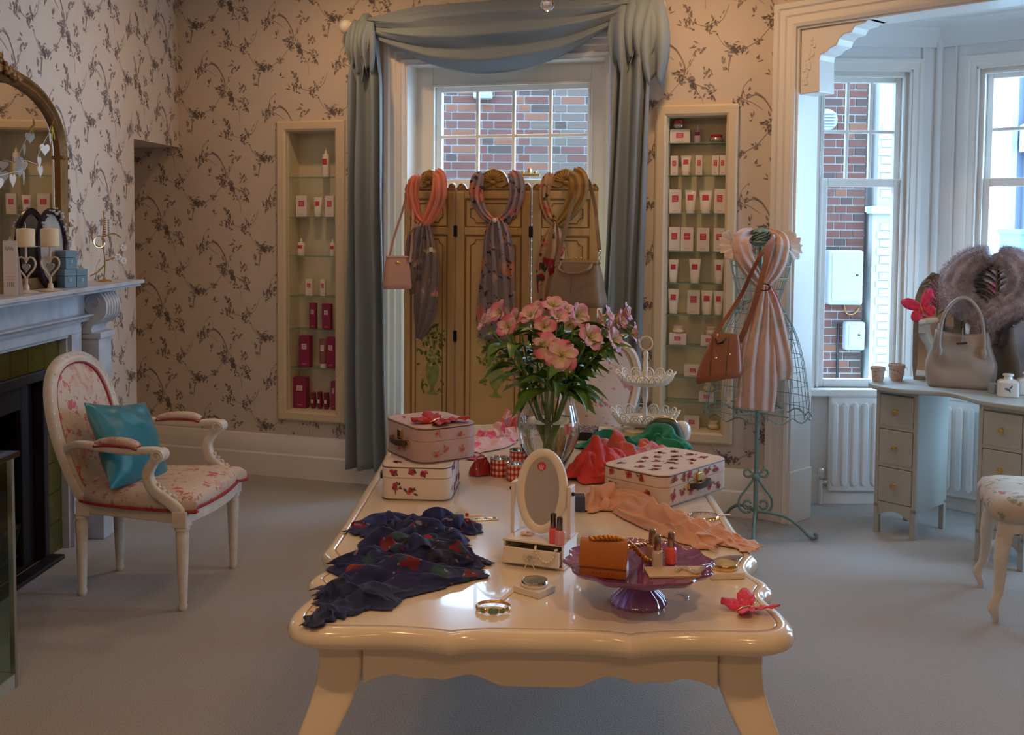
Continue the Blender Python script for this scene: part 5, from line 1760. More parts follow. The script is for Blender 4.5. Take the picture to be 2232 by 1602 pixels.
mb = MB(); mb.tube([(.024 * math.cos(a), 0, .328 + .026 * math.sin(a)) for a in [2 * PI * k / 24 for k in range(24)]], .0038, 8, closed=True); ob('ring_handle', mb, M('ivory_ring', (.70, .58, .40), .3), t)

# ------------------------------------------------------------------ gingham tins, coin purse, notebook
def gingham():
    m, t, p = nt('red_gingham')
    setp(p, Roughness=.35)
    tc = t.nodes.new('ShaderNodeTexCoord'); sx = t.nodes.new('ShaderNodeSeparateXYZ'); t.links.new(tc.outputs['Object'], sx.inputs[0])
    at2 = t.nodes.new('ShaderNodeMath'); at2.operation = 'ARCTAN2'; t.links.new(sx.outputs[1], at2.inputs[0]); t.links.new(sx.outputs[0], at2.inputs[1])
    outs = []
    for src, k in ((at2.outputs[0], 14 / (2 * PI)), (sx.outputs[2], 58)):
        mu = t.nodes.new('ShaderNodeMath'); mu.operation = 'MULTIPLY'; mu.inputs[1].default_value = k; t.links.new(src, mu.inputs[0])
        fr = t.nodes.new('ShaderNodeMath'); fr.operation = 'FRACT'; t.links.new(mu.outputs[0], fr.inputs[0])
        lt = t.nodes.new('ShaderNodeMath'); lt.operation = 'LESS_THAN'; lt.inputs[1].default_value = .5; t.links.new(fr.outputs[0], lt.inputs[0])
        outs.append(lt.outputs[0])
    a = mixc(t, outs[0], (.78, .66, .58), (.58, .10, .08)); b = mixc(t, outs[0], (.58, .10, .08), (.40, .012, .015))
    t.links.new(mixc(t, outs[1], a, b), p.inputs['Base Color'])
    return m
A['gingham'] = gingham()
for (px, py, h, r, lb) in ((1090, 1036, .056, .030, 'red gingham tin standing beside the red coin purse'), (1123, 1046, .052, .027, 'smaller red gingham tin standing before the other two'), (1131, 1020, .060, .030, 'red gingham tin tucked behind the oval mirror against the vase')):
    p = tb(px, py)
    t = thing('gingham_tin', lb, 'tin', p, group='red gingham tins')
    mb = MB(); mb.lathe([(r * .98, 0), (r, .002), (r, h - .003)], 28, cap=False); mb.lathe([(0, 0.0005), (r * .98, .0005)], 28, cap=False); ob('wall', mb, A['gingham'], t, smooth=60)
    mb = MB(); mb.lathe([(r, h - .003), (r * 1.03, h - .001), (r * 1.0, h), (r * .95, h - .004), (r * .95, .003), (0, .003)], 28, cap=False); ob('silver_rim', mb, A['chrome'], t, smooth=50)
p = tb(1048, 1034)
t = thing('coin_purse', 'small red leather coin purse with a gold clasp', 'purse', p, R(35))
rings = []
for k in range(9):
    f = k / 8
    rings.append([(x, y, .004 + .046 * f) for x, y in se(.040 * (1 - .55 * f ** 2), .026 * (1 - f) + .003, 2.4, 24)])
mb = MB(); mb.loft(rings); ob('pouch', mb, M('red_leather', (.33, .012, .012), .4, coat=.2), t, smooth=60)
mb = MB(); mb.tube(cr([(-.020, 0, .046), (-.012, 0, .056), (.012, 0, .056), (.022, 0, .046)], 5), .003, 8); mb.ball((0, 0, .062), .004, 8); ob('clasp', mb, A['brass'], t)
mb = MB(); mb.tube([(.004, -.012, .030), (.010, -.009, .046)], .002, 6); ob('gold_bar', mb, A['brass'], t)
p = tb(1262, 952)
t = thing('patterned_notebook', 'black edged box with a pink speckled lid behind the vase', 'box', p, R(-16))
mb = MB(); mb.bx(-.10, .06, -.06, .06, 0, .028); ob('box', mb, M('black_card', (.02, .02, .025), .5), t, smooth=0, bevel=.002)
mb = MB(); mb.bx(-.101, .061, -.061, .061, .0285, .032); ob('lid', mb, spots('speckled_card', (.08, .06, .07), [((.60, .30, .34), 60, .35, 1.0), ((.65, .58, .55), 75, .3, 4.0)], .6, distort=.01), t, smooth=0)
p = tb(1447, 958)
t = thing('green_pouch', 'dark green quilted pouch with a copper clasp under the tiered stand', 'purse', p, R(-12))
rings = []
for k in range(12):
    f = k / 11
    rings.append([(x * (1 + .03 * math.sin(8 * math.atan2(y, x))), y, .075 * f) for x, y in se(.075 * math.sqrt(max(.02, 1 - (f * .93) ** 2.2)), .045 * math.sqrt(max(.02, 1 - (f * .95) ** 2)), 2.2, 32)])
mb = MB(); mb.loft(rings); ob('pouch', mb, M('bottle_green_velvet', (.015, .06, .03), .6, sheen=.4), t, smooth=60)
mb = MB(); mb.tube(cr([(-.045, -.004, .058), (-.025, -.004, .076), (.025, -.004, .078), (.046, -.004, .060)], 6), .0045, 8); ob('clasp_frame', mb, A['goldj'], t)
p = tb(1388, 952)
mb = MB(); mb.bx(-.035, .035, -.03, .03, 0, .022); ob('cream_box', mb, M('cream_card', (.66, .58, .34), .6), loc=p, rz=R(25), smooth=0, bevel=.002, label='small cream card box under the tiered stand', cat='box')
p = tb(1484, 956)
mb = MB(); mb.lathe([(.0, 0), (.03, 0), (.036, .02), (.034, .045), (.018, .062), (0, .066)], 20); ob('china_egg', mb, A['lace'], loc=p, smooth=60, label='white glazed china ornament beside the green pouch', cat='ornament')

# ------------------------------------------------------------------ oval dressing mirror with drawer
PW = M('white_satin_paint', (.80, .74, .68), .3, coat=.15)
pl, pr = tb(1097, 1226), tb(1228, 1243)
u = (pr - pl); rzm = math.atan2(u.y, u.x); wd = u.length
mo = (pl + pr) / 2
t = thing('dressing_mirror', 'small white oval tabletop mirror on a one drawer base', 'mirror', mo, rzm)
dp = .105
mb = MB(); mb.bx(-wd / 2 - .004, wd / 2 + .004, -.004, dp + .004, 0, .005); ob('plinth', mb, PW, t, smooth=0, bevel=.002)
mb = MB()
mb.bx(-wd / 2, -wd / 2 + .005, 0, dp, .005, .052); mb.bx(wd / 2 - .005, wd / 2, 0, dp, .005, .052); mb.bx(-wd / 2, wd / 2, dp - .005, dp, .005, .052); mb.bx(-wd / 2 - .002, wd / 2 + .002, -.001, dp + .001, .052, .057)
ob('drawer_case', mb, PW, t, smooth=0, bevel=.001)
mb = MB(); y0 = -.018
mb.bx(-wd / 2 + .006, wd / 2 - .006, y0, y0 + .006, .008, .044); mb.bx(-wd / 2 + .007, -wd / 2 + .010, y0 + .006, dp - .01, .008, .040); mb.bx(wd / 2 - .010, wd / 2 - .007, y0 + .006, dp - .01, .008, .040); mb.bx(-wd / 2 + .007, wd / 2 - .007, y0 + .006, dp - .01, .008, .011)
dr = ob('drawer', mb, PW, t, smooth=0, bevel=.001)
mb = MB(); mb.ball((0, y0 - .006, .027), .006, 10); ob('glass_knob', mb, A['vase'], dr)
mb = MB()
for s in (-1, 1):
    mb.tube(cr([(0, y0 - .004, .024), (s * .010, y0 - .006, .034), (s * .016, y0 - .006, .024), (s * .004, y0 - .006, .020), (s * .012, y0 - .006, .002)], 5), .0012, 5)
ob('ribbon', mb, M('ivory_ribbon', (.72, .64, .58), .5), dr)
for s in (-1, 1):
    mb = MB(); mb.bx(s * (wd / 2 - .004) - .0045, s * (wd / 2 - .004) + .0045, dp * .45, dp * .78, .057, .178); ob('upright', mb, PW, t, smooth=0, bevel=.002)
mc = V((0, dp * .56, .160)); rx, rzz = .052, .088
Mm = Matrix.Translation(mc) @ Matrix.Rotation(R(-8), 4, 'X')
mb = MB()
ring = [(V((rx * math.cos(a), 0, rzz * math.sin(a)))) for a in [2 * PI * k / 48 for k in range(48)]]
mb.sweep(ring, [(-.0095, -.006), (.0095, -.006), (.0095, .003), (.005, .006), (-.005, .006), (-.0095, .003)], up=(0, -1, 0), closed=True, M=Mm); ob('oval_frame', mb, PW, t, smooth=35)
mb = MB(); mb.add([Mm @ V(((rx - .004) * math.cos(a), -.001, (rzz - .004) * math.sin(a))) for a in [2 * PI * k / 48 for k in range(48)]], [tuple(range(48))]); ob('mirror_glass', mb, A['mirror'], t, smooth=0, norm=False)
mb = MB(); mb.disc((-.004, -.0022, .056), .0105, .0105, 20); mb.M = None
st = MB(); st.add(mb.v, mb.f, Mm); so = ob('round_sticker', st, A['redlab'], t, smooth=0, norm=False)
st = MB()
for k in range(3):
    b_ = MB(); b_.disc((-.004 + (k - 1) * .004, -.0026, .057 - abs(k - 1) * .002), .0016, .0045, 8, (1 - k) * .4); st.add(b_.v, b_.f, Mm)
b_ = MB(); b_.disc((-.004, -.0026, .051), .0050, .0016, 8); st.add(b_.v, b_.f, Mm)
ob('sticker_emblem', st, A['palepink'], so, smooth=0, norm=False)
for s in (-1, 1):
    mb = MB(); mb.ball((s * (wd / 2 + .003), dp * .56, .160), .005, 10); ob('pivot_knob', mb, A['black'], t)

I0 = Matrix.Translation(mo) @ Matrix.Rotation(rzm, 4, 'Z')
def polish(label, loc, col, cap, s=1.0):
    t = thing('nail_polish', label, 'nail polish', loc, random.uniform(0, 1), group='nail polish bottles')
    mb = MB(); mb.loft([[(x, y, z * s) for x, y in se(w_ * s, w_ * s, 5, 20)] for z, w_ in ((0, .0095), (.001, .0105), (.030, .0105), (.034, .0085), (.0355, .006))]); ob('bottle', mb, col, t, smooth=40)
    mb = MB(); mb.lathe([(.0070 * s, .0355 * s), (.0078 * s, .037 * s), (.0070 * s, .066 * s), (.005 * s, .068 * s), (0, .068 * s)], 20); ob('cap', mb, cap, t, smooth=40)
    return t
A['gun'] = M('gunmetal_cap', (.20, .17, .16), .18, metal=1)
A['champ'] = M('champagne_cap', (.52, .42, .28), .18, metal=1)
polish('coral pink nail polish with a dark cap on the mirror base', I0 @ V((.044, .012, .0575)), M('coral_polish', (.80, .09, .12), .1, coat=1), A['gun'], .98)
polish('pale pink nail polish with a dark cap on the mirror base', I0 @ V((.062, -.002 + .006, .0575)), M('candy_polish', (.78, .32, .42), .1, coat=1), A['gun'], .92)
def pearls(label, pts, r, loc=(0, 0, 0), name='pearl_bracelet'):
    t = thing(name, label, 'bracelet', loc)
    P = cr(pts, 6)
    mb = MB(); mb.tube(P, r * .2, 5); ob('string', mb, A['lace'], t)
    d = 0; last = None; me = None
    for p_ in P:
        if last is None or (p_ - last).length >= r * 1.9:
            if me is None:
                mb = MB(); mb.ball((0, 0, 0), r, 10); o = ob('pearl', mb, A['pearl'], t, loc=p_, smooth=180); me = o.data
            else:
                o = ob('pearl', me, None, t, loc=p_)
            last = p_
    return t
A['pearl'] = M('pearl', (.82, .74, .62), .18, coat=.6)
pearls('pearl bracelet hanging out of the white mirror drawer', [I0 @ V(q) for q in ((.006, .000, .047), (.012, -.020, .046), (.018, -.023, .034), (.030, -.024, .024), (.044, -.024, .022), (.054, -.023, .032), (.058, -.020, .047), (.058, -.004, .046))], .0034)
p = I0 @ V((-.03, .045, .0578))
mb = MB()
for k in range(5):
    a = 2 * PI * k / 5
    mb.ball((.010 * math.cos(a), .010 * math.sin(a), .003), .006, 8, (1.3, 1, .5))
mb.tube(cr([(-.03, -.02, .002), (-.036, -.02, .02), (-.034, -.018, .034)], 4), .0007, 5)
ob('hair_ornament', mb, M('blush_silk', (.75, .52, .46), .5), loc=p, smooth=60, label='blush silk flower hair ornament on the mirror base', cat='hair ornament')
p = tb(1263, 1112)
mb = MB(); mb.bx(-.012, .014, -.02, .02, 0, .042); ob('navy_ring_box', mb, M('navy_card', (.05, .075, .14), .6), loc=p, smooth=0, bevel=.002, label='small navy box behind the oval mirror', cat='box')

# compact mirrors on white boxes
def compact(label, loc, rz, w_, d_, h_, rr, metal, ell=1.0):
    t = thing('boxed_compact', label, 'compact mirror', loc, rz, group='compact mirrors on white boxes')
    mb = MB(); mb.bx(-w_, w_, -d_, d_, 0, h_); ob('gift_box', mb, M('white_card', (.78, .71, .66), .6), t, smooth=0, bevel=.0015)
    mb = MB(); mb.lathe([(0, h_), (rr * .92, h_), (rr, h_ + .003), (rr, h_ + .010), (rr * .95, h_ + .013), (rr * .88, h_ + .013), (rr * .86, h_ + .0115), (0, h_ + .0125)], 40, M=Matrix.Diagonal((1, ell, 1, 1))); cm = ob('compact_case', mb, metal, t, smooth=40)
    mb = MB(); mb.lathe([(0, h_ + .0135), (rr * .84, h_ + .0128)], 36, cap=False, M=Matrix.Diagonal((1, ell, 1, 1))); ob('lid_inlay', mb, M('sage_enamel' if metal is A['chrome'] else 'gold_mirror', (.34, .36, .32) if metal is A['chrome'] else (.75, .62, .35), .12, metal=.6), t, smooth=60)
compact('silver rimmed compact mirror on a small white box', tb(1165, 1290), R(-38), .034, .030, .014, .0285, A['chrome'])
compact('gold rimmed pocket mirror on a white box behind the purple stand', tb(1578, 1252), R(6), .038, .034, .014, .030, A['goldj'])

# ------------------------------------------------------------------ purple cake stand and what lies on it
CS = tb(1394, 1322) + V((0, .02, 0))
t = thing('purple_cake_stand', 'purple glass cake stand with a wavy rim', 'cake stand', CS)
A['purple'] = M('amethyst_glass', (.30, .09, .28), .08, trans=.45, ior=1.45, coat=.5)
A['purple2'] = M('iridescent_lilac_glass', (.44, .22, .52), .1, trans=.3, coat=1.0)
wv = lambda a, r: 1 + (.035 * math.cos(12 * a) if r > .12 else 0)
PZ = .078
mb = MB(); mb.lathe([(0, PZ - .006), (.05, PZ - .006), (.11, PZ - .004), (.145, PZ + .001), (.153, PZ + .009), (.150, PZ + .012), (.140, PZ + .006), (.11, PZ + .0005), (0, PZ)], 96, wav=wv); ob('plate', mb, A['purple'], t, smooth=40)
rib = lambda a, r: 1 + .03 * math.cos(20 * a)
mb = MB(); mb.lathe([(.056, 0), (.058, .006), (.052, .018), (.034, .034), (.025, .048), (.024, .060), (.034, PZ - .006)], 80, wav=rib); ob('foot', mb, A['purple2'], t, smooth=40)
PT = CS.z + PZ + .001
def onp(px, py, h=0.0):
    return on(px, py, PT + h)
# tan purse
fl, frp = onp(1268, 1258), onp(1370, 1268)
u = frp - fl; rzq = math.atan2(u.y, u.x); pw = u.length
pc = (fl + frp) / 2 + V((0, .022, 0))
A['cognac'] = M('cognac_leather', (.40, .125, .022), .35, bump=(120, .1), coat=.2)
t = thing('tan_purse', 'tan leather purse with a twisted chain on the purple stand', 'purse', pc, rzq)
ph_ = .072
mb = MB(); mb.prism([(-.018, 0), (-.020, .012), (-.017, .026), (-.004, ph_), (.014, ph_), (.020, .03), (.018, 0)], -pw / 2, pw / 2, 'yz'); ob('body', mb, A['cognac'], t, smooth=25, bevel=.003)
mb = MB(); mb.prism([(-.0195, .022), (-.022, .022), (-.0215, .030), (-.0085, ph_ - .004), (-.003, ph_ + .003), (.015, ph_ + .003), (.015, ph_), (-.004, ph_)], -pw / 2 - .001, pw / 2 + .001, 'yz'); ob('flap', mb, A['cognac'], t, smooth=25, bevel=.0015)
mb = MB()
for k in range(6):
    mb.ball((-.02 + k * .008, -.0212, .013), .0012, 6, (1.4, 1, 1))
ob('gilt_lettering', mb, A['brass'], t)
Iq = (Matrix.Translation(pc) @ Matrix.Rotation(rzq, 4, 'Z')).inverted()
Pc = cr([Iq @ q for q in (on(1285, 1174, PT + .074), on(1330, 1172, PT + .080), on(1365, 1180, PT + .070), on(1388, 1200, PT + .032), on(1415, 1222, PT + .008), on(1440, 1205, PT + .006), on(1425, 1185, PT + .010), on(1395, 1188, PT + .025), on(1365, 1192, PT + .065))], 16)
mb = MB()
for s in (0, PI):
    Q = []
    for i, p_ in enumerate(Pc):
        tg = (Pc[min(i + 1, len(Pc) - 1)] - Pc[max(i - 1, 0)]).normalized(); a_ = tg.orthogonal().normalized(); b_ = tg.cross(a_)
        Q.append(p_ + (a_ * math.cos(i * .9 + s) + b_ * math.sin(i * .9 + s)) * .0031)
    mb.tube(Q, .0031, 6)
ob('twisted_chain', mb, M('amber_chain', (.62, .25, .04), .25, metal=.6), t, smooth=60)
polish('gold capped pearl nail polish on the purple stand', onp(1432, 1236), M('pearl_polish', (.50, .42, .42), .1, coat=1), A['champ'], 1.0)
polish('red capped bronze nail polish behind the pearl one on the purple stand', onp(1421, 1222), M('bronze_polish', (.42, .24, .12), .1, coat=1), A['champ'], 1.0)
polish('bright coral nail polish with a champagne cap on the purple stand', onp(1462, 1228), M('bright_coral_polish', (.80, .10, .08), .1, coat=1), A['champ'], .98)
t = thing('bracelet_card', 'beige card holding a crystal bracelet on the purple stand', 'card', onp(1475, 1248), R(4))
mb = MB(); mb.bx(-.062, .062, -.030, .030, 0, .003); ob('card', mb, M('beige_card', (.58, .42, .27), .6), t, smooth=0)
mb = MB()
rg = random.Random(2)
for k in range(22):
    f = k / 21
    mb.ball((.0 + .055 * f, -.006 + .014 * math.sin(f * 7) + rg.uniform(-.002, .002), .007), rg.uniform(.003, .0055), 7)
ob('crystal_bracelet', mb, M('crystal_bead', (.78, .76, .72), .08, metal=.5, coat=1), t, smooth=0)

# ------------------------------------------------------------------ loose jewellery on the table
p = tb(1075, 1328)
t = thing('gem_bracelet', 'gold bracelet set with oval turquoise stones', 'bracelet', p, R(-4))
mb = MB(); mb.tube([(.034 * math.cos(a), .027 * math.sin(a), .005 + .0 * a) for a in [2 * PI * k / 40 for k in range(40)]], .0022, 8, closed=True, M=Matrix.Diagonal((1, 1, 1, 1))); mb.tube([(.034 * math.cos(a), .027 * math.sin(a), .0085) for a in [2 * PI * k / 40 for k in range(40)]], .0012, 6, closed=True); ob('band', mb, A['goldj'], t, smooth=60)
A['turq'] = M('turquoise_stone', (.10, .28, .22), .25, coat=.5)
for k, (a, s) in enumerate(((-2.7, .8), (-2.15, .9), (-1.5, 1.15), (-.95, .85), (-.5, .6))):
    Mx = Matrix.Translation((.035 * math.cos(a), .028 * math.sin(a), .0065)) @ Matrix.Rotation(a + PI / 2, 4, 'Z')
    mb = MB(); mb.ball((0, 0, 0), .0068 * s, 10, (1.3, .35, .85), Mx); g = ob('stone', mb, A['turq'], t)
    mb = MB(); mb.tube([Mx @ V((.0092 * s * math.cos(q), 0, .0062 * s * math.sin(q))) for q in [2 * PI * i / 16 for i in range(16)]], .0011, 5, closed=True); ob('setting', mb, A['goldj'], g)
p = tb(1533, 1130)
t = thing('bead_bangle', 'silver and gold beaded bangle beside the rose suitcase', 'bracelet', p, R(10))
mb = MB(); mb.tube([(.038 * math.cos(a), .032 * math.sin(a), .0075) for a in [2 * PI * k / 40 for k in range(40)]], .003, 8, closed=True); ob('band', mb, A['chrome'], t)
for k in range(22):
    a = 2 * PI * k / 22
    if k == 0:
        mb = MB(); mb.ball((0, 0, 0), .0042, 8); o0 = ob('bead', mb, A['goldj'], t, loc=(.041 * math.cos(a), .035 * math.sin(a), .0045))
    else:
        ob('bead', o0.data, None, t, loc=(.041 * math.cos(a), .035 * math.sin(a), .0045))
mb = MB(); mb.bx(.045, .085, .018, .030, 0, .001); ob('paper_tag', mb, A['carton'], t, smooth=0)
p = tb(1060, 1134)
t = thing('hair_slide', 'narrow gold hair slide set with green stones', 'hair slide', p, R(12))
mb = MB(); mb.bx(-.035, .032, -.004, .004, .001, .004); ob('bar', mb, A['goldj'], t, smooth=0, bevel=.001)
for k in range(5):
    mb = MB(); mb.ball((-.026 + k * .012, 0, .005), .0042, 8, (1.2, .8, .6)); ob('stone', mb, A['turq'] if k % 2 == 0 else A['goldj'], t)
p = tb(1008, 1126)
t = thing('stone_ring', 'small ring with a pale stone and a red bead near the white suitcase', 'ring', p, R(8))
mb = MB(); mb.ball((-.012, 0, .006), .010, 10, (1.4, .8, .6)); ob('pale_stone', mb, M('moonstone', (.45, .50, .60), .1, coat=1), t)
mb = MB(); mb.ball((.012, 0, .005), .005, 8); ob('red_bead', mb, A['redlid'], t)
mb = MB(); mb.tube([(-.03, 0, .0015), (.06, .006, .0015)], .0012, 5); ob('pin', mb, A['goldj'], t)
p = tb(712, 1338)
mb = MB(); mb.M = Matrix.Rotation(R(-28), 4, 'Z'); mb.bx(-.038, .03, -.005, .005, 0, .002); ob('scarf_tag', mb, M('pink_tag', (.74, .52, .50), .5), loc=p, smooth=0, label='pale pink swing tag sticking out of the navy scarf', cat='tag')
p = tb(1585, 1222)
mb = MB(); mb.M = Matrix.Rotation(R(22), 4, 'Z')
mb.loft([[(x, w_ * math.cos(q), .006 + h_ * math.sin(q)) for q in [PI * i / 6 * 2 for i in range(6)]] for x, w_, h_ in ((-.045, .001, .001), (-.02, .010, .004), (.01, .012, .005), (.03, .008, .004), (.045, .001, .001))])
ob('grey_feather', mb, M('grey_feather', (.26, .21, .22), .8, bump=(200, .5)), loc=p, smooth=60, label='grey feather tip behind the purple stand', cat='feather')
p = tb(1108, 1296)
mb = MB(); mb.M = Matrix.Rotation(R(68), 4, 'Z'); mb.bx(-.035, .03, -.005, .005, 0, .0015); ob('clear_tag', mb, A['carton'], loc=p, smooth=0, label='pale paper strip beside the small white box', cat='tag')
p = tb(1480, 1300)
mb = MB(); mb.tube([(.020 * math.cos(a), .020 * math.sin(a), .002) for a in [R(-60 + 15 * k) for k in range(11)]], .0014, 6); ob('thin_bangle', mb, A['chrome'], loc=p, label='thin silver bangle beside the foot of the purple stand', cat='bracelet')
p = tb(1275, 1190)
mb = MB()
rg = random.Random(9)
for k in range(16):
    mb.ball((rg.uniform(-.02, .02), rg.uniform(-.02, .02), .005 + rg.uniform(0, .01)), .005, 7)
ob('crystal_cluster', mb, M('clear_bead', (.7, .68, .60), .1, metal=.3, coat=1), loc=p, smooth=60, label='cluster of crystal beads between the oval mirror and the tan purse', cat='beads')
# ------------------------------------------------------------------ fireplace on the chimney breast
def LF(name, label, cat, t, d, z, **k):          # a thing in the left wall's frame: local x away from the camera, local -y into the room
    return thing(name, label, cat, Lw(t, d, z), LRZ, **k)


fp = LF('fireplace', 'veined white marble fireplace with scrolled corbels and olive tiled surround', 'fireplace', FPC, 0, 0)
A['marble2'] = M('veined_marble', (.56, .59, .64), .3, var=(7, (.36, .39, .46), .25))
SX = 1.13                                         # half length of the shelf
# shelf: two stepped slabs
mb = MB(); mb.bx(-SX, SX, -.205, .0, 1.208, 1.228); mb.bx(-SX + .012, SX - .012, -.190, 0, 1.194, 1.208); ob('mantel_shelf', mb, A['marble'], fp, smooth=0, bevel=.004)
mb = MB(); mb.bx(-.74, .74, -.075, 0, 1.085, 1.194); ob('frieze', mb, A['marble2'], fp, smooth=0, bevel=.002)
rings = []
for x in (-.74, .76):
    rings.append([(x, y, z) for y, z in ((0, 1.086), (-.118, 1.086), (-.118, 1.078), (-.10, 1.066), (-.092, 1.052), (-.085, 1.050), (0, 1.050))])
mb = MB(); mb.loft(rings); ob('frieze_moulding', mb, A['marble'], fp, smooth=20)
mb = MB()
mb.bx(-.70, .70, -.070, 0, 1.0, 1.050); mb.bx(-.69, .69, -.055, 0, .985, 1.0)
for s in (-1, 1):
    mb.bx(min(s * .60, s * .70), max(s * .60, s * .70), -.070, 0, 0, 1.0); mb.bx(min(s * .585, s * .60), max(s * .585, s * .60), -.05, 0, 0, .99)
ob('inner_architrave', mb, A['marble'], fp, smooth=0, bevel=.003)
for s in (-1, 1):
    x0, x1 = (.72, .90) if s > 0 else (-.90, -.72)
    mb = MB(); mb.bx(x0 + .02, x1 - .02, -.135, 0, .16, .98); mb.bx(x0, x1, -.155, 0, 0, .16); mb.bx(x0 + .008, x1 - .008, -.150, 0, .965, .995); ob('pilaster', mb, A['marble'], fp, smooth=0, bevel=.004)
    # scrolled corbel: side outline extruded along the wall
    out = [(0, .985), (-.10, .985), (-.105, 1.01), (-.115, 1.03), (-.145, 1.045), (-.172, 1.075), (-.180, 1.115), (-.172, 1.155), (-.150, 1.182), (-.12, 1.193), (0, 1.193)]
    mb = MB(); P = [tuple(q) for q in cr(out, 4)]
    mb.prism(P, x0 + .008, x1 - .008, 'yz'); cb = ob('corbel', mb, A['marble'], fp, smooth=40, bevel=.003)
    mb = MB()
    for xx in (x0 + .006, x1 - .006):
        sp_ = [(xx, -.118 + (.052 - .0026 * k) * math.cos(.42 * k - 1.2), 1.135 + (.052 - .0026 * k) * math.sin(.42 * k - 1.2)) for k in range(18)]
        mb.tube(sp_, .004, 6)
        mb.tube(cr([(xx, -.09, 1.06), (xx, -.06, 1.035), (xx, -.035, 1.0)], 5), .003, 5)
    ob('volute', mb, A['marble2'], cb, smooth=60)
    mb = MB()
    for k in range(5):
        xx = x0 + .03 + k * .03
        mb.tube(cr([(xx, -.16, 1.185), (xx, -.182, 1.12), (xx, -.170, 1.07), (xx, -.13, 1.04)], 5), .006, 6)
    ob('fluting', mb, A['marble'], cb, smooth=60)
for s in (-1, 1):
    for j in range(7):
        mb = MB(); a, b = (.44, .585) if s > 0 else (-.585, -.44)
        mb.bx(a + .001, b - .001, -.018, .0, .0 + j * .14 + .001, j * .14 + .139 if j < 6 else .983); ob('tile', mb, A['tile'], fp, smooth=0, bevel=.003)
for k in range(6):
    mb = MB(); mb.bx(-.44 + k * .1467 + .001, -.44 + (k + 1) * .1467 - .001, -.018, 0, OPH + .001, .983); ob('tile', mb, A['tile'], fp, smooth=0, bevel=.003)
mb = MB(); mb.bx(-.44, -.40, -.03, .02, 0, OPH); mb.bx(.40, .44, -.03, .02, 0, OPH); mb.bx(-.44, .44, -.03, .02, OPH - .045, OPH + .002)
mb.bx(-.40, -.30, .02, .05, 0, OPH - .04); mb.bx(.30, .40, .02, .05, 0, OPH - .04); mb.bx(-.30, .30, .02, .05, OPH - .16, OPH - .04)
ob('iron_insert', mb, A['iron'], fp, smooth=0, bevel=.006)
mb = MB(); mb.bx(-.42, -.41, .02, .42, 0, OPH); mb.bx(.41, .42, .02, .42, 0, OPH); mb.bx(-.42, .42, .41, .42, 0, OPH); mb.bx(-.42, .42, .02, .42, OPH - .01, OPH); mb.bx(-.42, .42, .0, .42, 0, .004)
ob('firebox', mb, A['firebox_black'], fp, smooth=0)
mb = MB(); mb.bx(-.44, .44, -.10, -.03, 0, .02); ob('hearth', mb, A['iron'], fp, smooth=0, bevel=.006)
mb = MB()
for k in range(9):
    mb.tube([(-.28 + k * .07, .06, .06), (-.28 + k * .07, .03, .2)], .008, 6)
mb.bx(-.3, .3, .03, .07, .18, .2); mb.bx(-.3, .3, .04, .30, .05, .06)
ob('grate', mb, A['iron'], fp, smooth=30)

# ------------------------------------------------------------------ overmantel mirror
MZ = 1.2285
def lx(px, py, d=.03):
    t_, z_ = lw(px, py, d)
    return FPC - t_, z_
mr = LF('overmantel_mirror', 'arched gilt overmantel mirror with a carved crest', 'mirror', FPC, 0, MZ)
hw = lx(141, 400)[0]; zt = lx(40, 190)[1] - MZ; zs = lx(143, 345)[1] - MZ
pts = [(hw, 0), (hw, zs * .5), (hw, zs)]
for k in range(1, 13):
    a = PI / 2 * k / 12
    pts.append((hw * math.cos(a) ** .75, zs + (zt + .05 - zs) * math.sin(a) ** .95))
pts += [(-x, z) for x, z in pts[-2::-1]]
mb = MB(); mb.sweep([(x, -.02, z) for x, z in pts], [(-.032, -.02), (.030, -.02), (.032, 0), (.022, .016), (.006, .022), (-.006, .012), (-.02, .016), (-.032, .006)], up=(0, -1, 0)); ob('gilt_frame', mb, A['gold'], mr, smooth=50)
mb = MB(); mb.bx(-hw - .03, hw + .03, -.045, 0, 0, .05); ob('base_rail', mb, A['gold'], mr, smooth=0, bevel=.006)
mb = MB(); mb.add([(x * .985, -.012, z * .99) for x, z in pts], [tuple(range(len(pts)))]); ob('mirror_glass', mb, A['mirror2'] if 'mirror2' in A else A['mirror'], mr, smooth=0, norm=False)
mb = MB()
rg = random.Random(6)
for k in range(60):
    a = rg.uniform(-1, 1)
    mb.ball((a * .20, -.045 + rg.uniform(-.012, .01), zt + .055 - .03 * abs(a) + rg.uniform(0, .075) * (1 - abs(a))), rg.uniform(.012, .022), 7, (1.2, .8, .9))
ob('crest', mb, A['gold'], mr, smooth=60)
mb = MB()
for s in (-1, 1):
    mb.tube([(s * (hw - .035), -.03, zs - .0), (s * (hw + .036), -.03, zs - .0)], .009, 8)
    for k in range(8):
        mb.ball((s * (hw + .012), -.045, .08 + k * (zs - .12) / 7), .007, 6, (.8, .6, 2.2))
ob('collar', mb, A['gold'], mr, smooth=60)

# ---- white heart garland hung over the mirror
def heart(sz):
    out = []
    for k in range(28):
        a = 2 * PI * k / 28
        out.append((sz * .0625 * 16 * math.sin(a) ** 3 / 1.0, sz * .0625 * (13 * math.cos(a) - 5 * math.cos(2 * a) - 2 * math.cos(3 * a) - math.cos(4 * a))))
    return out


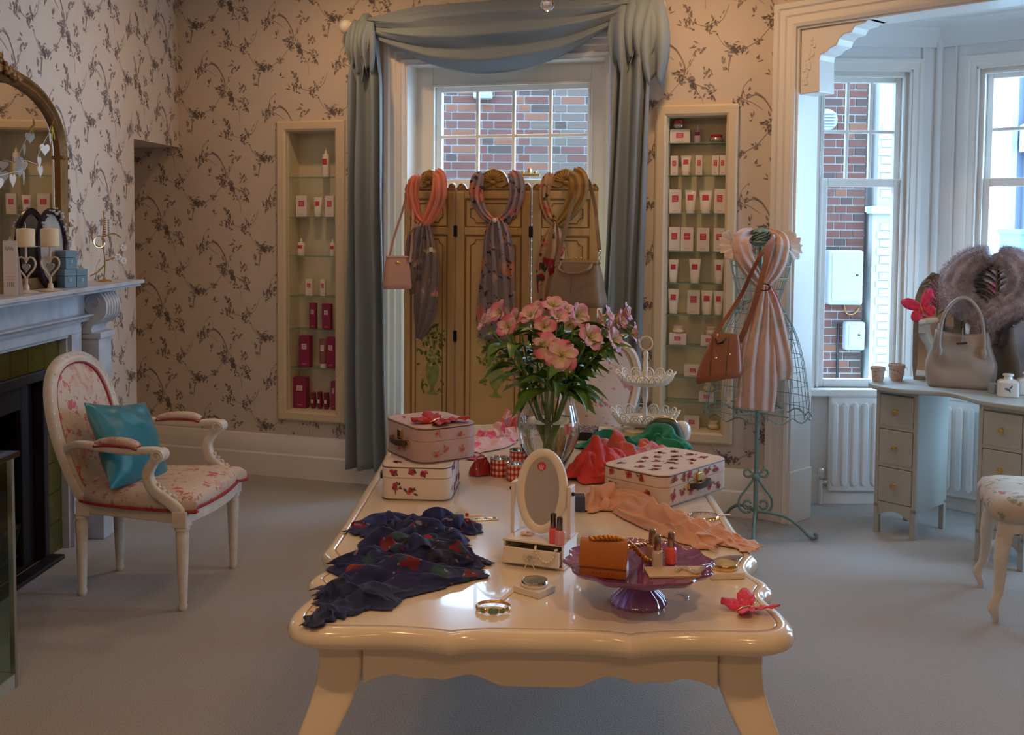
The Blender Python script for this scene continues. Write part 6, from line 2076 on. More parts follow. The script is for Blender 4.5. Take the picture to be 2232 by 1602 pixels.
g = LF('heart_garland', 'garland of white filigree hearts tied to the gilt mirror with a yellow bow', 'garland', FPC, 0, MZ)
A['hw'] = M('white_lacquer_tin', (.78, .78, .76), .4, bump=(160, .5))
hp = [(108, 300, .026, .3), (96, 325, .028, -.3), (84, 352, .028, .2), (86, 372, .028, .1), (52, 360, .020, 1.0), (50, 385, .030, .4), (26, 392, .030, .1), (-6, 400, .030, -.2), (-40, 405, .03, .1), (-75, 400, .03, 0)]
pth = []
for (px, py, s_, yw) in hp:
    x, z = lx(px, py, .055)
    pth.append((x, -.055, z - MZ + s_))
    mb = MB(); mb.prism(heart(s_ * 1.05), -.0015, .0015, 'xz', M=Matrix.Translation((x, -.058, z - MZ)) @ Matrix.Rotation(yw, 4, 'Z')); ob('heart', mb, A['hw'], g, smooth=0)
x, z = lx(113, 275, .055)
mb = MB(); mb.tube(cr([(x, -.05, z - MZ)] + pth, 5), .0013, 5); ob('cord', mb, A['hw'], g)
mb = MB()
for s in (-1, 1):
    mb.loft([[(x + s * .002, -.056, z - MZ + .004), (x + s * .002, -.050, z - MZ - .004)], [(x + s * .012, -.062, z - MZ + .018 * s + .014), (x + s * .012, -.052, z - MZ + .018 * s - .01)], [(x + s * .016, -.062, z - MZ + .026 * s + .01), (x + s * .014, -.052, z - MZ + .03 * s - .012)]], closed=False)
    mb.loft([[(x, -.056, z - MZ), (x + .006, -.056, z - MZ)], [(x + s * .008, -.058, z - MZ - .03), (x + s * .008 + .010, -.058, z - MZ - .032)], [(x + s * .012, -.058, z - MZ - .055), (x + s * .012 + .011, -.058, z - MZ - .06)]], closed=False)
ob('yellow_bow', mb, M('yellow_satin', (.55, .40, .06), .4), g, smooth=180, solid=.001)

# ------------------------------------------------------------------ things on the mantel shelf
MS = 1.2285
def ms(px, py):
    return on(px, py, MS)
A['candle'] = M('ivory_wax', (.76, .62, .40), .5)
A['ivmetal'] = M('ivory_painted_iron', (.66, .55, .44), .5)
for (bx_, by_, tx, ty, lb, lc) in ((258 / 4.449, 440 + 880 / 4.449, 250 / 4.449, 440 + 420 / 4.449, 'ivory iron heart candle holder beside the white price card', 'ivory pillar candle on the holder beside the white price card'), (492 / 4.449, 440 + 862 / 4.449, 478 / 4.449, 440 + 420 / 4.449, 'ivory iron heart candle holder beside the blue boxes', 'ivory pillar candle on the holder beside the blue boxes')):
    p = ms(bx_, by_)
    sc_ = p.y / 2300
    h = (by_ - ty) * sc_ * .985
    t = thing('heart_candle_holder', lb, 'candle holder', p, R(-50) if False else R(-18), group='heart candle holders')
    mb = MB(); mb.lathe([(.046, 0), (.048, .003), (.03, .006), (.012, .012), (.010, .03), (.006, .034)], 20); ob('base', mb, A['ivmetal'], t, smooth=40)
    hz = h * .56
    hs = h * .25
    pts_ = [(x * 1.0, 0, hz + z * 1.08) for x, z in heart(hs)]
    mb = MB(); mb.tube(pts_, .0042, 7, closed=True); mb.tube([(0, 0, .03), (0, 0, hz - hs * 1.02)], .006, 8); mb.tube([(0, 0, hz + hs * .35), (0, 0, h - .004)], .0045, 8); ob('heart_stem', mb, A['ivmetal'], t, smooth=60)
    mb = MB(); mb.prism(heart(hs * .42), -.003, .003, 'xz', M=Matrix.Translation((0, 0, hz - .004))); mb.tube([(0, 0, hz + hs * .3), (0, 0, hz + hs * .45)], .001, 5); ob('hanging_heart', mb, M('grey_enamel', (.34, .33, .33), .5), t, smooth=0)
    mb = MB(); mb.lathe([(.0, h - .004), (.044, h - .004), (.046, h), (0, h)], 24); ob('drip_plate', mb, A['ivmetal'], t, smooth=40)
    r_ = 40 * sc_ / 2.12
    ch = 172 / 4.449 * sc_
    c = thing('pillar_candle', lc, 'candle', p + V((0, 0, h + .0005)), group='pillar candles')
    mb = MB(); mb.lathe([(r_, 0), (r_ * 1.01, .004), (r_ * 1.01, ch * .9), (r_ * .9, ch * .97), (r_ * .3, ch), (0, ch * .99)], 28); ob('wax', mb, A['candle'], c, smooth=50)
    mb = MB(); mb.tube([(0, 0, ch * .98), (.001, 0, ch + .012), (-.002, 0, ch + .024)], .0012, 5); ob('wick', mb, A['lace'], c)
# price card
pa, pb = ms(30 / 4.449, 440 + 915 / 4.449), ms(178 / 4.449, 440 + 915 / 4.449)
t = thing('price_card', 'tall white folded price card standing at the mantel edge', 'card', (pa + pb) / 2, R(-4))
wd = (pb - pa).length; h = 540 / 4.449 * pa.y / 2300
mb = MB(); mb.bx(-wd / 2, wd / 2, 0, .0015, 0, h); mb.add([(-wd / 2, .001, h), (wd / 2, .001, h), (wd / 2, .045, 0), (-wd / 2, .045, 0)], [(0, 1, 2, 3)]); cd = ob('card', mb, M('white_paper', (.76, .74, .76), .7), t, smooth=0)
mb = MB()
for k in range(3):
    mb.tube(cr([(-wd * .32 + k * wd * .2, -.0006, h * .83), (-wd * .26 + k * wd * .2, -.0006, h * .90), (-wd * .20 + k * wd * .2, -.0006, h * .82), (-wd * .14 + k * wd * .2, -.0006, h * .87)], 5), .0009, 4)
ob('blue_script', mb, M('blue_ink', (.25, .38, .52), .6), cd)
mb = MB()
for k in range(4):
    mb.bx(-wd * .22 + k * wd * .13, -wd * .16 + k * wd * .13, -.0008, 0, h * .17, h * .25)
for k in range(2):
    mb.bx(-wd * .25, wd * .30, -.0008, 0, h * (.30 + .05 * k), h * (.305 + .05 * k))
ob('grey_print', mb, M('grey_ink', (.35, .34, .36), .6), cd, smooth=0)
# blue boxes
A['bluebox'] = M('duck_blue_card', (.17, .31, .43), .5, var=(14, (.20, .35, .47), .6))
A['bluepale'] = M('pale_blue_print', (.34, .46, .55), .5)
def bluebox(label, p, w_, d_, h_, rz):
    t = thing('blue_gift_box', label, 'gift box', p, rz, group='duck blue gift boxes on the mantel')
    mb = MB(); mb.bx(-w_ / 2, w_ / 2, -d_ / 2, d_ / 2, 0, h_ * .62); ob('box', mb, A['bluebox'], t, smooth=0, bevel=.002)
    mb = MB(); mb.bx(-w_ / 2 - .001, w_ / 2 + .001, -d_ / 2 - .001, d_ / 2 + .001, h_ * .64, h_); ob('lid', mb, A['bluebox'], t, smooth=0, bevel=.002)
    mb = MB()
    mb.bx(w_ / 2 + .0002, w_ / 2 + .0012, -d_ * .2, d_ * .2, h_ * .2, h_ * .23); mb.ball((w_ / 2 + .0012, 0, h_ * .42), .009, 8, (.1, .8, 1.4))
    ob('printed_motif', mb, A['bluepale'], t, smooth=40)
bz = LRZ - R(90)
k0 = 1 / 4.449
pA = ms(690 * k0, 440 + 830 * k0); pB = ms(862 * k0, 440 + 818 * k0)
bd = pB - pA
ll = bd.length
ub = bd.normalized(); vb = V((-ub.y, ub.x, 0))
rzb = math.atan2(ub.y, ub.x) - PI / 2 - R(18)
ub = V((-math.sin(rzb), math.cos(rzb), 0))
w1 = ll * .52
hb = .082
off = V((-.052, 0, 0))
bluebox('duck blue gift box beside the candle holder, under the third box', pA + ub * w1 * .5 + off, .104, w1 * .98, hb, rzb)
bluebox('duck blue gift box beside the jewellery tree, at the end of the row', pA + ub * w1 * 1.52 + off, .104, w1 * .94, hb, rzb)
bluebox('duck blue gift box on top of the two others', pA + ub * w1 * .62 + off + V((0, 0, hb + .0005)), .104, w1 * 1.0, hb, rzb)
# dark oval frame leaning on the mirror with dried flowers
q = lx(455 * k0, 640, .09)
t = LF('oval_photo_frame', 'dark crescent edged oval frame with grey blossoms behind the candles', 'picture frame', FPC - lx(114, 600, .06)[0], .06, MS)
rx_, rz_ = .125, .165
mb = MB(); mb.sweep([(rx_ * math.cos(a), 0, rz_ + .01 + rz_ * math.sin(a)) for a in [2 * PI * k / 40 for k in range(40)]], [(-.014, -.008), (.014, -.008), (.012, .006), (-.012, .006)], up=(0, -1, 0), closed=True); ob('frame', mb, M('dark_plum_lacquer', (.02, .008, .015), .3), t, smooth=40)
mb = MB(); mb.add([((rx_ - .008) * math.cos(a), .002, rz_ + .01 + (rz_ - .008) * math.sin(a)) for a in [2 * PI * k / 40 for k in range(40)]], [tuple(range(40))]); ob('picture', mb, M('sepia_picture', (.30, .27, .24), .4, var=(20, (.48, .44, .40), .5)), t, smooth=0, norm=False)
mb = MB()
rg = random.Random(8)
for k in range(34):
    a = rg.uniform(.1, 2.6)
    mb.ball((rx_ * math.cos(a) * 1.02, -.014 + rg.uniform(-.008, .004), rz_ + .012 + rz_ * math.sin(a) * 1.0 + rg.uniform(-.012, .015)), rg.uniform(.006, .012), 6, (1.1, .7, .8))
ob('blossom_trim', mb, M('grey_resin', (.42, .38, .38), .6), t, smooth=40)
# jewellery tree with hanging necklaces and earrings
t_j = lw(1010 * k0, 440 + 770 * k0, .10)[0]
p = Lw(t_j, .10, MS)
t = thing('jewellery_tree', 'gilt wire jewellery tree hung with gold and turquoise jewellery', 'jewellery stand', p, R(48))
A['thingold'] = M('pale_gilt_wire', (.46, .29, .09), .35, metal=.6)
mb = MB(); mb.lathe([(.035, 0), (.03, .006), (.008, .012), (.004, .02)], 16); ob('base', mb, A['thingold'], t)
def br(pts, r=.0032):
    mb = MB(); mb.tube(cr(pts, 6), r, 6); ob('branch', mb, A['thingold'], t, smooth=60)
br([(0, 0, .01), (.005, 0, .10), (-.004, 0, .20), (.004, 0, .30), (.0, 0, .345)], .003)
br([(0, 0, .16), (-.05, .0, .19), (-.06, 0, .25), (-.04, 0, .28)]); br([(0, 0, .22), (.05, 0, .235), (.09, 0, .215)]); br([(0, 0, .10), (.06, 0, .12), (.10, 0, .17)]); br([(0, 0, .08), (-.03, 0, .05), (-.07, 0, .03)])
mb = MB(); mb.tube([(-.025 + .028 * math.cos(a), -.006, .195 + .028 * math.sin(a)) for a in [2 * PI * i / 24 for i in range(24)]], .003, 6, closed=True); ob('bangle', mb, A['goldj'], t)
mb = MB()
for k in range(9):
    mb.ball((.004, -.008, .31 - k * .011), .0052, 7)
ob('gold_beads', mb, A['goldj'], t)
mb = MB()
for k in range(6):
    mb.ball((.024, -.006, .30 - k * .012), .006, 7, (.9, .8, 1.2))
ob('turquoise_drop', mb, M('pale_turquoise', (.25, .42, .38), .3, coat=.5), t)
mb = MB()
for c_ in ((.07, -.004, .12), (.10, -.004, .10), (.10, -.004, .165)):
    for k in range(6):
        a = 2 * PI * k / 6
        mb.ball((c_[0] + .012 * math.cos(a), c_[1], c_[2] + .012 * math.sin(a)), .007, 7, (1, .5, 1))
    mb.ball(c_, .005, 7)
ob('flower_earring', mb, A['hw'], t, smooth=60)

# ------------------------------------------------------------------ glass display case at the left edge
cc = on(38, 1497)
t = thing('glass_counter', 'glass sided display counter with a dark framed top', 'display case', (cc.x, cc.y, 0), R(-4))
ctop = at(50, 985, cc.y).z
mb = MB(); mb.bx(-.30, .014, -1.3, .02, ctop - .018, ctop); ob('top', mb, M('black_lacquer', (.012, .012, .014), .15, coat=.5), t, smooth=0, bevel=.003)
A['cglass'] = glassy('counter_glass', (.80, .88, .84))
mb = MB(); mb.bx(-.006, 0, -1.28, -.012, .05, ctop - .02); ob('glass_side', mb, A['cglass'], t, smooth=0)
mb = MB(); mb.bx(-.28, -.012, -.006, 0, .05, ctop - .02); ob('glass_end', mb, A['cglass'], t, smooth=0)
for x, y in ((-.014, -.014), (-.28, -.014), (-.014, -1.28), (-.28, -1.28)):
    mb = MB(); mb.bx(x, x + .016, y, y + .016, 0, ctop - .018); ob('corner_post', mb, M('brushed_steel', (.45, .47, .46), .3, metal=.8) if 'steel' not in A else A['steel'], t, smooth=0)
    A.setdefault('steel', bpy.data.materials.get('brushed_steel'))
mb = MB(); mb.bx(-.29, 0, -1.29, 0, 0, .05); ob('plinth', mb, A['grey'], t, smooth=0)
for z in (.32, .55):
    mb = MB(); mb.bx(-.27, -.02, -1.27, -.02, z, z + .006); ob('glass_shelf', mb, A['shelf'], t, smooth=0)
for k, (y, z, cl, lb) in enumerate(((-.14, .556, 'tan', 'tan gift box on the upper shelf of the glass counter'), (-.16, .326, 'bluepale', 'pale blue gift box on the middle shelf of the glass counter'), (-.15, .052, 'tile', 'olive gift box at the bottom of the glass counter'))):
    mb = MB(); mb.bx(-.2, -.04, -.06, .06, 0, .10); 
    ob('gift_box', mb, A[cl], loc=V((cc.x, cc.y + y, z)), smooth=0, bevel=.003, label=lb, cat='gift box')

# ------------------------------------------------------------------ armchair
AX = V((-1.485, 4.362, 0))
chair = thing('armchair', 'white painted Louis style armchair with pink toile upholstery', 'armchair', AX, R(-7))
A['wpaint'] = M('distressed_white_paint', (.74, .70, .64), .5, bump=(80, .35), var=(25, (.66, .58, .48), .35))
A['toile'] = spots('pink_toile', (.64, .53, .42), [((.56, .15, .16), 9, .26, 1.0), ((.55, .22, .19), 15, .26, 4.0)], .7, distort=.17, dscale=24, second=(9, (.58, .33, .27), .54))
A['redpipe'] = M('crimson_braid', (.36, .03, .04), .7)
FX, BXx = .232, -.225
for (x, y) in ((FX, -.258), (FX, .258), (BXx, -.155), (BXx, .155)):
    mb = MB()
    fr_ = x > 0
    lean = 0 if fr_ else -.02
    prof_ = [(.012, 0), (.016, .006), (.019, .02), (.015, .03), (.0165, .04), (.026, .30), (.024, .315), (.030, .325), (.028, .335)]
    mb.lathe(prof_, 16, (x + lean, y, 0)); lg = ob('leg', mb, A['wpaint'], chair, smooth=40)
    mb = MB(); mb.bx(x - .03, x + .03, y - .03, y + .03, .335, .40)
    ob('leg_block', mb, A['wpaint'], lg, smooth=0, bevel=.004)
# seat rail, bowed front
def seat_outline(o):
    f = [(FX + .012 + o + .035 * (1 - (k / 6) ** 2), k / 6 * (.258 + o)) for k in range(7)]
    f += [(BXx - o, .165 + o)]
    full = f + [(x, -y) for x, y in f[::-1]]
    full = full[:-1]
    return full
so_ = seat_outline(.0)
mb = MB(); mb.prism(seat_outline(.012), .345, .395); ob('seat_rail', mb, A['wpaint'], chair, smooth=20, bevel=.006)
rings = []
for z, o in ((.392, .004), (.41, .012), (.435, .010), (.455, -.008), (.468, -.045), (.474, -.10)):
    rings.append([(x, y, z) for x, y in [tuple(p_) for p_ in cr(seat_outline(o), 3, closed=True)]])
mb = MB(); mb.loft(rings); ob('seat_cushion', mb, A['toile'], chair, smooth=60)
mb = MB(); mb.tube([(x, y, .397) for x, y in [tuple(p_) for p_ in cr(seat_outline(.014), 4, closed=True)]], .006, 6, closed=True); ob('seat_braid', mb, A['redpipe'], chair)
# back: arched frame in a tilted plane
BT = Matrix.Translation((BXx - .005, 0, .40)) @ Matrix.Rotation(R(-14), 4, 'Y')
half_ = [(.15, 0), (.185, .06), (.215, .16), (.232, .27), (.230, .37), (.205, .46), (.155, .525), (.08, .562), (0, .572)]
ho = [tuple(p_) for p_ in cr(half_, 4)]
ho = ho + [(-y, z) for y, z in ho[-2::-1]]
mb = MB(); mb.sweep([(0, y, z) for y, z in ho], [(-.024, -.016), (.024, -.016), (.024, .008), (.016, .018), (.004, .010), (-.006, .020), (-.02, .016), (-.024, .006)], up=(1, 0, 0), closed=True, M=BT); bf = ob('back_frame', mb, A['wpaint'], chair, smooth=45)
mb = MB()
for k in range(len(ho)):
    if k % 2 == 0:
        mb.ball((.014, ho[k][0] * 1.06, ho[k][1] + .012 if abs(ho[k][0]) < .12 else ho[k][1]), .007, 6, (.8, 1, 1))
st = MB(); st.add(mb.v, mb.f, BT); ob('carved_beading', st, A['wpaint'], bf, smooth=60)
inn = [(y * .88, .02 + z * .925) for y, z in ho]
n_ = len(inn)
cy, cz = 0, .29
mb = MB(); vs = [(.030, cy, cz)]
for f_, x_ in ((.4, .027), (.75, .018), (1.0, .004)):
    vs += [(x_, cy + (y - cy) * f_, cz + (z - cz) * f_) for y, z in inn]
fs = [(0, 1 + i, 1 + (i + 1) % n_) for i in range(n_)]
for r_ in range(2):
    fs += [(1 + r_ * n_ + i, 1 + (r_ + 1) * n_ + i, 1 + (r_ + 1) * n_ + (i + 1) % n_, 1 + r_ * n_ + (i + 1) % n_) for i in range(n_)]
mb.add(vs, fs, BT); ob('back_upholstery', mb, A['toile'], chair, smooth=60)
mb = MB(); mb.add([(-.010, y, z) for y, z in inn], [tuple(range(n_))], BT); ob('back_lining', mb, A['toile'], chair, smooth=0)
mb = MB(); st = MB(); mb.tube([(.008, y, z) for y, z in inn], .005, 6, closed=True); st.add(mb.v, mb.f, BT); ob('back_braid', st, A['redpipe'], chair)
for s in (-1, 1):
    pa_ = BT @ V((.0, s * .222, .215))
    arm = cr([pa_, (-.20, s * .250, .645), (-.08, s * .275, .640), (.04, s * .288, .635), (.13, s * .292, .640), (.165, s * .292, .632)], 6)
    def asec(i, f):
        w_ = .016 + .010 * min(1, f * 1.2); return se(w_, .015, 4, 14)
    mb = MB(); mb.sweep(arm, asec); a_ = ob('arm', mb, A['wpaint'], chair, smooth=50)
    mb = MB(); mb.tube([(.160, s * .292 - .030, .624), (.160, s * .292 + .030, .624)], .026, 16)
    mb.tube([(.160 + (.020 - .001 * k) * math.cos(.6 * k), s * .292 - .033, .624 + (.020 - .001 * k) * math.sin(.6 * k)) for k in range(16)], .003, 5)
    ob('arm_scroll', mb, A['wpaint'], a_, smooth=50)
    mb = MB(); P_ = cr([(-.115, s * .268, .660), (-.04, s * .279, .668), (.03, s * .287, .666), (.075, s * .290, .656)], 6)
    mb.sweep(P_, lambda i, f: se(.024 * (.55 + .45 * math.sin(PI * f) ** .4), .018 * (.4 + .6 * math.sin(PI * f) ** .5), 2.4, 16)); pd = ob('arm_pad', mb, A['toile'], a_, smooth=60)
    mb = MB()
    for q in (-1, 1):
        mb.tube([p_ + V((0, q * .024, -.012)) for p_ in P_], .004, 5)
    for p_ in (P_[0], P_[-1]):
        mb.tube([p_ + V((0, -.022, -.012)), p_ + V((0, 0, .002)), p_ + V((0, .022, -.012))], .004, 5)
    ob('arm_braid', mb, A['redpipe'], pd)
    sup = cr([(.150, s * .292, .618), (.125, s * .290, .585), (.105, s * .284, .54), (.125, s * .275, .485), (.180, s * .265, .44), (.225, s * .262, .40), (.228, s * .262, .36)], 6)
    mb = MB(); mb.sweep(sup, lambda i, f: se(.019 + .007 * f, .017 + .009 * f, 4, 14), up=(0, 1, 0)); su = ob('arm_support', mb, A['wpaint'], chair, smooth=50)
    mb = MB()
    for k in range(8):
        p_ = sup[int(len(sup) * (.5 + .05 * k))]
        mb.ball(p_ + V((.020, 0, .020)), .008, 6)
    ob('leaf_carving', mb, A['wpaint'], su, smooth=60)

# teal silk cushion leaning in the chair
cu = MB()
def pill(side):
    def f(u, v):
        a, b = u * 2 - 1, v * 2 - 1
        k = (1 - abs(a) ** 2.4) * (1 - abs(b) ** 2.4)
        pull = 1 - .10 * (1 - abs(a * b)) * max(abs(a), abs(b)) ** 3
        t_ = .062 * max(0, k) ** .55
        wr = .006 * noise.noise(V((a * 4, b * 4, side))) + .005 * math.sin(9 * a * b + 3 * b)
        return (side * (t_ + wr * max(0, k) ** .3), a * .185 * pull, b * .185 * pull)
    return f
cu.grid(pill(1), 26, 26); cu.grid(pill(-1), 26, 26)
cw = Matrix.Translation(AX) @ Matrix.Rotation(R(-7), 4, 'Z')
o = ob('teal_cushion', cu, M('teal_dupion_silk', (.008, .16, .215), .34, sheen=.2, bump=(260, .12), var=(9, (.010, .20, .26), .6)), smooth=180, label='teal silk scatter cushion leaning in the armchair', cat='cushion')
o.matrix_world = Matrix.Translation(cw @ V((-.085, -.060, .612))) @ Matrix.Rotation(R(-16), 4, 'Z') @ Matrix.Rotation(R(-28), 4, 'Y') @ Matrix.Rotation(R(-10), 4, 'X')
# ------------------------------------------------------------------ wire dress form
MC = V((1.225, 5.2, 0))
df = thing('wire_dress_form', 'verdigris wire dress form on a scrolled iron stand', 'dress form', MC, R(-10))
RG = [(1.44, .06, .045), (1.425, .13, .07), (1.39, .150, .095), (1.33, .142, .11), (1.27, .130, .115), (1.21, .112, .095), (1.16, .098, .08), (1.10, .125, .10), (1.03, .165, .13), (.96, .192, .15), (.89, .212, .168), (.82, .226, .18), (.75, .237, .19), (.68, .246, .198), (.62, .253, .205)]
for k, (z, a, b) in enumerate(RG):
    mb = MB(); mb.tube([(a * math.cos(q), b * math.sin(q), z) for q in [2 * PI * i / 36 for i in range(36)]], .0017, 5, closed=True); ob('ring_wire', mb, A['wire'], df)
mb = MB(); mb.tube([((.255 + .008 * math.cos(12 * q)) * math.cos(q), .207 * math.sin(q), .592 +   .014 * math.sin(12 * q)) for q in [2 * PI * i / 96 for i in range(96)]], .0034, 6, closed=True); ob('wavy_hem', mb, A['wire'], df)
for k in range(22):
    q = 2 * PI * k / 22
    mb = MB(); mb.tube(cr([(a * math.cos(q), b * math.sin(q), z) for z, a, b in RG] + [(.256 * math.cos(q), .207 * math.sin(q), .592)], 2), .0017, 5); ob('rib_wire', mb, A['wire'], df)
mb = MB(); mb.lathe([(.05, 1.43), (.055, 1.445), (.035, 1.46), (.03, 1.49), (.040, 1.497), (.030, 1.51), (.012, 1.516), (0, 1.52)], 16)
for k in range(8):
    a = 2 * PI * k / 8
    mb.tube([(.045 * math.cos(a + .05 * j * 9) , .045 * math.sin(a + .05 * j * 9), 1.455 + .008 * j) for j in range(6)], .004, 5)
ob('neck_finial', mb, A['wire'], df, smooth=60)
mb = MB(); mb.tube([(0, 0, .06), (0, 0, 1.44)], .011, 10); ob('pole', mb, A['wire'], df, smooth=60)
mb = MB()
for z in (.60, .13):
    for k in range(4):
        a = PI / 4 + PI / 2 * k
        mb.tube([(0, 0, z), (.2 * math.cos(a) if z > .5 else 0, .16 * math.sin(a) if z > .5 else 0, z)], .003, 5) if z > .5 else None
mb.lathe([(.011, .26), (.02, .27), (.02, .285), (.011, .295)], 12)
ob('hub', mb, A['wire'], df, smooth=50)
def scroll(sx, ang):
    pts = []
    for k in range(14):                          # upper curl
        r = .012 + .0012 * k; a = -.5 * k + .3
        pts.append((sx * (.040 + r * math.cos(a + PI)), .298 + r * math.sin(a + PI) * .9))
    pts = pts[::1]
    mid = [(sx * .012, .262), (sx * .045, .215), (sx * .078, .17), (sx * .082, .125), (sx * .055, .095), (sx * .022, .100)]
    low = [(sx * (.040 + .020 * math.cos(a)), .135 + .020 * math.sin(a)) for a in [R(200 + 40 * k) if sx > 0 else R(200 + 40 * k) for k in range(9)]]
    c, s = math.cos(ang), math.sin(ang)
    mb = MB()
    for P_ in (pts, mid, low):
        mb.tube(cr([(x * c, x * s, z) for x, z in P_], 4), .0062, 7)
    return mb
for sx in (-1, 1):
    ob('scroll', scroll(sx, R(10)), A['wire'], df, smooth=60)
for a in (R(-95), R(-20), R(120)):
    rr = .30
    P_ = cr([(0, 0, .10), (.06, 0, .105), (.15, 0, .095), (.22, 0, .06), (.262, 0, .022), (.285, 0, .010), (.305, 0, .016), (.305, 0, .032), (.292, 0, .032)], 5)
    mb = MB(); mb.tube([(p_.x * math.cos(a), p_.x * math.sin(a), p_.z) for p_ in P_], .0085, 8); ob('foot', mb, A['wire'], df, smooth=60)
# scarf on the form
def mp(px, py, Y=5.08):
    return at(px, py, Y) - MC
A['blush'] = spots('blush_print_voile', (.62, .43, .37), [((.60, .27, .28), 7, .30, 1.0), ((.48, .38, .31), 11, .34, 4.0)], .8, alpha=.94, distort=.14, dscale=14, second=(6, (.56, .40, .34), .5), sheen=.2)
t = thing('blush_scarf', 'sheer blush printed scarf knotted on the wire dress form', 'scarf', MC)
mb = MB()
bundle(mb, [mp(1640, 505, 5.24), mp(1618, 522, 5.12), mp(1622, 560, 5.07), mp(1642, 598, 5.06), mp(1662, 628, 5.06)], (.02, .045, .048, .036, .018), (.012, .018, .02, .018, .014), n=56, seed=1, nr=7, rip=.35)
bundle(mb, [mp(1678, 503, 5.24), mp(1700, 522, 5.12), mp(1696, 560, 5.07), mp(1684, 598, 5.06), mp(1667, 628, 5.06)], (.02, .045, .048, .034, .018), (.012, .018, .02, .018, .014), n=56, seed=3, nr=7, rip=.35)
ob('collar', mb, A['blush'], t, smooth=180)
mb = MB(); bundle(mb, [mp(1664, 622, 5.05), mp(1660, 655, 5.03), mp(1656, 715, 5.0), mp(1654, 780, 4.97), mp(1650, 850, 4.96), mp(1644, 893, 4.96)], (.02, .045, .065, .085, .10, .098), (.018, .022, .024, .024, .022, .018), n=80, seed=5, nr=9, rip=.40)
ob('tail', mb, A['blush'], t, smooth=180)
mb = MB(); bundle(mb, [mp(1672, 622, 5.06), mp(1684, 665, 5.03), mp(1690, 725, 5.0), mp(1696, 790, 4.98), mp(1700, 828, 4.98)], (.018, .042, .058, .068, .06), (.016, .022, .024, .022, .014), n=64, seed=8, nr=7, rip=.40)
ob('tail', mb, A['blush'], t, smooth=180)
mb = MB(); mb.tube([mp(1666, 626, 4.99) + V((.028 * math.cos(a), .0, .016 * math.sin(a))) for a in [2 * PI * i / 20 for i in range(20)]], .003, 6, closed=True); ob('scarf_ring', mb, A['black'], t)
def lace(px, sx):
    mb = MB()
    def f(u, v):
        a = R(-70 + 140 * u)
        p_ = mp(px, 535, 5.16)
        r = .03 + .06 * v + .006 * math.sin(u * 41) * v
        return (p_.x + sx * r * math.cos(a), p_.y - .06 + .12 * u, p_.z + r * math.sin(a) * .9 + .006 * math.sin(u * 31))
    mb.grid(f, 40, 8)
    return mb
A['lacecloth'] = spots('grey_lace', (.62, .55, .50), [((.45, .40, .36), 120, .25, 1.0)], .85, distort=.01)
for px, sx in ((1608, -1), (1708, 1)):
    ob('lace_sleeve', lace(px, sx), A['lacecloth'], t, smooth=180, solid=.0015)
# brown shoulder bag
A['chestnut'] = M('chestnut_leather', (.25, .075, .028), .38, bump=(140, .15), var=(9, (.32, .11, .045), .6), coat=.2)
b0 = at(1566, 826, 4.98)
t = thing('chestnut_bag', 'chestnut leather shoulder bag hanging across the wire dress form', 'handbag', b0, R(-8))
rings = []
for k in range(14):
    f = k / 13
    ww = .112 - .052 * f ** 1.5; dd = .062 - .045 * f ** 1.2
    rings.append([(x + .030 * f + .003 * noise.noise(V((x * 20, y * 20, f * 3))), y, (.0 if k else .0) + .215 * f - .035 * (1 - f) * (x / .112) * -1 * .6 + .004 * math.cos(x * 30)) for x, y in se(ww * (.92 if k == 0 else 1), dd * (.85 if k == 0 else 1), 3.2, 36)])
mb = MB(); mb.loft(rings); ob('body', mb, A['chestnut'], t, smooth=60)
mb = MB(); mb.tube(cr([(-.02, -.03, .195), (-.01, -.05, .175), (.012, -.052, .182), (.03, -.04, .20)], 5), .004, 6); mb.ball((.012, -.054, .182), .007, 8); ob('toggle', mb, A['black'], t)
mb = MB()
for x in (-.03, .045):
    mb.tube(cr([(x, -.025, .205), (x - .01, -.058, .11), (x - .015, -.062, .02)], 5), .0016, 5)
ob('seam', mb, A['brownleather'], t)
ob('strap', strap_px([at(1553, 735, 4.99), at(1585, 690, 5.03), at(1617, 640, 5.06), at(1640, 590, 5.0), at(1665, 545, 5.0), at(1688, 515, 5.1), at(1690, 512, 5.22)], b0, R(-8), .009, .002), A['chestnut'], t, smooth=40)
ob('strap', strap_px([at(1612, 745, 4.98), at(1635, 690, 4.96), at(1655, 625, 4.95), at(1672, 560, 4.98), at(1686, 520, 5.09), at(1690, 511, 5.21)], b0, R(-8), .013, .002), A['chestnut'], t, smooth=40)
mb = MB(); mb.bx(-.008, .008, -.001, .001, -.03, 0); ob('bag_tag', mb, A['carton'], loc=at(1589, 865, 4.97), smooth=0, label='small paper swing tag hanging under the chestnut bag', cat='tag')

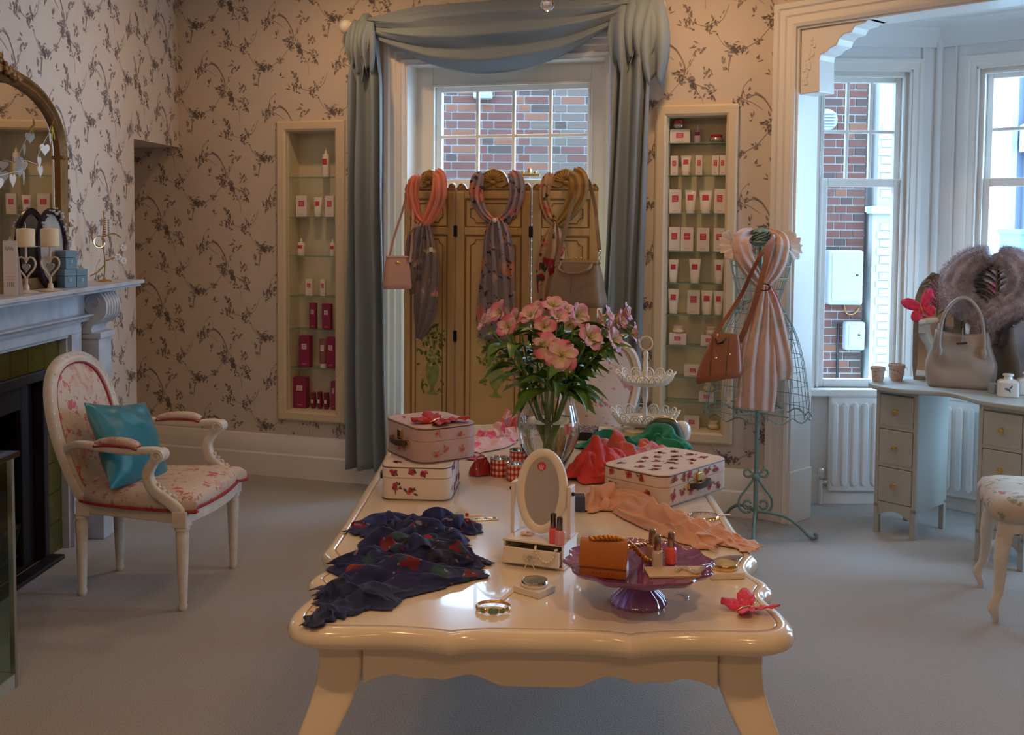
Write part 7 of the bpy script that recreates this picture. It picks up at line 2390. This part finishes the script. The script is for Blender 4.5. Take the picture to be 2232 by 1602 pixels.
# ------------------------------------------------------------------ radiators
def radiator(label, loc, rz, L, z0, z1, nf):
    t = thing('radiator', label, 'radiator', loc, rz, group='white panel radiators in the bay')
    mb = MB(); mb.bx(0, L, -.055, -.02, z0, z1); ob('panel', mb, A['rad'], t, smooth=0, bevel=.01, bseg=3)
    pitch = L / nf
    for k in range(nf):
        x = (k + .5) * pitch
        mb = MB(); mb.loft([[(x + a * s, y, z) for a, y in ((-pitch * .36, -.054), (-pitch * .24, -.068), (pitch * .24, -.068), (pitch * .36, -.054))] for z, s in ((z0 + .035, .5), (z0 + .055, 1), (z1 - .055, 1), (z1 - .035, .5))]); ob('flute', mb, A['rad'], t, smooth=0, bevel=.004)
    mb = MB(); mb.bx(-.003, L + .003, -.058, -.014, z1 - .004, z1 + .014); ob('top_grille', mb, A['rad'], t, smooth=0, bevel=.004)
    for x in (.08, L - .08):
        mb = MB(); mb.bx(x - .015, x + .015, -.022, -.0005, z0 + .1, z0 + .16); ob('wall_bracket', mb, A['rad'], t, smooth=0)
    mb = MB(); mb.tube([(-.035, -.038, .004), (-.035, -.038, z0 + .10)], .010, 8); mb.tube([(-.035, -.038, z0 + .05), (.005, -.038, z0 + .05)], .008, 8); ob('valve_pipe', mb, A['rad'], t)
    mb = MB(); mb.lathe([(.017, z0 + .07), (.019, z0 + .08), (.019, z0 + .12), (.012, z0 + .13), (0, z0 + .132)], 14, (-.035, -.038, 0)); mb.tube([(-.02, -.038, z0 + .05), (-.004, -.038, z0 + .05)], .014, 10); ob('valve', mb, A['chrome'], t, smooth=40)


A['rad'] = M('radiator_enamel', (.78, .78, .77), .3)
x0 = .95 - (2.30 - 1.735)
radiator('white panel radiator under the bay window with the meter boxes outside', b1 + s1d * x0, PI / 2 - A1, .50, .075, .60, 9)
radiator('white panel radiator behind the kidney dressing table', BC + s2d * .10, PI / 2 - A2, 1.2, .075, .60, 20)

# ------------------------------------------------------------------ kidney dressing table
DO, DZ = V((1.793, 5.2, 0)), .745
DR = R(-48)
DMX = Matrix.Translation(DO) @ Matrix.Rotation(DR, 4, 'Z')
desk = thing('dressing_table', 'sage grey kidney shaped dressing table with two banks of drawers', 'dressing table', DO, DR)
ko = [(-.10, .20), (-.068, .08), (.0, .002), (.08, -.034), (.16, -.036), (.25, .012), (.32, .048), (.38, .048), (.45, .022), (.55, -.045), (.656, -.07), (.76, -.058), (.85, .0), (.885, .15), (.84, .33), (.70, .455), (.45, .51), (.20, .50), (.0, .42), (-.08, .31)]
kp = [tuple(p_) for p_ in cr(ko, 5, closed=True)]
mb = MB(); mb.prism(kp, DZ - .022, DZ); ob('top', mb, A['grey'], desk, smooth=30, bevel=.005)
kin = inset(kp, .03)
for (px0, px1, py0, py1) in ((.005, .222, .035, .36), (.548, .765, -.035, .29)):
    pd = thing('pedestal', None, None, (0, 0, 0)); pd.parent = desk
    mb = MB(); mb.bx(px0, px1, py0 + .012, py1, .13, DZ - .022); mb.bx(px0, px0 + .02, py0, py0 + .012, .13, DZ - .022); mb.bx(px1 - .02, px1, py0, py0 + .012, .13, DZ - .022)
    zs_ = [.155, .345, .535, .708]
    for z in (.143, .338, .528, .705):
        mb.bx(px0 + .02, px1 - .02, py0, py0 + .012, z, z + .018)
    ob('carcass', mb, A['grey'], pd, smooth=0, bevel=.002)
    for k in range(3):
        mb = MB(); mb.bx(px0 + .022, px1 - .022, py0 - .003, py0 + .012, zs_[k] + .008, zs_[k + 1] - .010); dw = ob('drawer', mb, A['grey'], pd, smooth=0, bevel=.004)
        zc = (zs_[k] + zs_[k + 1]) / 2
        mb = MB(); mb.lathe([(.010, 0), (.006, .004), (.006, .010), (.013, .016), (.012, .022), (0, .025)], 14, M=Matrix.Translation(((px0 + px1) / 2, py0 - .003, zc)) @ Matrix.Rotation(R(90), 4, 'X')); ob('knob', mb, A['brass'], dw, smooth=50)
    mb = MB(); w_ = px1 - px0
    arch = [(px0 + .02 + (w_ - .04) * k / 10, .085 + .035 * math.sin(PI * k / 10)) for k in range(11)]
    mb.prism(arch + [(px1 - .02, .145), (px0 + .02, .145)], py0, py0 + .014, 'xz'); ob('arched_apron', mb, A['grey'], pd, smooth=0)
    for x in (px0, px1 - .026):
        for y in (py0, py1 - .026):
            mb = MB(); mb.bx(x, x + .026, y, y + .026, 0, .15); ob('leg', mb, A['grey'], pd, smooth=0, bevel=.002)

# triple mirror
A['carved'] = M('pewter_carving', (.20, .19, .165), .45, metal=.3, bump=(70, .6), var=(30, (.34, .31, .25), .5))
tm = thing('triple_mirror', 'carved pewter triple mirror standing on the dressing table', 'mirror', DMX @ V((.40, .40, DZ + .0006)), DR)
def leafmirror(cx, cy, ang, w_, h_, nm):
    MX = Matrix.Translation((cx, cy, 0)) @ Matrix.Rotation(ang, 4, 'Z')
    out = [(-w_, 0), (-w_, h_ * .62), (-w_ * .86, h_ * .80), (-w_ * .5, h_ * .92), (0, h_ * .96)]
    hp_ = [tuple(q_) for q_ in cr(out, 5)]; hp_ = hp_ + [(-x, z) for x, z in hp_[-2::-1]]
    fr_ = thing(nm, None, None, (0, 0, 0)); fr_.parent = tm
    mb = MB(); mb.sweep([(x, 0, z + .006) for x, z in hp_], [(-.014, -.009), (.014, -.009), (.012, .008), (-.012, .008)], up=(0, -1, 0), closed=True, M=MX); ob('frame', mb, A['carved'], fr_, smooth=40)
    mb = MB(); mb.add([(x * .97, -.001, z * .985 + .006) for x, z in hp_], [tuple(range(len(hp_)))], MX); ob('mirror_glass', mb, A['mirror'], fr_, smooth=0, norm=False)
    mb = MB(); mb.add([(x * .98, .010, z * .985 + .006) for x, z in hp_], [tuple(range(len(hp_)))], MX); ob('back_board', mb, A['carved'], fr_, smooth=0)
    mb = MB(); rg = random.Random(int(cx * 100) + 50)
    mb.tube(cr([(0, -.012, h_ * .60), (.004, -.014, h_ * .74), (0, -.012, h_ * .93)], 5), .005, 6, M=MX)
    for k in range(14):
        s_ = -1 if k % 2 else 1
        z0_ = h_ * (.60 + .024 * k)
        mb.tube(cr([(0, -.012, z0_), (s_ * w_ * .35, -.016, z0_ + .035), (s_ * w_ * rg.uniform(.6, .85), -.012, min(h_ * .9, z0_ + rg.uniform(.0, .06)))], 4), [.003, .004, .005, .006, .006, .006, .005, .004, .002], 6, M=MX)
    for k in range(12):
        mb.ball((rg.uniform(-.6, .6) * w_, -.012, h_ * rg.uniform(.86, 1.0)), .012, 6, (1.2, .6, 1), M=MX)
    ob('carved_branches', mb, A['carved'], fr_, smooth=60)
leafmirror(-.262, -.035, R(24), .095, .55, 'left_wing')
leafmirror(.01, .03, 0, .165, .655, 'centre_mirror')
leafmirror(.282, -.035, R(-24), .095, .55, 'right_wing')
mb = MB(); mb.bx(-.36, .36, -.03, .05, 0, .012); ob('base', mb, A['carved'], tm, smooth=0, bevel=.003)
# fur scarf over the centre mirror
A['fur'] = M('mauve_fur', (.74, .69, .76), .95, sheen=.5, bump=(120, 1.0), var=(26, (.34, .30, .35), .55))
t = thing('fur_scarf', 'mauve grey fur scarf draped over the top of the triple mirror', 'scarf', DMX @ V((.40, .40, DZ)), DR)
def furtube(pts, w_, d_, seed):
    mb = MB(); bundle(mb, pts, w_, d_, n=72, rip=.18, nr=9, seed=seed, up=(0, 1, 0))
    rg = random.Random(seed)
    st_ = MB(); st_.v = [(x + .006 * noise.noise(V((x * 25, y * 45, z * 45))), y + .006 * noise.noise(V((x * 60 + 9, y * 60, z * 60))), z + .006 * noise.noise(V((x * 55, y * 55 + 7, z * 55)))) for x, y, z in mb.v]; st_.f = mb.f
    hs = MB()
    for i_, (x, y, z) in enumerate(mb.v):
        for _ in range(4):
            o_ = V((x + rg.uniform(-.008, .008), y + rg.uniform(-.006, .006), z + rg.uniform(-.008, .008)))
            d_2 = V((rg.uniform(-1, 1), rg.uniform(-1.2, .2), rg.uniform(-1.3, .5))).normalized() * rg.uniform(.016, .034)
            w_2 = d_2.orthogonal().normalized() * .0013
            hs.add([o_ - w_2, o_ + w_2, o_ + d_2], [(0, 1, 2)])
    ob('fur_pile', hs, A['fur'], t, smooth=0, kind='stuff', norm=False)
    return st_
ob('left_fold', furtube([(-.02, .0, .655), (-.10, -.015, .62), (-.17, -.03, .53), (-.15, -.05, .44), (-.08, -.055, .385), (.0, -.05, .33)], (.035, .062, .078, .075, .06, .05), (.03, .035, .038, .035, .03, .028), 3), A['fur'], t, smooth=180)
ob('right_fold', furtube([(.04, .0, .655), (.11, -.015, .625), (.18, -.03, .55), (.17, -.05, .46), (.09, -.055, .40), (.0, -.06, .32), (-.02, -.055, .20)], (.035, .062, .078, .075, .06, .05, .04), (.03, .035, .038, .035, .03, .028, .02), 5), A['fur'], t, smooth=180)
butterfly('red feather butterfly clipped to the carved wing of the triple mirror', (0, 0, 0), 0, 1.15, A['wing2'], A['wing1'], 10)
bf_ = [o_ for o_ in bpy.data.objects if o_.get('label', '').startswith('red feather butterfly')][0]
bp_ = at(2010, 672, 5.10)
bf_.rotation_euler = (R(75), R(-25), R(-35)); bf_.location = bp_
# tote bag
A['greige'] = M('greige_leather', (.34, .28, .235), .42, bump=(60, .25), var=(6, (.42, .36, .31), .6), coat=.1)
tl, tr_ = on(2030, 842, DZ), on(2150, 852, DZ)
u_ = tr_ - tl
tb_ = (tl + tr_) / 2 + V((.03, .05, .0005))
tote = thing('leather_tote', 'large greige leather tote bag on the dressing table', 'handbag', tb_, math.atan2(u_.y, u_.x) + R(6))
rings = []
for k in range(18):
    f = k / 17
    ww = .150 + .012 * math.sin(PI * min(1, f * 1.5)) - .032 * max(0, f - .45) / .55; dd = .075 - .050 * f ** 1.4
    rg_ = []
    for x, y in se(ww * (.95 if k == 0 else 1), dd * (.9 if k == 0 else 1), 3.6, 48):
        rg_.append((x + .005 * noise.noise(V((f * 5, y * 20, 1))), y + .016 * noise.noise(V((x * 11, f * 4, 2))) * math.sin(PI * f), .268 * f + (.022 * (abs(x) / ww) ** 2 - .010) * f ** 3))
    rings.append(rg_)
mb = MB(); mb.loft(rings, cap=False); mb.add(rings[0], [tuple(range(48))]); ob('body', mb, A['greige'], tote, smooth=60, solid=.003)
for s, yy in ((-1, -.030), (1, .030)):
    P_ = cr([(-.098, yy * 1.7, .17), (-.098, yy * 1.3, .25), (-.080, yy, .36), (-.025, yy * .9, .43), (.03, yy * .9, .43), (.082, yy, .36), (.100, yy * 1.3, .25), (.100, yy * 1.7, .17)], 6)
    mb = MB(); mb.tube(P_, .0085, 9); hd_ = ob('handle', mb, A['greige'], tote, smooth=60)
    for x in (-.098, .100):
        mb = MB(); mb.ball((x, yy * 1.75, .175), .018, 10, (.9, .45, 1.6))
        ob('handle_tab', mb, A['greige'], hd_, smooth=60)
mb = MB(); mb.sweep(cr([(.0, .02, .268), (.004, -.01, .275), (.004, -.040, .246), (.002, -.050, .222)], 5), [(-.014, -.002), (.014, -.002), (.014, .002), (-.014, .002)], up=(1, 0, 0)); cl = ob('closing_strap', mb, A['greige'], tote, smooth=30)
mb = MB(); mb.tube([(-.022, -.055, .218), (.026, -.055, .224)], .005, 8); ob('toggle', mb, A['brownleather'], cl)
# little pots and bottles
A['pot'] = spots('crackled_terracotta', (.60, .46, .38), [((.44, .26, .19), 70, .35, 1.0)], .7, distort=.02)
for px, py, s, lb in ((1913, 831, .92, 'small crackled clay pot at the rounded end of the dressing table'), (1954, 829, 1.05, 'slightly larger crackled clay pot beside the small one')):
    t = thing('clay_pot', lb, 'pot', on(px, py, DZ) + V((0, 0, .0005)), group='crackled clay pots')
    mb = MB(); mb.lathe([(.026 * s, 0), (.030 * s, .012 * s), (.036 * s, .066 * s), (.039 * s, .067 * s), (.040 * s, .078 * s), (.036 * s, .080 * s), (.033 * s, .066 * s), (.027 * s, .01 * s), (0, .008 * s)], 22, cap=False); ob('pot', mb, A['pot'], t, smooth=50)
    mb = MB(); mb.tube([(.038 * s * math.cos(a), .038 * s * math.sin(a), .064 * s + .002 * math.sin(3 * a)) for a in [2 * PI * i / 24 for i in range(24)]], .002, 5, closed=True); mb.tube(cr([(.038 * s, -.01, .064 * s), (.046 * s, -.02, .060 * s), (.048 * s, -.012, .048 * s)], 4), .0014, 5); ob('twine', mb, A['ivmetal'], t)
for px, py, s, lb, em in ((2203, 866, 1.0, 'square white china bottle with a blue bird motif', True), (2246, 862, 1.0, 'white china bottle behind the bird bottle', False)):
    t = thing('china_bottle', lb, 'bottle', on(px, py, DZ) + V((0, .03, .0005)), R(-22), group='white china bottles')
    mb = MB(); mb.loft([[(x, y, z) for x, y in se(w_, w_, 7, 24)] for z, w_ in ((0, .043), (.003, .046), (.068, .046), (.076, .036))] + [[(x, y, z) for x, y in se(w_, w_, 2, 24)] for z, w_ in ((.080, .020), (.092, .018), (.096, .024), (.104, .024), (.106, .018))]); ob('body', mb, A['lace'], t, smooth=40)
    if em:
        mb = MB()
        for q_ in (leaf2(-.018, .042, .03, .012, -.3), leaf2(.004, .040, .022, .009, .9), leaf2(.0, .038, .018, .007, -1.0)):
            mb.add([(x, -.0466, z) for x, z in q_], [tuple(range(6))])
        ob('bird_motif', mb, M('slate_blue_print', (.14, .18, .22), .5), t, smooth=0, norm=False)
mb = MB(); mb.bx(-.022, .022, -.02, .02, 0, .045); ob('grey_ring_box', mb, M('blue_grey_card', (.30, .36, .42), .6), loc=on(2172, 858, DZ) + V((0, .02, .0005)), rz=R(20), smooth=0, bevel=.002, label='small blue grey box between the tote and the bird bottle', cat='box')

# ------------------------------------------------------------------ stool
f1, f2 = on(2170, 1356), on(2138, 1280)
sd = (f2 - f1); SA = math.atan2(sd.y, sd.x) - PI / 2
slen = sd.length
stool = thing('stool', 'white cabriole legged stool with a floral tapestry seat', 'stool', f1, SA)
A['tapestry'] = spots('floral_tapestry', (.58, .50, .42), [((.45, .16, .16), 11, .24, 1.0), ((.30, .30, .20), 15, .24, 4.0), ((.62, .50, .40), 18, .2, 7.0)], .85, distort=.09, dscale=18, second=(7, (.50, .44, .36), .5))
sw = .56
for x, sx in ((0, -1), (sw, 1)):
    for y, sy in ((0, -1), (slen, 1)):
        rings = []
        for z, o, w_ in ((.40, .030, .030), (.36, .030, .030), (.31, .020, .028), (.25, .012, .025), (.18, .012, .021), (.12, .006, .018), (.075, -.010, .018), (.055, -.014, .020), (.03, -.004, .015), (.01, .0, .011), (0, 0, .010)):
            rings.append([(x - sx * o + a, y - sy * o + b, z) for a, b in se(w_, w_, 3.5, 16)])
        mb = MB(); mb.loft(rings); ob('leg', mb, A['wpaint'], stool, smooth=50)
def curvy(L):
    return [(k / 12 * L, .335 + .035 * math.sin(PI * k / 12) ** .7) for k in range(13)]
for y in (.008, slen - .008):
    mb = MB(); mb.prism(curvy(sw) + [(sw, .405), (0, .405)], y - .009, y + .009, 'xz'); ob('rail', mb, A['wpaint'], stool, smooth=20, bevel=.003)
for x in (.008, sw - .008):
    mb = MB(); mb.prism(curvy(slen) + [(slen, .405), (0, .405)], x - .009, x + .009, 'yz'); ob('rail', mb, A['wpaint'], stool, smooth=20, bevel=.003)
rings = []
for z, o in ((.400, .0), (.412, .012), (.45, .014), (.478, .0), (.492, -.03), (.497, -.08)):
    rings.append([(sw / 2 + x, slen / 2 + y, z) for x, y in rrect(sw / 2 + .018 + o, slen / 2 + .018 + o, .06)])
mb = MB(); mb.loft(rings); ob('seat_cushion', mb, A['tapestry'], stool, smooth=60)

# ------------------------------------------------------------------ side chair behind the table
sc_c = thing('side_chair', 'white framed side chair with rose printed upholstery behind the table', 'chair', (.43, 4.55, 0), R(8))
A['rosefab'] = spots('rose_print_linen', (.62, .50, .42), [((.52, .16, .16), 8, .16, 1.0), ((.56, .26, .24), 17, .18, 4.0), ((.30, .26, .16), 19, .17, 9.0)], .8, distort=.06, dscale=20)
ho2 = [(.10, .52), (.125, .60), (.165, .72), (.185, .82), (.178, .90), (.14, .965), (.07, .995), (0, 1.0)]
h2 = [tuple(q_) for q_ in cr(ho2, 4)]; h2 = h2 + [(-x, z) for x, z in h2[-2::-1]]
yb = lambda z: .20 + .12 * (z - .5)
mb = MB(); mb.sweep([(x, yb(z), z) for x, z in h2], [(-.017, -.012), (.017, -.012), (.017, .010), (.004, .016), (-.017, .010)], up=(0, -1, 0), closed=True); ob('back_frame', mb, A['wpaint'], sc_c, smooth=40)
inn2 = [(x * .90, .53 + (z - .52) * .955) for x, z in h2]
mb = MB(); n2 = len(inn2); vs = [(0, yb(.76) - .028, .76)]
for f_, d_ in ((.5, .024), (.85, .012), (1, 0)):
    vs += [(x * f_, yb(z) - d_, .76 + (z - .76) * f_) for x, z in inn2]
fs = [(0, 1 + i, 1 + (i + 1) % n2) for i in range(n2)]
for r_ in range(2):
    fs += [(1 + r_ * n2 + i, 1 + (r_ + 1) * n2 + i, 1 + (r_ + 1) * n2 + (i + 1) % n2, 1 + r_ * n2 + (i + 1) % n2) for i in range(n2)]
mb.add(vs, fs); mb.add([(x, yb(z) + .006, z) for x, z in inn2], [tuple(range(n2))]); ob('back_upholstery', mb, A['rosefab'], sc_c, smooth=60)
for s in (-1, 1):
    mb = MB(); mb.tube(cr([(s * .10, .20, .53), (s * .14, .20, .44), (s * .165, .215, .25), (s * .17, .25, 0)], 5), .018, 10); ob('rear_leg', mb, A['wpaint'], sc_c, smooth=50)
    mb = MB(); mb.lathe([(.012, 0), (.017, .02), (.014, .035), (.024, .34), (.03, .36), (.03, .42)], 14, (s * .19, -.21, 0)); ob('front_leg', mb, A['wpaint'], sc_c, smooth=40)
mb = MB(); mb.prism([(-.22, -.24), (.22, -.24), (.18, .22), (-.18, .22)], .39, .43); ob('seat_rail', mb, A['wpaint'], sc_c, smooth=0, bevel=.006)
rings = []
for z, k_ in ((.43, .98), (.455, 1.0), (.475, .93), (.482, .7)):
    rings.append([(x * k_, y * k_, z) for x, y in [tuple(q_) for q_ in cr([(-.21, -.23), (0, -.245), (.21, -.23), (.20, 0), (.17, .20), (0, .205), (-.17, .20), (-.20, 0)], 4, closed=True)]])
mb = MB(); mb.loft(rings); ob('seat_cushion', mb, A['rosefab'], sc_c, smooth=60)

# ------------------------------------------------------------------ chandelier and ceiling spots
CH = V((.093, 3.0, 0))
ch = thing('chandelier', 'brass chandelier hung with cut glass drops above the table', 'chandelier', CH)
A['crystal'] = M('cut_crystal', (.98, .97, .93), .0, trans=1, ior=1.55)
mb = MB(); mb.lathe([(.04, CEIL), (.05, CEIL - .02), (.01, CEIL - .05), (.008, 2.62), (.03, 2.58), (.045, 2.52), (.02, 2.45), (.03, 2.40), (.012, 2.34), (0, 2.33)], 18); ob('column', mb, A['brass'], ch, smooth=40)
A['bulb'] = M('warm_bulb', (1, .8, .5), .4, emit=((1.0, .62, .28), 9))
for k in range(5):
    a = 2 * PI * k / 5 + .3
    q_ = lambda r, z: (r * math.cos(a), r * math.sin(a), z)
    mb = MB(); mb.tube(cr([q_(.02, 2.50), q_(.10, 2.44), q_(.19, 2.45), q_(.235, 2.52)], 6), .006, 8); mb.lathe([(.006, 2.52), (.028, 2.525), (.03, 2.53), (.010, 2.535), (.010, 2.57)], 14, (q_(.235, 0)[0], q_(.235, 0)[1], 0)); ar = ob('arm', mb, A['brass'], ch, smooth=50)
    mb = MB(); mb.lathe([(.008, 2.572), (.016, 2.59), (.014, 2.615), (.004, 2.64), (0, 2.645)], 12, (q_(.235, 0)[0], q_(.235, 0)[1], 0)); ob('candle_bulb', mb, A['bulb'], ar, smooth=60)
    lamp('chandelier_bulb', 'POINT', CH + V(q_(.235, 2.61 + .045)), 2.6, WARM, .02)
    mb = MB(); mb.lathe([(0, 2.36), (.006, 2.375), (.0105, 2.395), (.006, 2.415), (0, 2.43)], 6, (q_(.19, 0)[0], q_(.19, 0)[1], 0)); ob('crystal_drop', mb, A['crystal'], ch, smooth=0)
cz = at(1193, 29, 3.0).z
mb = MB(); mb.lathe([(0, cz), (.010, cz + .006), (.019, cz + .016), (.0205, cz + .026), (.013, cz + .038), (0, cz + .044)], 10); ob('crystal_ball', mb, A['crystal'], ch, smooth=0)
mb = MB(); mb.tube([(0, 0, cz + .04), (0, 0, 2.34)], .0012, 5); ob('drop_wire', mb, A['brass'], ch)
for o_ in [q_ for q_ in bpy.data.objects if q_.type == 'LIGHT' and q_.name.startswith('ceiling_spot')]:
    t = thing('downlight', 'round brass ceiling downlight', 'downlight', (o_.location.x, o_.location.y, CEIL), group='ceiling downlights')
    mb = MB(); mb.lathe([(.075, 0), (.085, -.004), (.085, -.010), (.068, -.012), (.066, -.004), (.066, 0)], 24, cap=False); ob('ring', mb, A['brass'], t, smooth=40)
    mb = MB(); mb.lathe([(0, -.003), (.066, -.003)], 24, cap=False); ob('lens', mb, A['bulb'], t, smooth=0)
